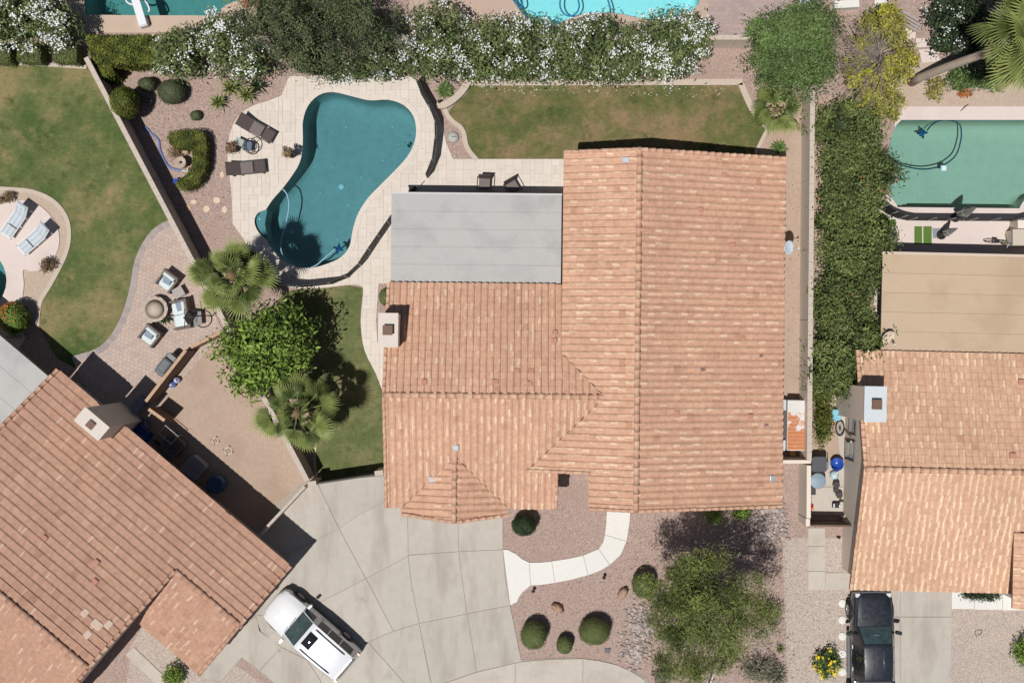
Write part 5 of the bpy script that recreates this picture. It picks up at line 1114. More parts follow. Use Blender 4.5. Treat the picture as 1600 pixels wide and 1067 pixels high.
# river stones: dry creek beds
M_rock = mat('river_stone', col(204, 188, 178), .2, 3, 10, .85, tint=(.5, .5, .54, 1))
def stones(label, area, n, r0=.04, r1=.13):
    mb = MB(); A = W(area); xs = [p[0] for p in A]; ys = [p[1] for p in A]; k = 0
    while k < n:
        q = (rnd.uniform(min(xs) - .4, max(xs) + .4), rnd.uniform(min(ys) - .4, max(ys) + .4))
        if inside((q[0] + rnd.gauss(0, .3), q[1] + rnd.gauss(0, .3)), A):
            r = rnd.uniform(r0, r1); mb.ball((q[0], q[1], r * .3), (r, r * rnd.uniform(.6, 1), r * .6), 6, 4, rnd.random(), .15); k += 1
    tag(mb.build('river_stones', M_rock, None), label, 'stones', None, 'stuff')
stones('grey river stones between the ball bushes and mesquite', [(992, 955), (1018, 962), (1012, 990), (1004, 1020), (996, 1034), (972, 1026), (985, 995)], 420)
stones('grey river stones at the lower right corner of main roof', [(1178, 792), (1222, 788), (1226, 830), (1205, 850), (1170, 830)], 420)
stones('scattered stones below the mesquite tree', [(1150, 1000), (1230, 990), (1240, 1060), (1150, 1067)], 160, .03, .08)

# fallen leaves and petals lying on gravel, lawn edges and decks
def litter(label, area, n, m, size, z=.03):
    A = W(area); xs = [p[0] for p in A]; ys = [p[1] for p in A]; P = []
    while len(P) < n:
        q = (rnd.uniform(min(xs), max(xs)), rnd.uniform(min(ys), max(ys)))
        if inside(q, A): P.append((q[0], q[1], z))
    P = np.array(P); leafcloud('leaf_litter', P, unit(np.array([[0, 0, 1.0]]) + rng.normal(size=P.shape) * .15), size, .5, rng.uniform(0, 1, n), m, None, 'stuff'); o = C.objects[-1]; tag(o, label, 'leaf litter', None, 'stuff')
litter('dry leaves scattered under the mesquite on the front gravel', [(985, 830), (1225, 800), (1240, 1060), (1000, 1040)], 700, LM['brown'], .09)
litter('fallen white petals along the back lawn edge', [(745, 133), (1150, 133), (1120, 152), (760, 150)], 120, M_petal, .06, .05)
litter('dry leaves on the pool garden gravel', [(190, 120), (350, 120), (355, 350), (300, 390), (210, 200)], 260, LM['brown'], .07)
litter('dry leaves blown along the side yard strip', [(1228, 250), (1250, 250), (1246, 600), (1226, 600)], 90, LM['brown'], .07, .04)

stones('loose pebbles on the front gravel yard', [(800, 930), (790, 870), (930, 905), (1000, 820), (1230, 800), (1240, 1064), (1010, 1055), (900, 1022), (815, 1026)], 900, .018, .05)
stones('loose pebbles on the pool garden gravel', [(170, 110), (440, 130), (350, 200), (356, 350), (300, 380), (200, 190)], 420, .018, .05)
stones('loose pebbles on the pale gravel of the right house', [(1235, 930), (1320, 930), (1325, 1066), (1240, 1066)], 260, .015, .04)
# ---------------------------------------------------------------- vehicles
def paint(name, c, rough=.3, coat=.6, metal=0.0):
    m, n, l, b = new_mat(name); pos = geo_pos(n)
    l.new(mixc(n, l, noise(n, l, pos, 1.2, 4), mul(c, .95), mul(c, 1.03)), b.inputs['Base Color']); b.inputs['Metallic'].default_value = metal
    l.new(ramp(n, l, noise(n, l, pos, 6, 4), [(.3, (rough * .8,) * 3), (.7, (rough * 1.3,) * 3)]), b.inputs['Roughness']); b.inputs['Coat Weight'].default_value = coat; b.inputs['Coat Roughness'].default_value = .12; return m
M_wpaint = paint('white_car_paint', (.66, .67, .68, 1)); M_kpaint = paint('black_car_paint', (.012, .015, .022, 1), .35, .8)
M_cglass = mat('car_glass', (.012, .016, .018, 1), .05, 1, 3, .06, spec=.6); M_wglass = mat('windscreen_glass', (.045, .075, .075, 1), .3, 2.5, 3, .06, spec=.6)
M_trim = mat('black_trim', (.02, .02, .021, 1), .05, 2, 10, .5); M_rub = mat('tyre_rubber', (.022, .021, .02, 1), .1, 4, 20, .85); M_rim = mat('alloy_rim', (.45, .45, .46, 1), .05, 4, 20, .3, metal=.8)
M_lamp = mat('clear_lamp', (.6, .62, .64, 1), .05, 4, 20, .1, spec=.6); M_red = mat('red_lamp', (.35, .02, .02, 1), .1, 4, 10, .15, spec=.6); M_chrome = mat('chrome', (.6, .62, .64, 1), .03, 4, 10, .15, metal=.9)
def loft(root, name, st, m, sharp=32):
    """body shell from stations (x, [half profile (y, z)...]); returns the vertex grid"""
    k = len(st[0][1]); rows = []; vs = []
    for x, pr in st:
        row = [(x + (p[2] if len(p) > 2 else 0), p[0], p[1]) for p in pr]; full = row + [(a, -b, c) for a, b, c in row[-2::-1]]; rows.append(full); vs += full
    K = 2 * k - 1; fs = [(i * K + j, i * K + j + 1, (i + 1) * K + j + 1, (i + 1) * K + j) for i in range(len(st) - 1) for j in range(K - 1)]
    fs += [tuple(range(K)), tuple(range((len(st) - 1) * K, len(st) * K))[::-1]]; mb = MB(); mb.add(vs, fs, .5, True); o = mb.build(name, m, root)
    o.data.set_sharp_from_angle(angle=R(sharp)); return [[Vector(q) for q in r] for r in rows]
def pane(root, name, quad, m, inset=.07, lift=.012, n=1):
    a, b, c, d = quad; ce = (a + b + c + d) / 4; no = (b - a).cross(d - a).normalized()
    if no.dot(ce - Vector((ce.x * .9, 0, .4))) < 0: no = -no
    q = [p + (ce - p) * inset + no * lift for p in quad]; mb = MB(); mb.add(q + [p - no * lift * 1.6 for p in q], [(0, 1, 2, 3), (0, 4, 5, 1), (1, 5, 6, 2), (2, 6, 7, 3), (3, 7, 4, 0)]); return mb.build(name, m, root)
def pane_rows(root, name, ra, rb, js, m, inset=.06, lift=.014):
    """curved glass following the shell between two stations"""
    A = [ra[j] for j in js]; B = [rb[j] for j in js]; ce = sum(A + B, Vector((0, 0, 0))) / (2 * len(js)); no = (A[-1] - A[0]).cross(B[0] - A[0]).normalized()
    if no.z < 0: no = -no
    f = lambda p: p + (ce - p) * inset + no * lift
    v = [f(p) for p in A] + [f(p) for p in B]; k = len(js); mb = MB(); mb.add(v + [p - no * lift * 1.5 for p in v], [(i, i + 1, k + i + 1, k + i) for i in range(k - 1)] + [(2 * k + i, 2 * k + i + 1, i + 1, i) for i in range(k - 1)] + [(k + i, k + i + 1, 3 * k + i + 1, 3 * k + i) for i in range(k - 1)] + [(0, k, 3 * k, 2 * k), (k - 1, 3 * k - 1, 4 * k - 1, 2 * k - 1)], .5, False); return mb.build(name, m, root)
def wheel(root, x, y, r, w, s):
    mb = MB(); pr = [(r * .60, -w * .5), (r * .93, -w * .5), (r, -w * .36), (r, w * .36), (r * .93, w * .5), (r * .60, w * .5)]; vs = []; sg = 20
    fs = []
    for i, (rr, yy) in enumerate(pr):
        for k in range(sg): th = 2 * math.pi * k / sg; vs.append((rr * math.cos(th), yy, rr * math.sin(th)))
    for i in range(len(pr) - 1):
        for k in range(sg): fs.append((i * sg + k, i * sg + (k + 1) % sg, (i + 1) * sg + (k + 1) % sg, (i + 1) * sg + k))
    wh = thing('wheel', None, None); wh.parent = root; wh.location = (x, y, r)
    mb.add(vs, fs, .5, True); mb.build('tyre', M_rub, wh); mb = MB(); sd = s * w * .40
    mb.lathe([(.02, .03), (r * .16, .035), (r * .2, 0)], (0, 0, 0), 10)
    for k in range(5):
        th = 2 * math.pi * k / 5; mb.box((r * .33 * math.cos(th), r * .33 * math.sin(th), 0), (r * .55, r * .15, .03), th)
    mb.tube([(r * .58 * math.cos(t * math.pi / 10), r * .58 * math.sin(t * math.pi / 10), 0) for t in range(21)], .03, 6)
    o = mb.build('rim', M_rim, wh); o.rotation_euler = (R(-90 * s), 0, 0); o.location = (0, sd, 0)
    mb = MB(); mb.lathe([(.01, 0), (r * .58, 0)], (0, 0, 0), 16); o = mb.build('hub_back', M_trim, wh); o.rotation_euler = (R(-90 * s), 0, 0); o.location = (0, sd - s * .05, 0)
c = at(485, 989.5, .8)
suv = thing('parked_car', 'white seven seat car with roof rails and open sunroof on the driveway', 'car', (c.x, c.y, .055), pang(-.759, -.652))
def S(x, ys, ym, yb, zb, yr, zr_, zc, zm=.62, sill=.26): return (x, [(ys, sill), (ym, zm - .18), (ym, zm), (yb, zb), (yr, zr_), (yr * .72, zr_ + (zc - zr_) * .62), (0, zc)])
st = [S(2.44, .34, .36, .30, .70, .24, .74, .76, .56), S(2.40, .56, .60, .52, .77, .42, .82, .84, .57), S(2.30, .72, .78, .70, .83, .54, .90, .92, .58), S(2.12, .84, .90, .82, .89, .62, .97, 1.0, .60), S(1.75, .90, .95, .89, .94, .66, 1.03, 1.07), S(1.10, .92, .965, .91, 1.00, .70, 1.12, 1.16), S(.98, .92, .965, .92, 1.02, .72, 1.14, 1.18), S(.22, .92, .965, .925, 1.10, .74, 1.66, 1.70), S(.02, .92, .965, .925, 1.11, .745, 1.70, 1.745), S(-.62, .92, .965, .925, 1.12, .745, 1.725, 1.775), S(-1.36, .92, .965, .92, 1.13, .735, 1.715, 1.765), S(-2.08, .91, .955, .90, 1.14, .71, 1.67, 1.72), S(-2.26, .89, .94, .88, 1.12, .68, 1.60, 1.65), S(-2.42, .84, .90, .83, 1.02, .70, 1.10, 1.11), S(-2.46, .74, .80, .74, .90, .60, .95, .96, .60), S(-2.50, .62, .66, .62, .78, .50, .80, .80, .58)]
g = loft(suv, 'body', st, M_wpaint, 28); K = 13
pane_rows(suv, 'windscreen', g[6], g[7], (4, 5, 6, 7, 8), M_wglass, .045)
for sd in (0, 1):
    ix = (lambda j: j) if sd == 0 else (lambda j: K - 1 - j)
    for a, b, nm in ((6, 7, 'quarter_window'), (8, 9, 'window'), (9, 10, 'window'), (10, 11, 'window')):
        pane(suv, nm, [g[a][ix(3)], g[b][ix(3)], g[b][ix(4)], g[a][ix(4)]], M_cglass, .08 if nm == 'window' else .2)
    s = 1 if sd == 0 else -1
    mb = MB(); mb.tube([(-.05, s * .60, 1.76), (-.2, s * .60, 1.80), (-1.7, s * .58, 1.785), (-1.85, s * .58, 1.73)], .022, 6); mb.build('roof_rail', M_trim, suv)
    mb = MB(); mb.rbox((.86, s * 1.07, 1.12), (.14, .24, .17), .04, s * .15); mr = mb.build('mirror', M_wpaint, suv); mb = MB(); mb.box((.79, s * 1.07, 1.12), (.012, .2, .12)); mb.build('mirror_glass', M_cglass, mr)
    mb = MB(); mb.add([(2.37, s * .50, .79), (2.26, s * .80, .79), (2.02, s * .875, .86), (2.0, s * .80, .915), (2.24, s * .62, .90)], [(0, 1, 2, 3, 4)]); ob = mb.build('headlight', M_lamp, suv); ob.location = (.012, s * .008, .016)
    mb = MB(); mb.box((-2.37, s * .84, 1.0), (.14, .10, .26)); mb.build('tail_light', M_red, suv)
    pane(suv, 'window_band', [g[8][ix(3)], g[11][ix(3)], g[11][ix(4)], g[8][ix(4)]], M_trim, .03, .006)
    for x in (.28, -.80): mb = MB(); mb.rbox((x - .3, s * .955, .93), (.2, .03, .035), .01); mb.build('door_handle', M_wpaint, suv)
    for x in (1.50, -1.42):
        wheel(suv, x, s * .885, .37, .24, s)
        mb = MB(); mb.tube([(x + .45 * math.cos(t), s * .955, .37 + .45 * math.sin(t)) for t in [math.pi * k / 10 for k in range(11)]], .03, 5); mb.build('wheel_arch', M_trim, suv)
    mb = MB(); mb.box((.05, s * .965, .30), (2.3, .03, .12)); mb.build('side_sill', M_trim, suv)
pane_rows(suv, 'rear_window', g[12], g[13], (4, 5, 6, 7, 8), M_cglass, .10)
vs = [(-.16 + .23 * i / 6, .35 * j / 6, 1.782 - .022 * (j / 6) ** 2 - .012 * (i / 6) ** 2 - .03 * i / 6 * .27) for i in range(-6, 7) for j in range(-6, 7)]
mb = MB(); mb.add(vs, [(i * 13 + j, i * 13 + j + 1, (i + 1) * 13 + j + 1, (i + 1) * 13 + j) for i in range(12) for j in range(12)], .5, True); mb.build('sunroof', mat('sunroof_glass', (.01, .012, .016, 1), .05, 1, 3, .035, spec=.4), suv)
mb = MB(); mb.tube([(.08, -.36, 1.765), (.08, .36, 1.765), (-.40, .36, 1.77), (-.40, -.36, 1.77), (.08, -.36, 1.765)], .012, 4); mb.build('sunroof_seal', M_trim, suv)
mb = MB(); mb.rbox((-2.24, 0, 1.66), (.10, 1.24, .03), .012); mb.build('spoiler', M_wpaint, suv)
mb = MB(); mb.rbox((.62, 0, 1.47), (.07, .22, .05), .01, 0, 0, 0); mb.build('rear_view_mirror', M_trim, suv)
mb = MB(); mb.box((2.42, 0, .62), (.03, .8, .14)); mb.build('grille', M_trim, suv)
for y in (-.25, .35): mb = MB(); mb.tube([(1.04, y, 1.175), (.98, y + .55, 1.17)] if y < 0 else [(1.04, y, 1.175), (1.0, y + .3, 1.15)], .012, 4); mb.build('wiper', M_trim, suv)
c = at(1366, 1000, .9)
tr = thing('pickup_truck', 'black crew cab pickup with ribbed bed cover parked at the right house', 'pickup', (17.33, at(1366, 924, .9).y - 2.9, .055), R(90.5))
def S2(x, ys, ym, yb, zb, yr, zr_, zc): return (x, [(ys, .45), (ym, .70), (ym, .86), (yb, zb), (yr, zr_), (yr * .75, zr_ + (zc - zr_) * .65), (0, zc)])
st = [S2(2.90, .62, .66, .60, .90, .50, .96, .98), S2(2.82, .84, .90, .84, 1.0, .68, 1.10, 1.12), S2(2.55, .92, .98, .92, 1.06, .74, 1.18, 1.21), S2(1.55, .94, 1.0, .96, 1.12, .80, 1.25, 1.29), S2(1.35, .94, 1.0, .97, 1.14, .82, 1.27, 1.31), S2(.62, .94, 1.0, .97, 1.17, .68, 1.84, 1.88), S2(.40, .94, 1.0, .97, 1.18, .67, 1.88, 1.93), S2(-.30, .94, 1.0, .97, 1.19, .66, 1.90, 1.95), S2(-1.00, .94, 1.0, .97, 1.20, .65, 1.87, 1.92), S2(-1.12, .94, 1.0, .97, 1.20, .66, 1.84, 1.88), S2(-1.30, .94, 1.0, .97, 1.22, .90, 1.24, 1.25), S2(-2.80, .94, 1.0, .97, 1.24, .90, 1.26, 1.27), S2(-2.92, .90, .96, .93, 1.15, .86, 1.18, 1.18)]
g = loft(tr, 'body', st, M_kpaint, 28)
pane_rows(tr, 'windscreen', g[4], g[5], (4, 5, 6, 7, 8), M_wglass, .06); pane_rows(tr, 'rear_window', g[9], g[10], (4, 5, 6, 7, 8), M_cglass, .12)
for sd in (0, 1):
    ix = (lambda j: j) if sd == 0 else (lambda j: K - 1 - j); s = 1 if sd == 0 else -1
    for a, b in ((6, 7), (7, 8)): pane(tr, 'window', [g[a][ix(3)], g[b][ix(3)], g[b][ix(4)], g[a][ix(4)]], M_cglass, .09)
    mb = MB(); mb.rbox((1.0, s * 1.16, 1.22), (.16, .28, .22), .04, s * .2); mb.build('mirror', M_trim, tr)
    mb = MB(); mb.rbox((-.2, s * 1.03, .42), (2.3, .14, .06), .02); mb.build('running_board', mat('step_grey', (.12, .13, .14, 1), .1, 3, 10, .5), tr)
    mb = MB(); mb.rbox((2.78, s * .74, 1.05), (.20, .22, .14), .03); mb.build('headlight', M_lamp, tr); mb = MB(); mb.rbox((-2.86, s * .9, 1.0), (.1, .12, .3), .02); mb.build('tail_light', M_red, tr)
    for x in (.3, -.75): mb = MB(); mb.rbox((x, s * .995, 1.0), (.2, .03, .04), .01); mb.build('door_handle', M_chrome, tr)
    for x in (1.95, -1.85):
        wheel(tr, x, s * .93, .42, .28, s); mb = MB(); mb.tube([(x + .5 * math.cos(t), s * .99, .43 + .5 * math.sin(t)) for t in [math.pi * k / 10 for k in range(11)]], .045, 6); mb.build('wheel_arch', M_trim, tr)
mb = MB(); mb.box((-2.05, 0, 1.275), (1.48, 1.56, .02))
for k in range(13): mb.box((-2.05, -.72 + k * .12, 1.292), (1.46, .05, .02))
mb.build('bed_cover', mat('ribbed_cover', (.085, .088, .092, 1), .06, 2, 10, .6), tr)
mb = MB(); mb.box((2.90, 0, .88), (.05, 1.1, .26)); mb.build('grille', M_chrome, tr)
for sd in (0, 1):                                       # shut lines of doors; highlights painted along the bonnet as grey lines
    ix = (lambda j: j) if sd == 0 else (lambda j: K - 1 - j)
    for a in (4, 7, 9): mb = MB(); mb.tube([g[a][ix(j)] * 1.0 for j in (0, 1, 2, 3)], .008, 4); mb.build('shut_line', M_trim, tr)
    mb = MB(); mb.tube([g[a][ix(3)] * .5 + g[a][ix(4)] * .5 + Vector((0, 0, .004)) for a in (1, 2, 3, 4)], .009, 4); mb.build('bonnet_highlight', mat('highlight_grey', (.10, .11, .12, 1), .05), tr)
for y in (-.35, .35): mb = MB(); mb.box((-.1, y * .7, 1.945), (1.0, .05, .015)); mb.build('roof_crease', M_kpaint, tr)
mb = MB(); mb.rbox((1.0, 0, 1.60), (.07, .22, .06), .01); mb.build('rear_view_mirror', M_chrome, tr)

# ---------------------------------------------------------------- garden furniture
M_sling = mat('dark_sling', col(92, 80, 78), .06, 3, 30, .8); M_slingl = mat('mauve_sling', col(126, 114, 112), .06, 3, 30, .8)
M_wsling = mat('pale_sling', col(206, 214, 218), .04, 3, 40, .7); M_wstr = mat('blue_grey_stripe', col(184, 196, 204), .04, 3, 40, .7); M_wmet = mat('white_metal', col(240, 240, 240), .02, 3, 20, .4)
def lounger(name, label, px, py, ang, mf, ms, seat_m, stripe=None, back=35, L=1.95, Wd=.66, group=None):
    c = at(px, py, .3); rt = thing(name, label, 'sun lounger', (c.x, c.y, .055), ang, group); h = .34; bl = .72; b0 = -L / 2 + bl
    mb = MB()
    for s in (-1, 1): mb.box((b0 / 2 + L / 4, s * (Wd / 2 - .02), h), (L / 2 - b0 + 0.0, .04, .05))
    mb.box((L / 2 - .02, 0, h), (.04, Wd, .05)); mb.box((b0, 0, h), (.04, Wd, .05)); mb.box((.45, 0, h - .02), (.03, Wd, .03)); mb.build('frame', mf, rt)
    for x in (L / 2 - .15, b0 + .05, -L / 2 + .35):
        for s in (-1, 1): mb = MB(); mb.box((x, s * (Wd / 2 - .03), h / 2 - .01), (.05, .05, h)); mb.build('leg', mf, rt)
    mid = (b0 + L / 2) / 2 + .05
    for a, b in ((b0 + .03, mid - .03), (mid + .03, L / 2 - .04)):
        mb = MB(); mb.rbox(((a + b) / 2, 0, h + .03), (b - a, Wd - .1, .03), .01); o = mb.build('seat_panel', seat_m if a < mid - .1 else ms, rt)
        if stripe:
            for y in (-.22, 0, .22): mb = MB(); mb.box(((a + b) / 2, y, h + .048), (b - a - .02, .07, .006)); mb.build('stripe', stripe, o)
    mb = MB(); mb.rbox((-bl / 2, 0, .03), (bl, Wd - .08, .035), .01)
    for s in (-1, 1): mb.box((-bl / 2, s * (Wd / 2 - .02), .015), (bl, .04, .045))
    o = mb.build('backrest', ms, rt); o.location = (b0, 0, h); o.rotation_euler = (0, R(back), 0)
    if stripe:
        for y in (-.22, 0, .22): mb = MB(); mb.box((-bl / 2, y, .052), (bl - .02, .07, .006)); mb.build('stripe', stripe, o)
        mb = MB(); mb.rbox((-bl + .12, 0, .09), (.22, Wd - .14, .08), .03); mb.build('pillow', ms, o)
    return rt
lounger('sun_lounger', 'dark sling lounger slanting at the upper edge of the pool deck', 400, 201, pang(1, .57), M_dark, M_sling, M_slingl, back=28)
lounger('sun_lounger', 'dark sling lounger lying level below the wire chair', 384, 263, pang(1, -.10), M_dark, M_sling, M_slingl, back=28)
lounger('sun_lounger', 'white strap lounger nearest the left edge', 28, 342, pang(-.57, .82), M_wmet, M_wsling, M_wsling, M_wstr, 42, 2.0, .66, 'white strap loungers on the sun deck')
lounger('sun_lounger', 'white strap lounger nearest the curved deck rim', 58, 371, pang(-.75, .66), M_wmet, M_wsling, M_wsling, M_wstr, 42, 2.0, .66, 'white strap loungers on the sun deck')
M_wick = mat('grey_wicker', col(128, 116, 112), .1, 6, 40, .85); M_cush = mat('mint_white_cushion', col(222, 232, 230), .03, 2, 12, .9); M_pil = mat('blue_grey_pillow', col(150, 164, 178), .12, 6, 30, .9)
def seat(name, label, px, py, ang, w, n, pills, group=None, cat='armchair'):
    c = at(px, py, .4); d = .86; rt = thing(name, label, cat, (c.x, c.y, .045), ang, group)      # local +x is the way the sitter looks
    mb = MB(); mb.box((0, 0, .16), (d - .04, w - .06, .2)); mb.build('base', M_wick, rt)
    for s in (-1, 1): mb = MB(); mb.rbox((.02, s * (w / 2 - .05), .30), (d, .10, .60), .03); mb.build('arm', M_wick, rt)
    mb = MB(); mb.rbox((-d / 2 + .06, 0, .40), (.12, w, .80), .04); mb.build('backrest', M_wick, rt)
    for k in range(n):
        cw = (w - .22) / n; y = -w / 2 + .11 + cw * (k + .5)
        mb = MB(); mb.rbox((.06, y, .36), (d - .18, cw - .012, .17), .05); mb.build('seat_cushion', M_cush, rt)
        mb = MB(); mb.rbox((-d / 2 + .22, y, .60), (.17, cw - .012, .42), .05, 0, 0, -.15); mb.build('back_cushion', M_cush, rt)
    for y in pills: mb = MB(); mb.rbox((0.02, y, .52), (.13, .42, .40), .05, .1, 0, -.75); mb.build('pillow', M_pil, rt)
    for sx in (-1, 1):
        for s in (-1, 1): mb = MB(); mb.box((sx * (d / 2 - .06), s * (w / 2 - .06), .03), (.06, .06, .06)); mb.build('leg', M_dark, rt)
    return rt
seat('armchair', 'wicker armchair with white cushions nearest the upper palm', 263, 439, pang(-.60, .80), .86, 1, (.0,))
seat('armchair', 'wicker armchair with white cushions below the fire table', 236, 524, pang(-.62, .78), .86, 1, (-.05,))
seat('sofa', 'two seat wicker sofa with white cushions beside the hammock stand', 284, 491, pang(-1, .18), 1.42, 2, (-.38,), cat='sofa')
c = at(280.5, 457, .25); rt = thing('side_table', 'small square grey side table between sofa and armchair', 'table', (c.x, c.y, .045), pang(.8, -.45)); mb = MB(); mb.rbox((0, 0, .40), (.52, .50, .05), .015); mb.build('table_top', mat('grey_table', col(178, 170, 166), .04), rt)
for sx in (-1, 1):
    for s in (-1, 1): mb = MB(); mb.box((sx * .2, s * .2, .19), (.05, .05, .38)); mb.build('leg', M_wick, rt)
c = at(244, 483, .35); rt = thing('fire_table', 'round stone fire table in the middle of the paver patio', 'table', (c.x, c.y, .045)); M_stone = mat('pale_stone', col(196, 182, 166), .08, 2, 12, .9, .3, 40, stain=col(190, 140, 100), stain_amt=.5, stain_scale=1.8)
mb = MB(); mb.lathe([(.50, 0), (.50, .44), (.47, .46)], seg=28); mb.build('drum', M_stone, rt); mb = MB(); mb.lathe([(.46, .46), (.62, .46), (.62, .52), (.46, .52), (.46, .46)], seg=28); mb.build('table_top', M_stone, rt)
mb = MB(); mb.lathe([(.46, .49), (.2, .505), (.19, .52), (.01, .525)], seg=28); mb.build('burner', M_stone, rt)
for k in range(12):
    a = k * math.pi / 6; mb = MB(); mb.box((0, 0, 0), (.04, .16, .05), 0); o = mb.build('rim_stone', mat('rim_stone', col(214, 200, 184), .08, 3, 10), rt); o.location = (.60 * math.cos(a), .60 * math.sin(a), .51); o.rotation_euler[2] = a
c = at(318, 498); rt = thing('hammock_chair', 'grey hammock chair on a curved black stand by the palm', 'hammock chair', (c.x, c.y, .045))
mb = MB(); mb.tube([(.42 * math.cos(t), .42 * math.sin(t), .03) for t in [k * math.pi / 10 for k in range(21)]], .025, 6); mb.build('ring_base', M_dark, rt)
mb = MB(); mb.tube([(.4, .1, .03), (.48, .14, .8), (.35, .12, 1.6), (0, .06, 2.0), (-.45, 0, 1.95)], .03, 7); mb.build('pole', M_dark, rt)
mb = MB(); mb.add([(-.45, 0, 1.9), (-.55, -.42, .5), (.05, -.30, .42), (.0, .36, .45), (-.62, .40, .55), (-.3, .02, .38)], [(0, 1, 5), (1, 2, 5), (2, 3, 5), (3, 4, 5), (0, 5, 4)]); mb.build('sling', mat('grey_sling', col(150, 148, 148), .05), rt)
mb = MB(); mb.tube([(-.5, -.45, 1.6), (-.45, 0, 1.62), (-.5, .45, 1.6)], .02, 6); mb.build('spreader_bar', M_dark, rt)
c = at(262, 570, .6); rt = thing('grill', 'barbecue under a grey fitted cover against the brown wall', 'grill', (c.x, c.y, .045), pang(.62, -.78)); M_cov = mat('grill_cover', col(112, 116, 118), .08, 2, 10, .6, .2, 12)
mb = MB(); mb.rbox((0, 0, .5), (1.15, .56, .95), .06); mb.build('cover_skirt', M_cov, rt); mb = MB(); mb.rbox((-.02, 0, 1.08), (.72, .52, .26), .11); mb.build('cover_hood', M_cov, rt); mb = MB(); mb.rbox((.46, 0, .99), (.26, .42, .04), .01); mb.build('side_shelf', mat('shelf_grey', col(150, 150, 150), .05), rt)
mb = MB(); mb.rbox((-.62, .05, .3), (.12, .12, .5), .03); mb.build('gas_bottle', mat('grey_bottle', col(120, 120, 124), .05), rt)
M_bottle = mat('blue_bottle', col(120, 144, 214), .06, 4, 20, .25, spec=.5); M_bottle2 = mat('pale_blue_bottle', col(176, 190, 226), .06, 4, 20, .25, spec=.5)
for lab, x, y, m in (('deep blue water bottle beside the brown patio wall', 269, 601, M_bottle), ('pale blue water bottle touching the deep blue one', 276, 594, M_bottle2)):
    c = at(x, y, .3); rt = thing('water_bottle', lab, 'water bottle', (c.x, c.y, .012)); mb = MB(); mb.lathe([(.13, 0), (.15, .04), (.15, .34), (.12, .40), (.04, .44), (.04, .5)], seg=16); mb.build('bottle_body', m, rt); mb = MB(); mb.lathe([(.045, .49), (.045, .53), (.01, .53)], seg=10); mb.build('cap', M_white, rt)
for lab, x, y, r in (('square white drain box in the dirt yard', 357, 704, .20), ('faint square drain box half buried in the dirt', 337, 688, .17)):
    p = at(x, y); rt = thing('drain_box', lab, 'drain box', (p.x, p.y, .012), R(30)); mb = MB()
    for k in range(4): a = k * math.pi / 2; mb.box((math.cos(a) * r * .8, math.sin(a) * r * .8, .02), (r * .35, r * 1.9, .05), a)
    mb.build('rim', M_curb, rt); mb = MB(); mb.lathe([(.01, .012), (r * .45, .012), (r * .5, .0)], seg=12); mb.build('lid', mat('drain_lid', col(170, 150, 134), .08), rt)
# shaded side of the left house
def local2(x, y, z=0): v = Matrix.Rotation(TA, 4, 'Z') @ Vector((x, y, z)); return v
for name, lab, cat, px, py, d, m in (('air_conditioner', 'grey air conditioner in the shade of the left eave', 'air conditioner', 302, 731, (.95, .95, .85), mat('ac_grey', col(142, 138, 148), .05)), ('air_conditioner', 'dark air conditioner nearer to the left chimney in shade', 'air conditioner', 268, 697, (.95, .95, .8), mat('ac_dark', col(96, 92, 92), .05)), ('storage_box', 'blue grey box in the shade beside the left chimney', 'storage box', 216, 632, (.4, .75, .6), mat('box_blue_grey', col(128, 132, 150), .05))):
    c = at(px, py, d[2]); rt = thing(name, lab, cat, (c.x, c.y, .012), TA); mb = MB(); mb.rbox((0, 0, d[2] / 2), d, .03); mb.build('casing', m, rt); mb = MB()
    if name == 'air_conditioner':
        mb.tube([(.36 * math.cos(t), .36 * math.sin(t), d[2] + .01) for t in [q * math.pi / 12 for q in range(25)]], .02, 5); mb.build('fan_ring', m, rt); mb = MB()
        for k in range(4): mb.box((0, 0, d[2] + .02), (.7, .02, .012), k * math.pi / 4)
        mb.build('fan_guard', m, rt)
    else: mb.rbox((0, 0, d[2] + .02), (d[0] + .03, d[1] + .03, .04), .01); mb.build('lid', m, rt)
c = at(335, 758, 1.0); rt = thing('water_barrel', 'round dark blue barrel in the shade of the left house', 'barrel', (c.x, c.y, .012)); M_bar = mat('blue_barrel', col(48, 80, 116), .08, 2, 10, .5); mb = MB(); mb.lathe([(.40, 0), (.43, .1), (.45, .5), (.43, .9), (.38, 1.0), (.01, 1.02)], seg=22); mb.build('barrel_body', M_bar, rt); mb = MB(); mb.lathe([(.41, 1.0), (.41, 1.03), (.2, 1.05), (.01, 1.05)], seg=22); mb.build('lid', M_bar, rt)
c = at(222, 677, .7); rt = thing('wheelbarrow', 'bright blue wheelbarrow in deep shade by the left chimney', 'wheelbarrow', (c.x, c.y, .012), TA); mb = MB(); mb.add([(-.3, -.2, .35), (.3, -.2, .4), (.3, .2, .4), (-.3, .2, .35), (-.45, -.32, .62), (.5, -.32, .68), (.5, .32, .68), (-.45, .32, .62)], [(0, 1, 2, 3), (0, 4, 5, 1), (1, 5, 6, 2), (2, 6, 7, 3), (3, 7, 4, 0)]); mb.build('tray', mat('bright_blue_steel', col(34, 88, 156), .05, 2, 8, .5), rt); mb = MB()
for s in (-1, 1): mb.tube([(.8, s * .08, .2), (.3, s * .18, .36), (-1.0, s * .3, .6)], .022, 6)
mb.build('frame', M_galv, rt); mb = MB(); mb.tube([(.82 + .18 * math.cos(t), 0, .2 + .18 * math.sin(t)) for t in [k * math.pi / 8 for k in range(17)]], .04, 6); mb.build('wheel', M_rub, rt)
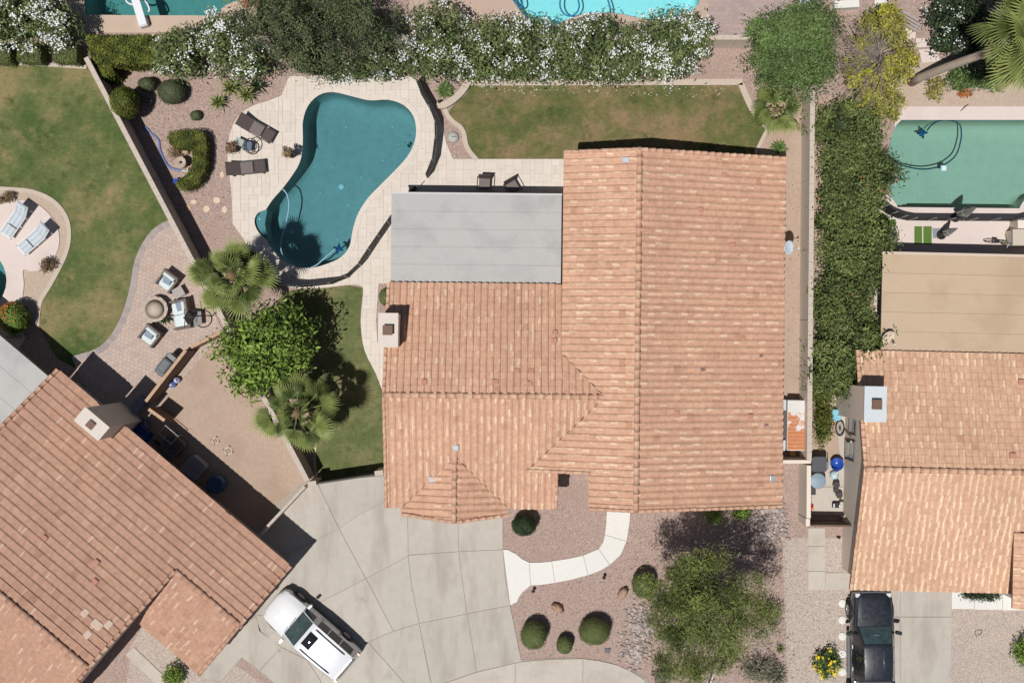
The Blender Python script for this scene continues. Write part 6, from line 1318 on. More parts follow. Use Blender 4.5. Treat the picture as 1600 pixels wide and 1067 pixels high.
for lab, x, y, r, h in (('pale round bucket in the shade beside the wheelbarrow', 231, 661, .2, .35), ('small dark bucket in the shade near the chimney', 222, 656, .15, .3)):
    c = at(x, y, h); rt = thing('bucket', lab, 'bucket', (c.x, c.y, .012)); mb = MB(); mb.lathe([(r * .75, 0), (r, h), (r * .93, h), (r * .7, .03), (.01, .03)], seg=16); mb.build('bucket_body', mat('bucket_grey', col(170, 178, 190), .05), rt); mb = MB(); mb.tube([(r * math.cos(t), 0, h + r * .7 * math.sin(t)) for t in [k * math.pi / 6 for k in range(7)]], .008, 4); mb.build('handle', M_dark, rt)
c = at(255, 683, 1.0); rt = thing('pipe_rack', 'bent metal pipe frame standing by the tiny brown wall', 'pipe frame', (c.x, c.y, .012), TA); mb = MB()
mb.tube([(-.3, 0, 0), (-.3, 0, 1.0), (.5, 0, 1.0), (.5, 0, 0)], .02, 6); mb.tube([(-.3, .5, 0), (-.3, .5, 1.0), (.5, .5, 1.0), (.5, .5, 0)], .02, 6); mb.build('frame', M_galv, rt); mb = MB(); mb.tube([(-.3, 0, .9), (-.3, .5, .9)], .018, 6); mb.tube([(.5, 0, .9), (.5, .5, .9)], .018, 6); mb.build('crossbar', M_galv, rt)
# pool deck small things
c = at(390, 229, .4); rt = thing('wire_chair', 'round black wire chair with blue grey seat by the loungers', 'chair', (c.x, c.y, .055), pang(1, .1)); mb = MB(); mb.tube([(.30 * math.cos(t) + .1, .36 * math.sin(t), .62) for t in [k * math.pi / 10 for k in range(21)]], .022, 6); mb.tube([(.28 * math.cos(t) + .1, .33 * math.sin(t), .05) for t in [k * math.pi / 10 for k in range(21)]], .02, 6); mb.build('hoop', M_dark, rt)
mb = MB(); mb.rbox((-.10, 0, .40), (.46, .46, .07), .03); mb.build('seat', mat('blue_grey_fabric', col(104, 118, 132), .06), rt)
for k in range(6): a = k * math.pi / 3; mb = MB(); mb.tube([(.28 * math.cos(a) + .1, .33 * math.sin(a), .05), (.30 * math.cos(a) + .1, .36 * math.sin(a), .62)], .014, 5); mb.build('leg', M_dark, rt)
c = at(374, 222, .5); rt = thing('side_table', 'little glass table with green tint beside the wire chair', 'table', (c.x, c.y, .055), pang(.9, .4)); mb = MB(); mb.rbox((0, 0, .48), (.42, .34, .02), .004); mb.build('table_top', mat('frosted_glass', col(176, 184, 176), .04, 2, 8, .2, spec=.5), rt)
for sx in (-1, 1):
    for s in (-1, 1): mb = MB(); mb.box((sx * .17, s * .13, .235), (.03, .03, .47)); mb.build('leg', M_dark, rt)
def pot_plant(lab, px, py, r, mk, pot_c=(120, 90, 70), hp=.5, hh=.9, n=420, leaf=.13):
    c = at(px, py, hh); rt = thing('potted_plant', lab, 'potted plant', (c.x, c.y, .055)); mb = MB(); mb.lathe([(r * .5, 0), (r * .75, hp), (r * .65, hp), (r * .6, hp - .06), (.01, hp - .06)], seg=14); mb.build('pot', mat('pot_%d' % sum(pot_c), col(*pot_c), .08, 3, 12, .7), rt)
    P, out, tn, cc, cd = clump_pts([(0, 0, hh, r, r, r * .6)], n, 40, r * .25); leafcloud('crown', P, unit(out + rng.normal(size=P.shape) * .6), leaf, .4, tn + rng.normal(0, .15, n), LM[mk], rt); mb = MB(); mb.tube([(0, 0, hp - .1), (0, 0, hh)], .03, 5); mb.build('stem', M_bark, rt); return rt
pot_plant('dry brown plant in a tall pot at the pool rim', 450, 238, .24, 'brown', (70, 62, 60), .7, 1.25)
pot_plant('dry brown plant by the little glass table', 362, 231, .26, 'brown', (96, 84, 74), .35, .65)
rt = pot_plant('small plant in a round white pot at the left edge', 1, 313, .16, 'brown', (228, 226, 222), .3, .38, 120)
def chair(lab, px, py, ang):
    c = at(px, py, .5); rt = thing('patio_chair', lab, 'chair', (c.x, c.y, .055), ang); mb = MB(); mb.rbox((.02, 0, .42), (.56, .54, .06), .02); mb.build('seat', M_slingl, rt); mb = MB(); mb.rbox((-.31, 0, .68), (.05, .6, .52), .015, 0, 0, -.2); mb.build('backrest', M_sling, rt)
    for s in (-1, 1):
        mb = MB(); mb.tube([(.28, s * .33, .05), (.30, s * .34, .60), (-.30, s * .34, .64), (-.34, s * .32, .05)], .022, 6); mb.build('arm', M_dark, rt)
    mb = MB(); mb.box((.28, 0, .38), (.03, .6, .04)); mb.box((-.28, 0, .38), (.03, .6, .04)); mb.build('frame', M_dark, rt)
chair('dark patio chair wholly out in front of the grey cover', 757, 287, pang(-.05, 1)); chair('dark patio chair turned sideways at the grey cover edge', 801, 292, pang(.5, .85))
p = at(708, 215); rt = thing('ground_hatch', 'round grey green lid on the gravel by the wavy kerb', 'skimmer lid', (p.x, p.y, 0)); mb = MB(); mb.lathe([(.27, 0), (.27, .10), (.24, .16), (.1, .2), (.01, .205)], seg=22); mb.build('lid', mat('lid_plastic', col(186, 186, 178), .06, 2, 10, .6), rt); mb = MB(); mb.box((.05, 0, .215), (.24, .03, .03)); mb.build('handle', mat('lid_handle', col(110, 110, 108), .05), rt)
def hose(name, lab, cat, pts, r, m, z=.03, parent=None, kind=None):
    P = [Vector((x, y, z)) for x, y in W(spline(pts, False, 6))]; mb = MB(); mb.tube(P, r, 6); o = mb.build(name, m, parent)
    if parent is None: tag(o, lab, cat)
    return o
M_bhose = mat('blue_hose', col(110, 136, 196), .06, 3, 20, .5); M_lhose = mat('pale_blue_hose', col(150, 196, 214), .05, 3, 20, .4); M_dhose = mat('dark_teal_hose', col(14, 62, 84), .05, 3, 20, .4); M_whose = mat('white_hose', col(236, 240, 242), .03, 3, 20, .4); M_ngrey = mat('grey_hose', col(150, 168, 178), .05)
hose('garden_hose', 'blue garden hose lying on the pink gravel', 'hose', [(223, 200), (228, 199), (236, 208), (248, 219), (250, 232), (256, 248), (266, 262), (284, 267)], .045, M_bhose, .045)
hose('pool_hose', 'pale hose floating along the left of the kidney pool', 'hose', [(441, 295), (448, 304), (451, 322), (447, 345), (441, 367), (438, 384), (444, 404), (462, 417), (480, 419), (494, 414), (508, 402), (524, 389)], .035, M_lhose, -.075)
def robot(lab, px, py, z, m, ang=0.5, s=1.0):
    p = at(px, py); rt = thing('pool_cleaner', lab, 'pool cleaner', (p.x, p.y, z), ang); rt.scale = (s,) * 3; mb = MB(); mb.rbox((0, 0, .08), (.30, .24, .15), .05); mb.build('housing', m, rt)
    for sx in (-1, 1):
        for sy in (-1, 1): mb = MB(); mb.box((sx * .13, sy * .15, .05), (.12, .08, .1), sx * sy * .6); mb.build('wheel', M_dhose, rt)
    mb = MB(); mb.tube([(0, 0, .14), (0, 0, .26), (.05, 0, .3)], .03, 6); mb.build('swivel', M_dhose, rt)
robot('blue pool cleaner at the lower end of the kidney pool', 527, 388, -.35, mat('cleaner_blue', col(40, 100, 170), .05, 3, 10, .4)); robot('blue skimmer head on the grey pool shelf', 402, 330, -.16, mat('cleaner_blue', col(40, 100, 170), .05), 1.0, .8)
hose('pool_hose', 'thin dark hose looping in the green right pool', 'hose', [(1392, 247), (1405, 256), (1425, 262), (1448, 264), (1474, 258), (1493, 244), (1501, 224), (1503, 206), (1499, 193), (1485, 188), (1470, 188), (1458, 194), (1449, 204)], .035, M_dhose, -.075)
robot('small blue cleaner under the dark hose in the green pool', 1443, 207, -.25, mat('cleaner_blue', col(40, 100, 170), .05), .9)
p = at(1475, 263); rt = thing('skimmer_net', 'square pale blue leaf skimmer floating in the green pool', 'skimmer', (p.x, p.y, -.07)); mb = MB(); mb.rbox((0, 0, .03), (.30, .30, .06), .02); mb.build('float', mat('skimmer_blue', col(150, 200, 210), .05), rt); mb = MB(); mb.box((0, 0, .07), (.2, .2, .02)); mb.build('basket', M_white, rt)
hose('pool_hose', 'white vacuum hose curling by the diving board', 'hose', [(196, -6), (199, 4), (208, 8), (217, 5), (222, -1), (230, 6), (234, 16), (231, 20)], .05, M_whose, .05)
hose('pool_hose', 'dark blue hose loop left in the light blue pool', 'hose', [(877, -10), (875, 8), (880, 20), (890, 25), (900, 21), (905, 10), (902, -3), (893, -10)], .04, mat('blue_pool_hose', col(50, 130, 176), .05), -.075)
hose('pool_hose', 'blue hose arc in the middle of the light blue pool', 'hose', [(946, -12), (950, 0), (953, 10), (954, 20)], .04, mat('blue_pool_hose', col(50, 130, 176), .05), -.075)
hose('pool_hose', 'blue hose at the left end of the light blue pool', 'hose', [(803, -8), (806, 2), (811, 12), (816, 8), (815, -4)], .04, mat('blue_pool_hose', col(50, 130, 176), .05), -.075)
c = at(228, 30); rt = thing('diving_board', 'white diving board over the dark teal pool', 'diving board', (at(226, 36).x, at(226, 36).y, .05), pang(-.30, -1)); mb = MB(); mb.rbox((-.05, 0, .22), (.5, .44, .40), .05); mb.build('stand', M_white, rt); mb = MB(); mb.rbox((.50, 0, .45), (1.5, .40, .06), .02); mb.build('board', M_white, rt); mb = MB(); mb.box((1.22, 0, .46), (.08, .66, .06)); mb.build('tip_bar', M_white, rt)
p = at(224, 154); rt = thing('bench', 'weathered plank bench in the shade of the topiary', 'bench', (p.x, p.y, 0), pang(33, 19)); mb = MB(); mb.box((0, 0, .42), (1.15, .24, .06)); mb.build('plank', mat('weathered_wood', col(112, 104, 100), .12, 2, 20, .9), rt)
for x in (-.45, .45): mb = MB(); mb.box((x, 0, .195), (.1, .2, .39)); mb.build('support', mat('weathered_wood', col(112, 104, 100), .12), rt)
c = at(282, 254, .6); rt = thing('fountain', 'small round stone fountain inside the hook shaped hedge', 'fountain', (c.x, c.y, 0)); mb = MB(); mb.lathe([(.22, 0), (.16, .08), (.12, .4), (.26, .55), (.28, .66), (.24, .66), (.12, .56), (.01, .55)], seg=20); mb.build('bowl', M_stone, rt); mb = MB(); mb.ball((0, 0, .62), .07, 10, 6); mb.build('finial', mat('dark_stone', col(70, 70, 74), .1), rt)
p = at(290, 238); rt = thing('boulder', 'pale boulder between brown bush and hook hedge', 'rock', (p.x, p.y, 0)); mb = MB(); mb.ball((0, 0, .12), (.22, .17, .2), 10, 6, .5, .12); mb.build('boulder_body', mat('pale_boulder', col(196, 172, 140), .1, 3, 10, .95), rt)
p = at(275, 283, .3); rt = thing('bucket', 'bright blue bucket at the foot of the hook hedge', 'bucket', (p.x, p.y, 0)); mb = MB(); mb.lathe([(.11, 0), (.15, .3), (.14, .3), (.10, .03), (.01, .03)], seg=16); mb.build('bucket_body', mat('bucket_blue', col(70, 110, 200), .05), rt); mb = MB(); mb.tube([(.15 * math.cos(t), 0, .3 + .1 * math.sin(t)) for t in [k * math.pi / 6 for k in range(7)]], .008, 4); mb.build('handle', M_dark, rt)
p = at(290, 267); rt = thing('valve_pipes', 'white plastic valve pipes at the end of the blue hose', 'pipes', (p.x, p.y, 0)); mb = MB(); mb.tube([(-.2, 0, .06), (.2, -.05, .08)], .03, 6); mb.build('pipe', M_white, rt); mb = MB(); mb.tube([(.1, -.12, .05), (.14, .1, .2)], .03, 6); mb.build('valve', M_white, rt)
M_flag = mat('flagstone', col(226, 204, 180), .06, 2, 10, .9); gS = 'flagstones in the pool garden gravel'
for k, (lab, x, y, rx, ry) in enumerate((('flagstone nearest the pool deck, topmost of the close group', 339, 313, 6, 5.5), ('flagstone at the right end of the close group', 351, 328, 4.5, 6), ('middle flagstone between two others in the gravel', 323, 327, 5.5, 5.5), ('small flagstone near the hook hedge side', 303, 316, 5, 3.5), ('orange tinted flagstone nearest the slanting wall', 294, 325, 5, 5), ('flagstone alone beside the lower lounger', 347, 273, 3.5, 5.5))):
    p = at(x, y); o = MB(); pts = [(rx / PPM * rnd.uniform(.82, 1.1) * math.cos(t), ry / PPM * rnd.uniform(.82, 1.1) * math.sin(t)) for t in [q * math.pi / 5 for q in range(10)]]; o.prism(pts, 0, .035); b = o.build('flagstone', M_flag if k != 4 else mat('orange_flagstone', col(214, 176, 138), .06), None); b.location = (p.x, p.y, 0); tag(b, lab, 'stepping stone', gS)
gP = 'round stepping stones beside the pickup'
for lab, x, y in (('round stepping stone nearest the slab path, beside the pickup front', 1316, 942), ('second round stepping stone beside the pickup', 1316, 968), ('third round stepping stone, just above the yellow flower bush', 1316, 993.5), ('round stepping stone right of the yellow flower bush', 1316, 1021), ('round stepping stone half under the yellow flowers', 1316, 1049)):
    p = at(x, y); o = MB(); o.lathe([(.20, 0), (.20, .05), (.185, .06), (.01, .06)], seg=20); b = o.build('stepping_stone', M_conc2, None); b.location = (p.x, p.y, 0); tag(b, lab, 'stepping stone', gP)
M_brock = mat('brown_rock', col(186, 152, 130), .15, 3, 12, .95, .4, 20)
for lab, x, y, s in (('brown rock in the gravel above the two small balls', 871, 948, 1.0), ('reddish rock in the gravel near the mesquite', 972, 926, 1.05)):
    p = at(x, y); rt = thing('rock', lab, 'rock', (p.x, p.y, 0), rnd.uniform(0, 3)); mb = MB(); mb.ball((0, 0, .16), (.34 * s, .2 * s, .30), 9, 6, .5, .22); mb.build('stone', M_brock, rt)
for lab, x, y in (('small black path light below the pale walkway bend', 833, 921), ('small black path light under the walkway curve', 943, 900), ('small path light in the corner bed of the low kerb', 687, 161)):
    p = at(x, y); rt = thing('path_light', lab, 'path light', (p.x, p.y, 0)); mb = MB(); mb.tube([(0, 0, 0), (0, 0, .35)], .014, 6); mb.build('stem', M_dark, rt); mb = MB(); mb.lathe([(.09, .34), (.05, .42), (.01, .44)], seg=12); mb.build('shade', M_dark, rt)
p = at(949, 1016); rt = thing('meter_box', 'little grey blue meter lid near the pavement', 'meter lid', (p.x, p.y, 0)); mb = MB(); mb.rbox((0, 0, .03), (.26, .2, .06), .01); mb.build('lid', mat('lid_blue_grey', col(116, 116, 128), .08), rt); mb = MB(); mb.box((.1, .1, .02), (.12, .08, .04)); mb.build('rim', M_dark, rt)
p = at(1103, 1082); t = at(1119, 1046, 1.6); rt = thing('marker_post', 'white leaning post at the bottom edge by the mesquite', 'post', (p.x, p.y, 0)); d = Vector((t.x - p.x, t.y - p.y, 1.6)); mb = MB(); mb.tube([(0, 0, 0), d], .035, 8); mb.build('post', M_white, rt); mb = MB(); mb.rbox(tuple(d), (.12, .12, .12), .03); mb.build('cap', M_white, rt)
# satellite dishes
def dish(lab, px, py, z, ang, el=45, tone=None):
    c = at(px, py, z); rt = thing('satellite_dish', lab, 'satellite dish', tuple(c), ang); v = []; sg = 20
    mb = MB(); mb.lathe([(.01, 0), (.12, .01), (.22, .035), (.29, .06), (.30, .05), (.22, .02), (.01, -.02)], seg=sg, sy=1.12); o = mb.build('reflector', mat('dish_' + str(tone), col(*(tone or (214, 222, 228))), .03, 2, 8, .45), rt); o.rotation_euler = (0, R(el), 0)
    mb = MB(); mb.tube([(0, 0, 0), (-.12, 0, -.1), (-.22, 0, -.5)], .025, 6); mb.build('mast', M_galv, rt); mb = MB(); mb.tube([(.1, 0, -.2), (.35, 0, .05), (.42, 0, .22)], .015, 5); mb.build('feed_arm', M_galv, rt); mb = MB(); mb.rbox((.42, 0, .24), (.08, .08, .1), .02); mb.build('feed_horn', M_white, rt)
dish('white satellite dish on the right eave of the main house', 1232, 387, 2.9, R(-8), 30); dish('cream satellite dish at the corner of the beige cover', 1388, 526, 3.0, R(-60), 30, (226, 206, 184))
c = at(1226, 292, 1.8); rt = thing('wall_lamp', 'grey half hidden round fixture under the main right eave', 'wall box', (c.x - .02, c.y, 0)); mb = MB(); mb.lathe([(.12, .1), (.14, .9), (.12, 1.0), (.01, 1.02)], seg=16, sy=2.2); mb.build('housing', M_galv, rt); mb = MB(); mb.box((0, 0, .05), (.24, .5, .1)); mb.build('base', M_conc3, rt)
# rusty cooler and ducts
c = at(1245, 664.5, 1.15); rt = thing('evaporative_cooler', 'rust covered cooler box between main house and wall', 'cooler', (c.x, c.y, .012), R(-1))
m, n, l, b = new_mat('rusty_white_steel'); pos = geo_pos(n); f = ramp(n, l, noise(n, l, pos, 1.1, 6, .65), [(.44, (1, 1, 1)), (.50, (0, 0, 0))]); rs = mixc(n, l, noise(n, l, pos, 7, 4), col(190, 112, 66), col(214, 140, 90)); ad = n.new('ShaderNodeMath'); ad.operation = 'MULTIPLY_ADD'; l.new(attr(n), ad.inputs[0]); ad.inputs[1].default_value = .30; l.new(noise(n, l, pos, 1.6, 6, .7), ad.inputs[2]); f = ramp(n, l, ad.outputs[0], [(.60, (0, 0, 0)), (.66, (1, 1, 1))]); l.new(mixc(n, l, f, rs, col(226, 222, 218)), b.inputs['Base Color']); b.inputs['Roughness'].default_value = .8; M_rustw = m
mb = MB(); mb.box((0, 0, .62), (.86, 2.3, 1.0)); mb.build('casing', mat('cooler_casing', col(200, 196, 190), .06), rt); mb = MB(); mb.box((0, 0, 1.135), (.92, 2.4, .03)); top = mb.build('top', mat('white_steel', col(232, 228, 224), .03), rt)
for k in range(13):
    mb = MB(); mb.box((0, -1.08 + k * .18, 1.156), (.88, .165, .02), tint=(k / 12) ** 2); mb.build('slat', M_rustw, top)
for y in (-1.0, .95): mb = MB(); mb.box((-.62, y, .5), (.36, .5, .5)); mb.build('duct', M_galv, rt)
mb = MB(); mb.box((0, 0, .06), (1.0, 2.5, .12)); mb.build('pad', M_conc3, rt)
c = at(1240, 704, .6); rt = thing('timber_post', 'short tan timber post below the rusty cooler', 'post', (c.x, c.y, .012)); mb = MB(); mb.box((0, 0, .35), (.28, .6, .1)); mb.build('plank', mat('tan_timber', col(206, 160, 112), .08, 2, 12, .8), rt); mb = MB(); mb.box((0, 0, .15), (.2, .2, .3)); mb.build('support', mat('tan_timber', col(206, 160, 112), .08), rt)
# side court clutter
def simple(name, lab, cat, px, py, h, parts, ang=0.0, z0=.05):
    c = at(px, py, h); rt = thing(name, lab, cat, (c.x, c.y, z0), ang)
    for pn, fn, m in parts: mb = MB(); fn(mb); mb.build(pn, m, rt)
    return rt
simple('wheelie_bin', 'charcoal bin lid beside the side court wall', 'bin', 1280, 725, 1.0, [('bin_body', lambda b: b.rbox((0, 0, .48), (.66, .66, .95), .03), mat('bin_grey', col(92, 94, 98), .05)), ('lid', lambda b: b.rbox((0, 0, .985), (.72, .74, .06), .03), mat('bin_grey', col(92, 94, 98), .05)), ('handle', lambda b: b.tube([(.38, -.22, .95), (.42, -.22, .95), (.42, .22, .95), (.38, .22, .95)], .02, 6), M_trim)])
simple('wash_tub', 'shiny bright blue tub in the side court', 'tub', 1308, 725, .5, [('tub_body', lambda b: b.lathe([(.24, 0), (.30, .42), (.32, .46), (.29, .46), (.25, .08), (.01, .06)], seg=24), mat('tub_blue', col(40, 80, 168), .1, 2, 8, .3, spec=.5)), ('rim', lambda b: b.tube([(.31 * math.cos(t), .31 * math.sin(t), .46) for t in [k * math.pi / 12 for k in range(25)]], .018, 5), mat('tub_blue', col(34, 80, 190), .06))])
simple('round_table', 'round blue grey table top in the side court', 'table', 1277.5, 751, .7, [('table_top', lambda b: b.lathe([(.38, .68), (.385, .71), (.36, .73), (.01, .735)], seg=32), mat('blue_grey_top', col(146, 164, 178), .04, 2, 8, .5)), ('leg', lambda b: b.tube([(0, 0, 0), (0, 0, .68)], .04, 8), M_dark), ('base', lambda b: b.lathe([(.25, 0), (.25, .03), (.05, .06)], seg=16), M_dark)])
simple('plastic_sheet', 'pale blue crumpled plastic sack against the court wall', 'sack', 1304, 742, .25, [('sack_body', lambda b: b.ball((0, 0, .16), (.20, .24, .16), 9, 6, .5, .2), mat('sack_blue', col(196, 220, 228), .06, 3, 12, .4)), ('knot', lambda b: b.ball((.12, .14, .28), (.06, .05, .06), 7, 5, .5, .2), M_white)])
for nm, lab, x, y, r, h, tone in (('plant_pot', 'grey pot with an orange tag in the side court', 1306.5, 757, .15, .4, (130, 124, 122)), ('plant_pot', 'pale pot in front of the grey pot', 1306, 766, .12, .3, (196, 190, 184)), ('plant_pot', 'dark pot lowest of the three by the wall', 1311, 773, .15, .35, (84, 76, 76))):
    simple(nm, lab, 'pot', x, y, h, [('pot_body', lambda b, r=r, h=h: b.lathe([(r * .7, 0), (r, h), (r * .88, h), (r * .8, h - .06), (.01, h - .06)], seg=18), mat('pot_c%d' % tone[0], col(*tone), .08)), ('rim', lambda b, r=r, h=h: b.lathe([(r, h - .02), (r * 1.1, h - .02), (r * 1.1, h + .02), (r * .9, h + .02)], seg=18), M_dark)])
simple('storage_crate', 'small dark crate with white corners in the side court', 'crate', 1307, 789, .3, [('crate_body', lambda b: b.rbox((0, 0, .14), (.32, .26, .28), .02), mat('crate_dark', col(64, 54, 64), .08)), ('white_side', lambda b: (b.box((-.13, -.02, .29), (.06, .18, .02)), b.box((.14, -.02, .29), (.04, .18, .02))), M_white)])
simple('traffic_cone', 'small orange traffic cone against the stucco wall', 'cone', 1269, 793, .4, [('cone_body', lambda b: b.lathe([(.12, .03), (.03, .45), (.01, .46)], seg=14), mat('cone_orange', col(232, 110, 80), .05)), ('base', lambda b: b.box((0, 0, .015), (.3, .3, .03)), mat('cone_orange', col(232, 110, 80), .05))])
simple('tool_box', 'small black box beside the round blue grey table', 'box', 1270, 767, .3, [('box_body', lambda b: b.rbox((0, 0, .13), (.26, .34, .26), .02), M_trim), ('lid', lambda b: b.rbox((0, 0, .28), (.27, .35, .04), .01), M_dark)])
simple('lawn_chair', 'light blue shiny chair seat beside the narrow hedge', 'chair', 1307, 648.5, .6, [('seat', lambda b: b.rbox((.02, 0, .45), (.46, .54, .05), .03), mat('chair_blue', col(140, 205, 226), .08, 3, 10, .3, spec=.5)), ('backrest', lambda b: b.rbox((-.23, 0, .62), (.05, .54, .36), .02, 0, 0, -.25), mat('chair_blue', col(140, 205, 226), .08)), ('leg', lambda b: [b.tube([(sx * .18, sy * .22, 0), (sx * .18, sy * .22, .45)], .018, 5) for sx in (-1, 1) for sy in (-1, 1)], M_galv)])
simple('spoked_ring', 'dark spoked wheel leaning beside the light blue chair', 'wheel', 1312.5, 669, .25, [('tyre', lambda b: b.tube([(.17 * math.cos(t), .36 * math.sin(t), .2 + .12 * math.cos(t)) for t in [k * math.pi / 12 for k in range(25)]], .03, 6), M_rub), ('spoke', lambda b: [b.tube([(.0, 0, .2), (.16 * math.cos(t), .34 * math.sin(t), .2 + .11 * math.cos(t))], .006, 4) for t in [k * math.pi / 6 for k in range(12)]], M_dark), ('hub', lambda b: b.ball((0, 0, .2), .05, 8, 5), M_dark)])
for lab, x, y in (('little dark wall fixture high on the right house side wall', 1329, 690), ('small wall lamp near the brown side gate', 1319, 806), ('dark wall fitting low on the right house front corner', 1314, 840)):
    simple('wall_lamp', lab, 'wall lamp', x, y, 2.0, [('bracket', lambda b: b.box((0, 0, 1.9), (.12, .1, .1)), mat('lamp_bracket', col(214, 190, 170), .05)), ('shade', lambda b: b.lathe([(.07, 1.7), (.08, 1.95), (.03, 2.02)], (-.08, .02, 0), 10), M_dark)])
# right pool deck things
sheet('artificial_lawn', M_turf, W([(1358, 326), (1372, 330), (1387, 338), (1387, 343), (1399, 343), (1399, 354), (1378, 362), (1350, 366), (1340, 345)]), (), .075, 'patch of bright artificial turf beside the curved net fence', 'turf', thick=.015)
for lab, x0, x1 in (('left one of two green turf mats on the pale deck', 1428, 1440), ('right one of two green turf mats, touching the grey mat', 1442, 1455)):
    o = sheet('turf_mat', M_turf, W([(x0, 354), (x1, 354), (x1, 382), (x0, 382)]), (), .08, lab, 'mat', kind='thing', thick=.02)
o = sheet('door_mat', mat('grey_mat', col(146, 152, 158), .06, 3, 20, .9), W([(1456, 357), (1470, 357), (1470, 373), (1457, 372)]), (), .075, 'grey blue mat beside the green turf mats', 'mat', kind='thing', thick=.015)
o = sheet('rounded_board', mat('mauve_board', col(160, 146, 148), .05, 2, 12, .8), W([(1383, 362), (1398, 356), (1401, 370), (1399, 383), (1388, 383)]), (), .22, 'mauve grey board with rounded end by the turf patch', 'board', kind='thing', thick=.08)
rt = simple('flower_pot_ring', 'white ring shaped planter half under the side hedge', 'planter', 1359, 360, .4, [('planter_body', lambda b: b.lathe([(.22, 0), (.28, .36), (.26, .4), (.17, .4), (.15, .2), (.01, .2)], seg=20), M_white), ('soil', lambda b: b.lathe([(.01, .22), (.16, .22)], seg=16), M_dark)])
M_par = mat('grey_canvas', col(158, 158, 150), .12, 4, 18, .85); M_parl = mat('pale_canvas', col(186, 184, 176), .1, 4, 18, .85)
def umbrella(lab, bx, by, tx, ty, h, r, m):
    b_ = at(bx, by); t_ = at(tx, ty, h); rt = thing('closed_parasol', lab, 'parasol', (b_.x, b_.y, .06)); d = Vector((t_.x - b_.x, t_.y - b_.y, h - .06))
    mb = MB(); mb.lathe([(.24, 0), (.24, .05), (.06, .09), (.04, .2)], seg=16); mb.build('base', M_dark, rt); mb = MB(); mb.tube([(0, 0, 0), d], .022, 7); mb.build('pole', M_dark, rt)
    ax = d.normalized(); u_ = ax.orthogonal().normalized(); w_ = ax.cross(u_); v = []; f = []; sg = 16
    for i, (tt, rr) in enumerate(((.30, 1.0), (.42, .9), (.65, .62), (.88, .34), (1.0, .06))):
        for k in range(sg): th = 2 * math.pi * k / sg; q = r * rr * (1 if k % 2 else .62); v.append(d * tt + u_ * q * math.cos(th) + w_ * q * math.sin(th))
    for i in range(4):
        for k in range(sg): f.append((i * sg + k, i * sg + (k + 1) % sg, (i + 1) * sg + (k + 1) % sg, (i + 1) * sg + k))
    mb = MB(); mb.add(v, f, .5, False); mb.build('canopy', m, rt); mb = MB(); mb.tube([d * .55 + u_ * r * .7 * math.cos(k * math.pi / 6) + w_ * r * .7 * math.sin(k * math.pi / 6) for k in range(13)], .015, 4); mb.build('strap', M_parl, rt)
umbrella('closed grey parasol standing at the green pool edge', 1492, 340, 1525, 324, 3.0, .30, M_par); umbrella('closed slim parasol by the grey mat on the pale deck', 1470, 367, 1496, 357, 2.6, .20, M_parl)
rt = simple('bicycle', 'small dark bicycle at the edge of the beige cover', 'bicycle', 1562, 379, .5, [('frame', lambda b: (b.tube([(-.3, 0, .34), (-.05, 0, .34), (.25, 0, .72), (-.22, .0, .68), (-.05, 0, .34)], .022, 5), b.tube([(-.22, 0, .68), (-.34, 0, .34)], .018, 5), b.tube([(.25, 0, .72), (.44, 0, .34)], .02, 5)), mat('green_frame', col(130, 140, 96), .05)), ('wheel', lambda b: [b.tube([(cx_ + .33 * math.cos(t), 0, .34 + .33 * math.sin(t)) for t in [k * math.pi / 10 for k in range(21)]], .025, 5) for cx_ in (-.36,)], M_rub), ('wheel', lambda b: [b.tube([(.46 + .33 * math.cos(t), 0, .34 + .33 * math.sin(t)) for t in [k * math.pi / 10 for k in range(21)]], .025, 5)], M_rub), ('handlebar', lambda b: b.tube([(.2, -.28, .9), (.3, 0, .86), (.2, .28, .9)], .02, 5), M_galv), ('saddle', lambda b: b.rbox((-.26, 0, .78), (.24, .14, .06), .02), M_trim)], R(-8), .06)
rt = simple('grill_island', 'beige outdoor counter at the right edge of the pale deck', 'counter', 1602, 371, .95, [('counter_base', lambda b: b.box((0, 0, .45), (1.2, .72, .9)), M_stucco), ('counter_top', lambda b: b.rbox((0, 0, .93), (1.26, .78, .06), .01), mat('counter_tan', col(208, 196, 180), .04)), ('side_post', lambda b: b.box((.1, .62, .5), (1.0, .4, 1.0)), M_stucco)], 0, .06)
p = at(1396, 305, .6); hose('handrail', 'curved thin steel handrail at the green pool steps', 'handrail', [(1383, 290), (1384, 308)], .02, M_chrome, .9)
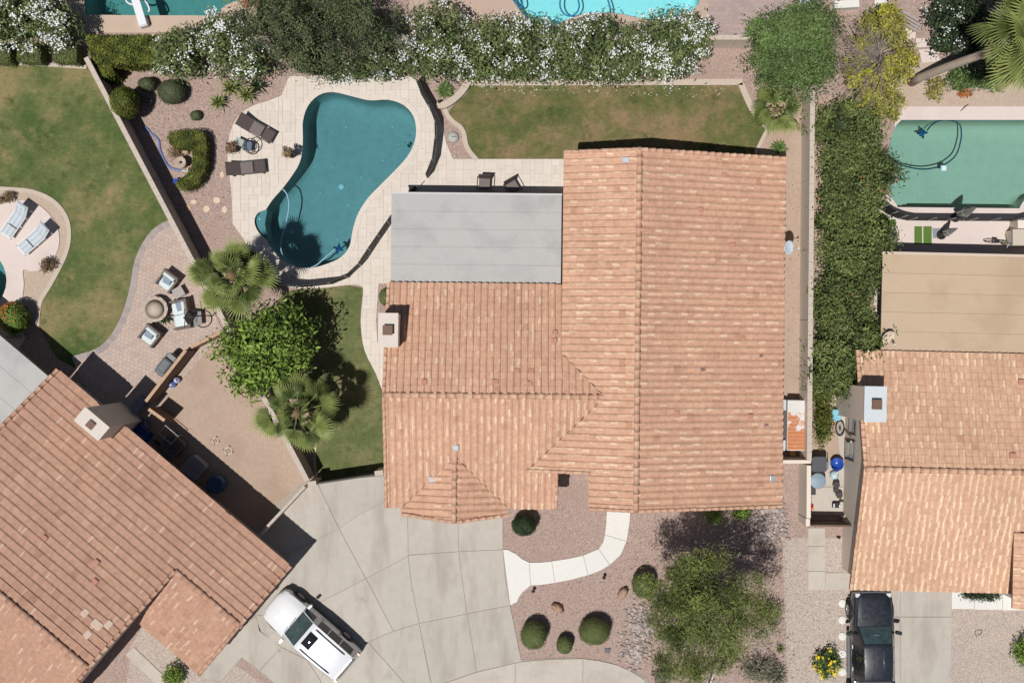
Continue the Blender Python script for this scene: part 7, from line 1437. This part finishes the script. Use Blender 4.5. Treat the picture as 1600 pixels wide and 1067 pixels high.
# top right corner
c = at(1420, 32, .45); rt = thing('bench', 'grey slatted bench slanting at the top beside the lime shrub', 'bench', (c.x, c.y, 0), pang(.86, .5)); M_slat = mat('grey_slat', col(176, 164, 156), .1, 2, 20, .85)
for k in range(4): mb = MB(); mb.box((0, -.24 + k * .155, .43), (1.35, .12, .04)); mb.build('slat', M_slat, rt)
for x in (-.5, .5): mb = MB(); mb.box((x, 0, .2), (.07, .5, .4)); mb.build('leg', M_slat, rt)
slabs('paving_slab_patch', 'pale flat stones on the ground below the slatted bench', 'paving', [[(1412, 44), (1432, 48), (1430, 62), (1414, 62)], [(1430, 60), (1460, 60), (1462, 74), (1430, 76)], [(1434, 78), (1460, 76), (1470, 96), (1440, 100)]], M_cool, .05, .02)
slabs('garden_path', 'pale concrete strip at the top between two shrubs', 'path', [[(1366, -40), (1388, -40), (1385, 18), (1366, 20)]], M_conc2)
strip('low_planter_wall', M_conc2, W([(1300, 12), (1338, 10)]), -.18, .18, 0, .5, None, 'short pale low wall at the top right', 'low wall', 'thing')
simple('white_planter', 'white box by the top edge over the green tree', 'box', 1262, 2, .6, [('box_body', lambda b: b.rbox((0, 0, .3), (.8, .5, .6), .02), M_white), ('lid', lambda b: b.rbox((0, 0, .62), (.84, .54, .04), .01), M_white)])
for lab, x, y, s in (('small dark drain grate on the pale strip near the terrace', 1149, 55, .16), ('tiny dark drain spot next to the grate', 1156, 58.5, .08)):
    p = at(x, y, 0.05); rt = thing('drain_grate', lab, 'drain', (p.x, p.y, .052)); mb = MB(); mb.box((0, 0, .005), (s, s * .7, .012)); mb.build('grate', M_dark, rt)
for lab, x, y in (('fallen twig on the deck rim of the green pool', 1506, 169), ):
    p = at(x, y); rt = thing('fallen_twig', lab, 'twig', (p.x, p.y, .07), pang(1, -.9)); mb = MB(); mb.tube([(-.25, 0, .02), (0, .02, .04), (.25, -.01, .02)], [.02, .03, .02], 5); mb.build('twig', mat('twig_brown', col(110, 90, 74), .1), rt)
p = at(1529, 988); o = MB(); o.tube([Vector((x, y, .02)) for x, y in W(spline([(1526, 995), (1523, 988), (1526, 984), (1534, 984), (1532, 990), (1527, 991)], False, 4))], .02, 5); tag(o.build('rope_coil', mat('rope_brown', col(120, 100, 88), .1), None), 'curl of brown rope on the right gravel', 'rope')
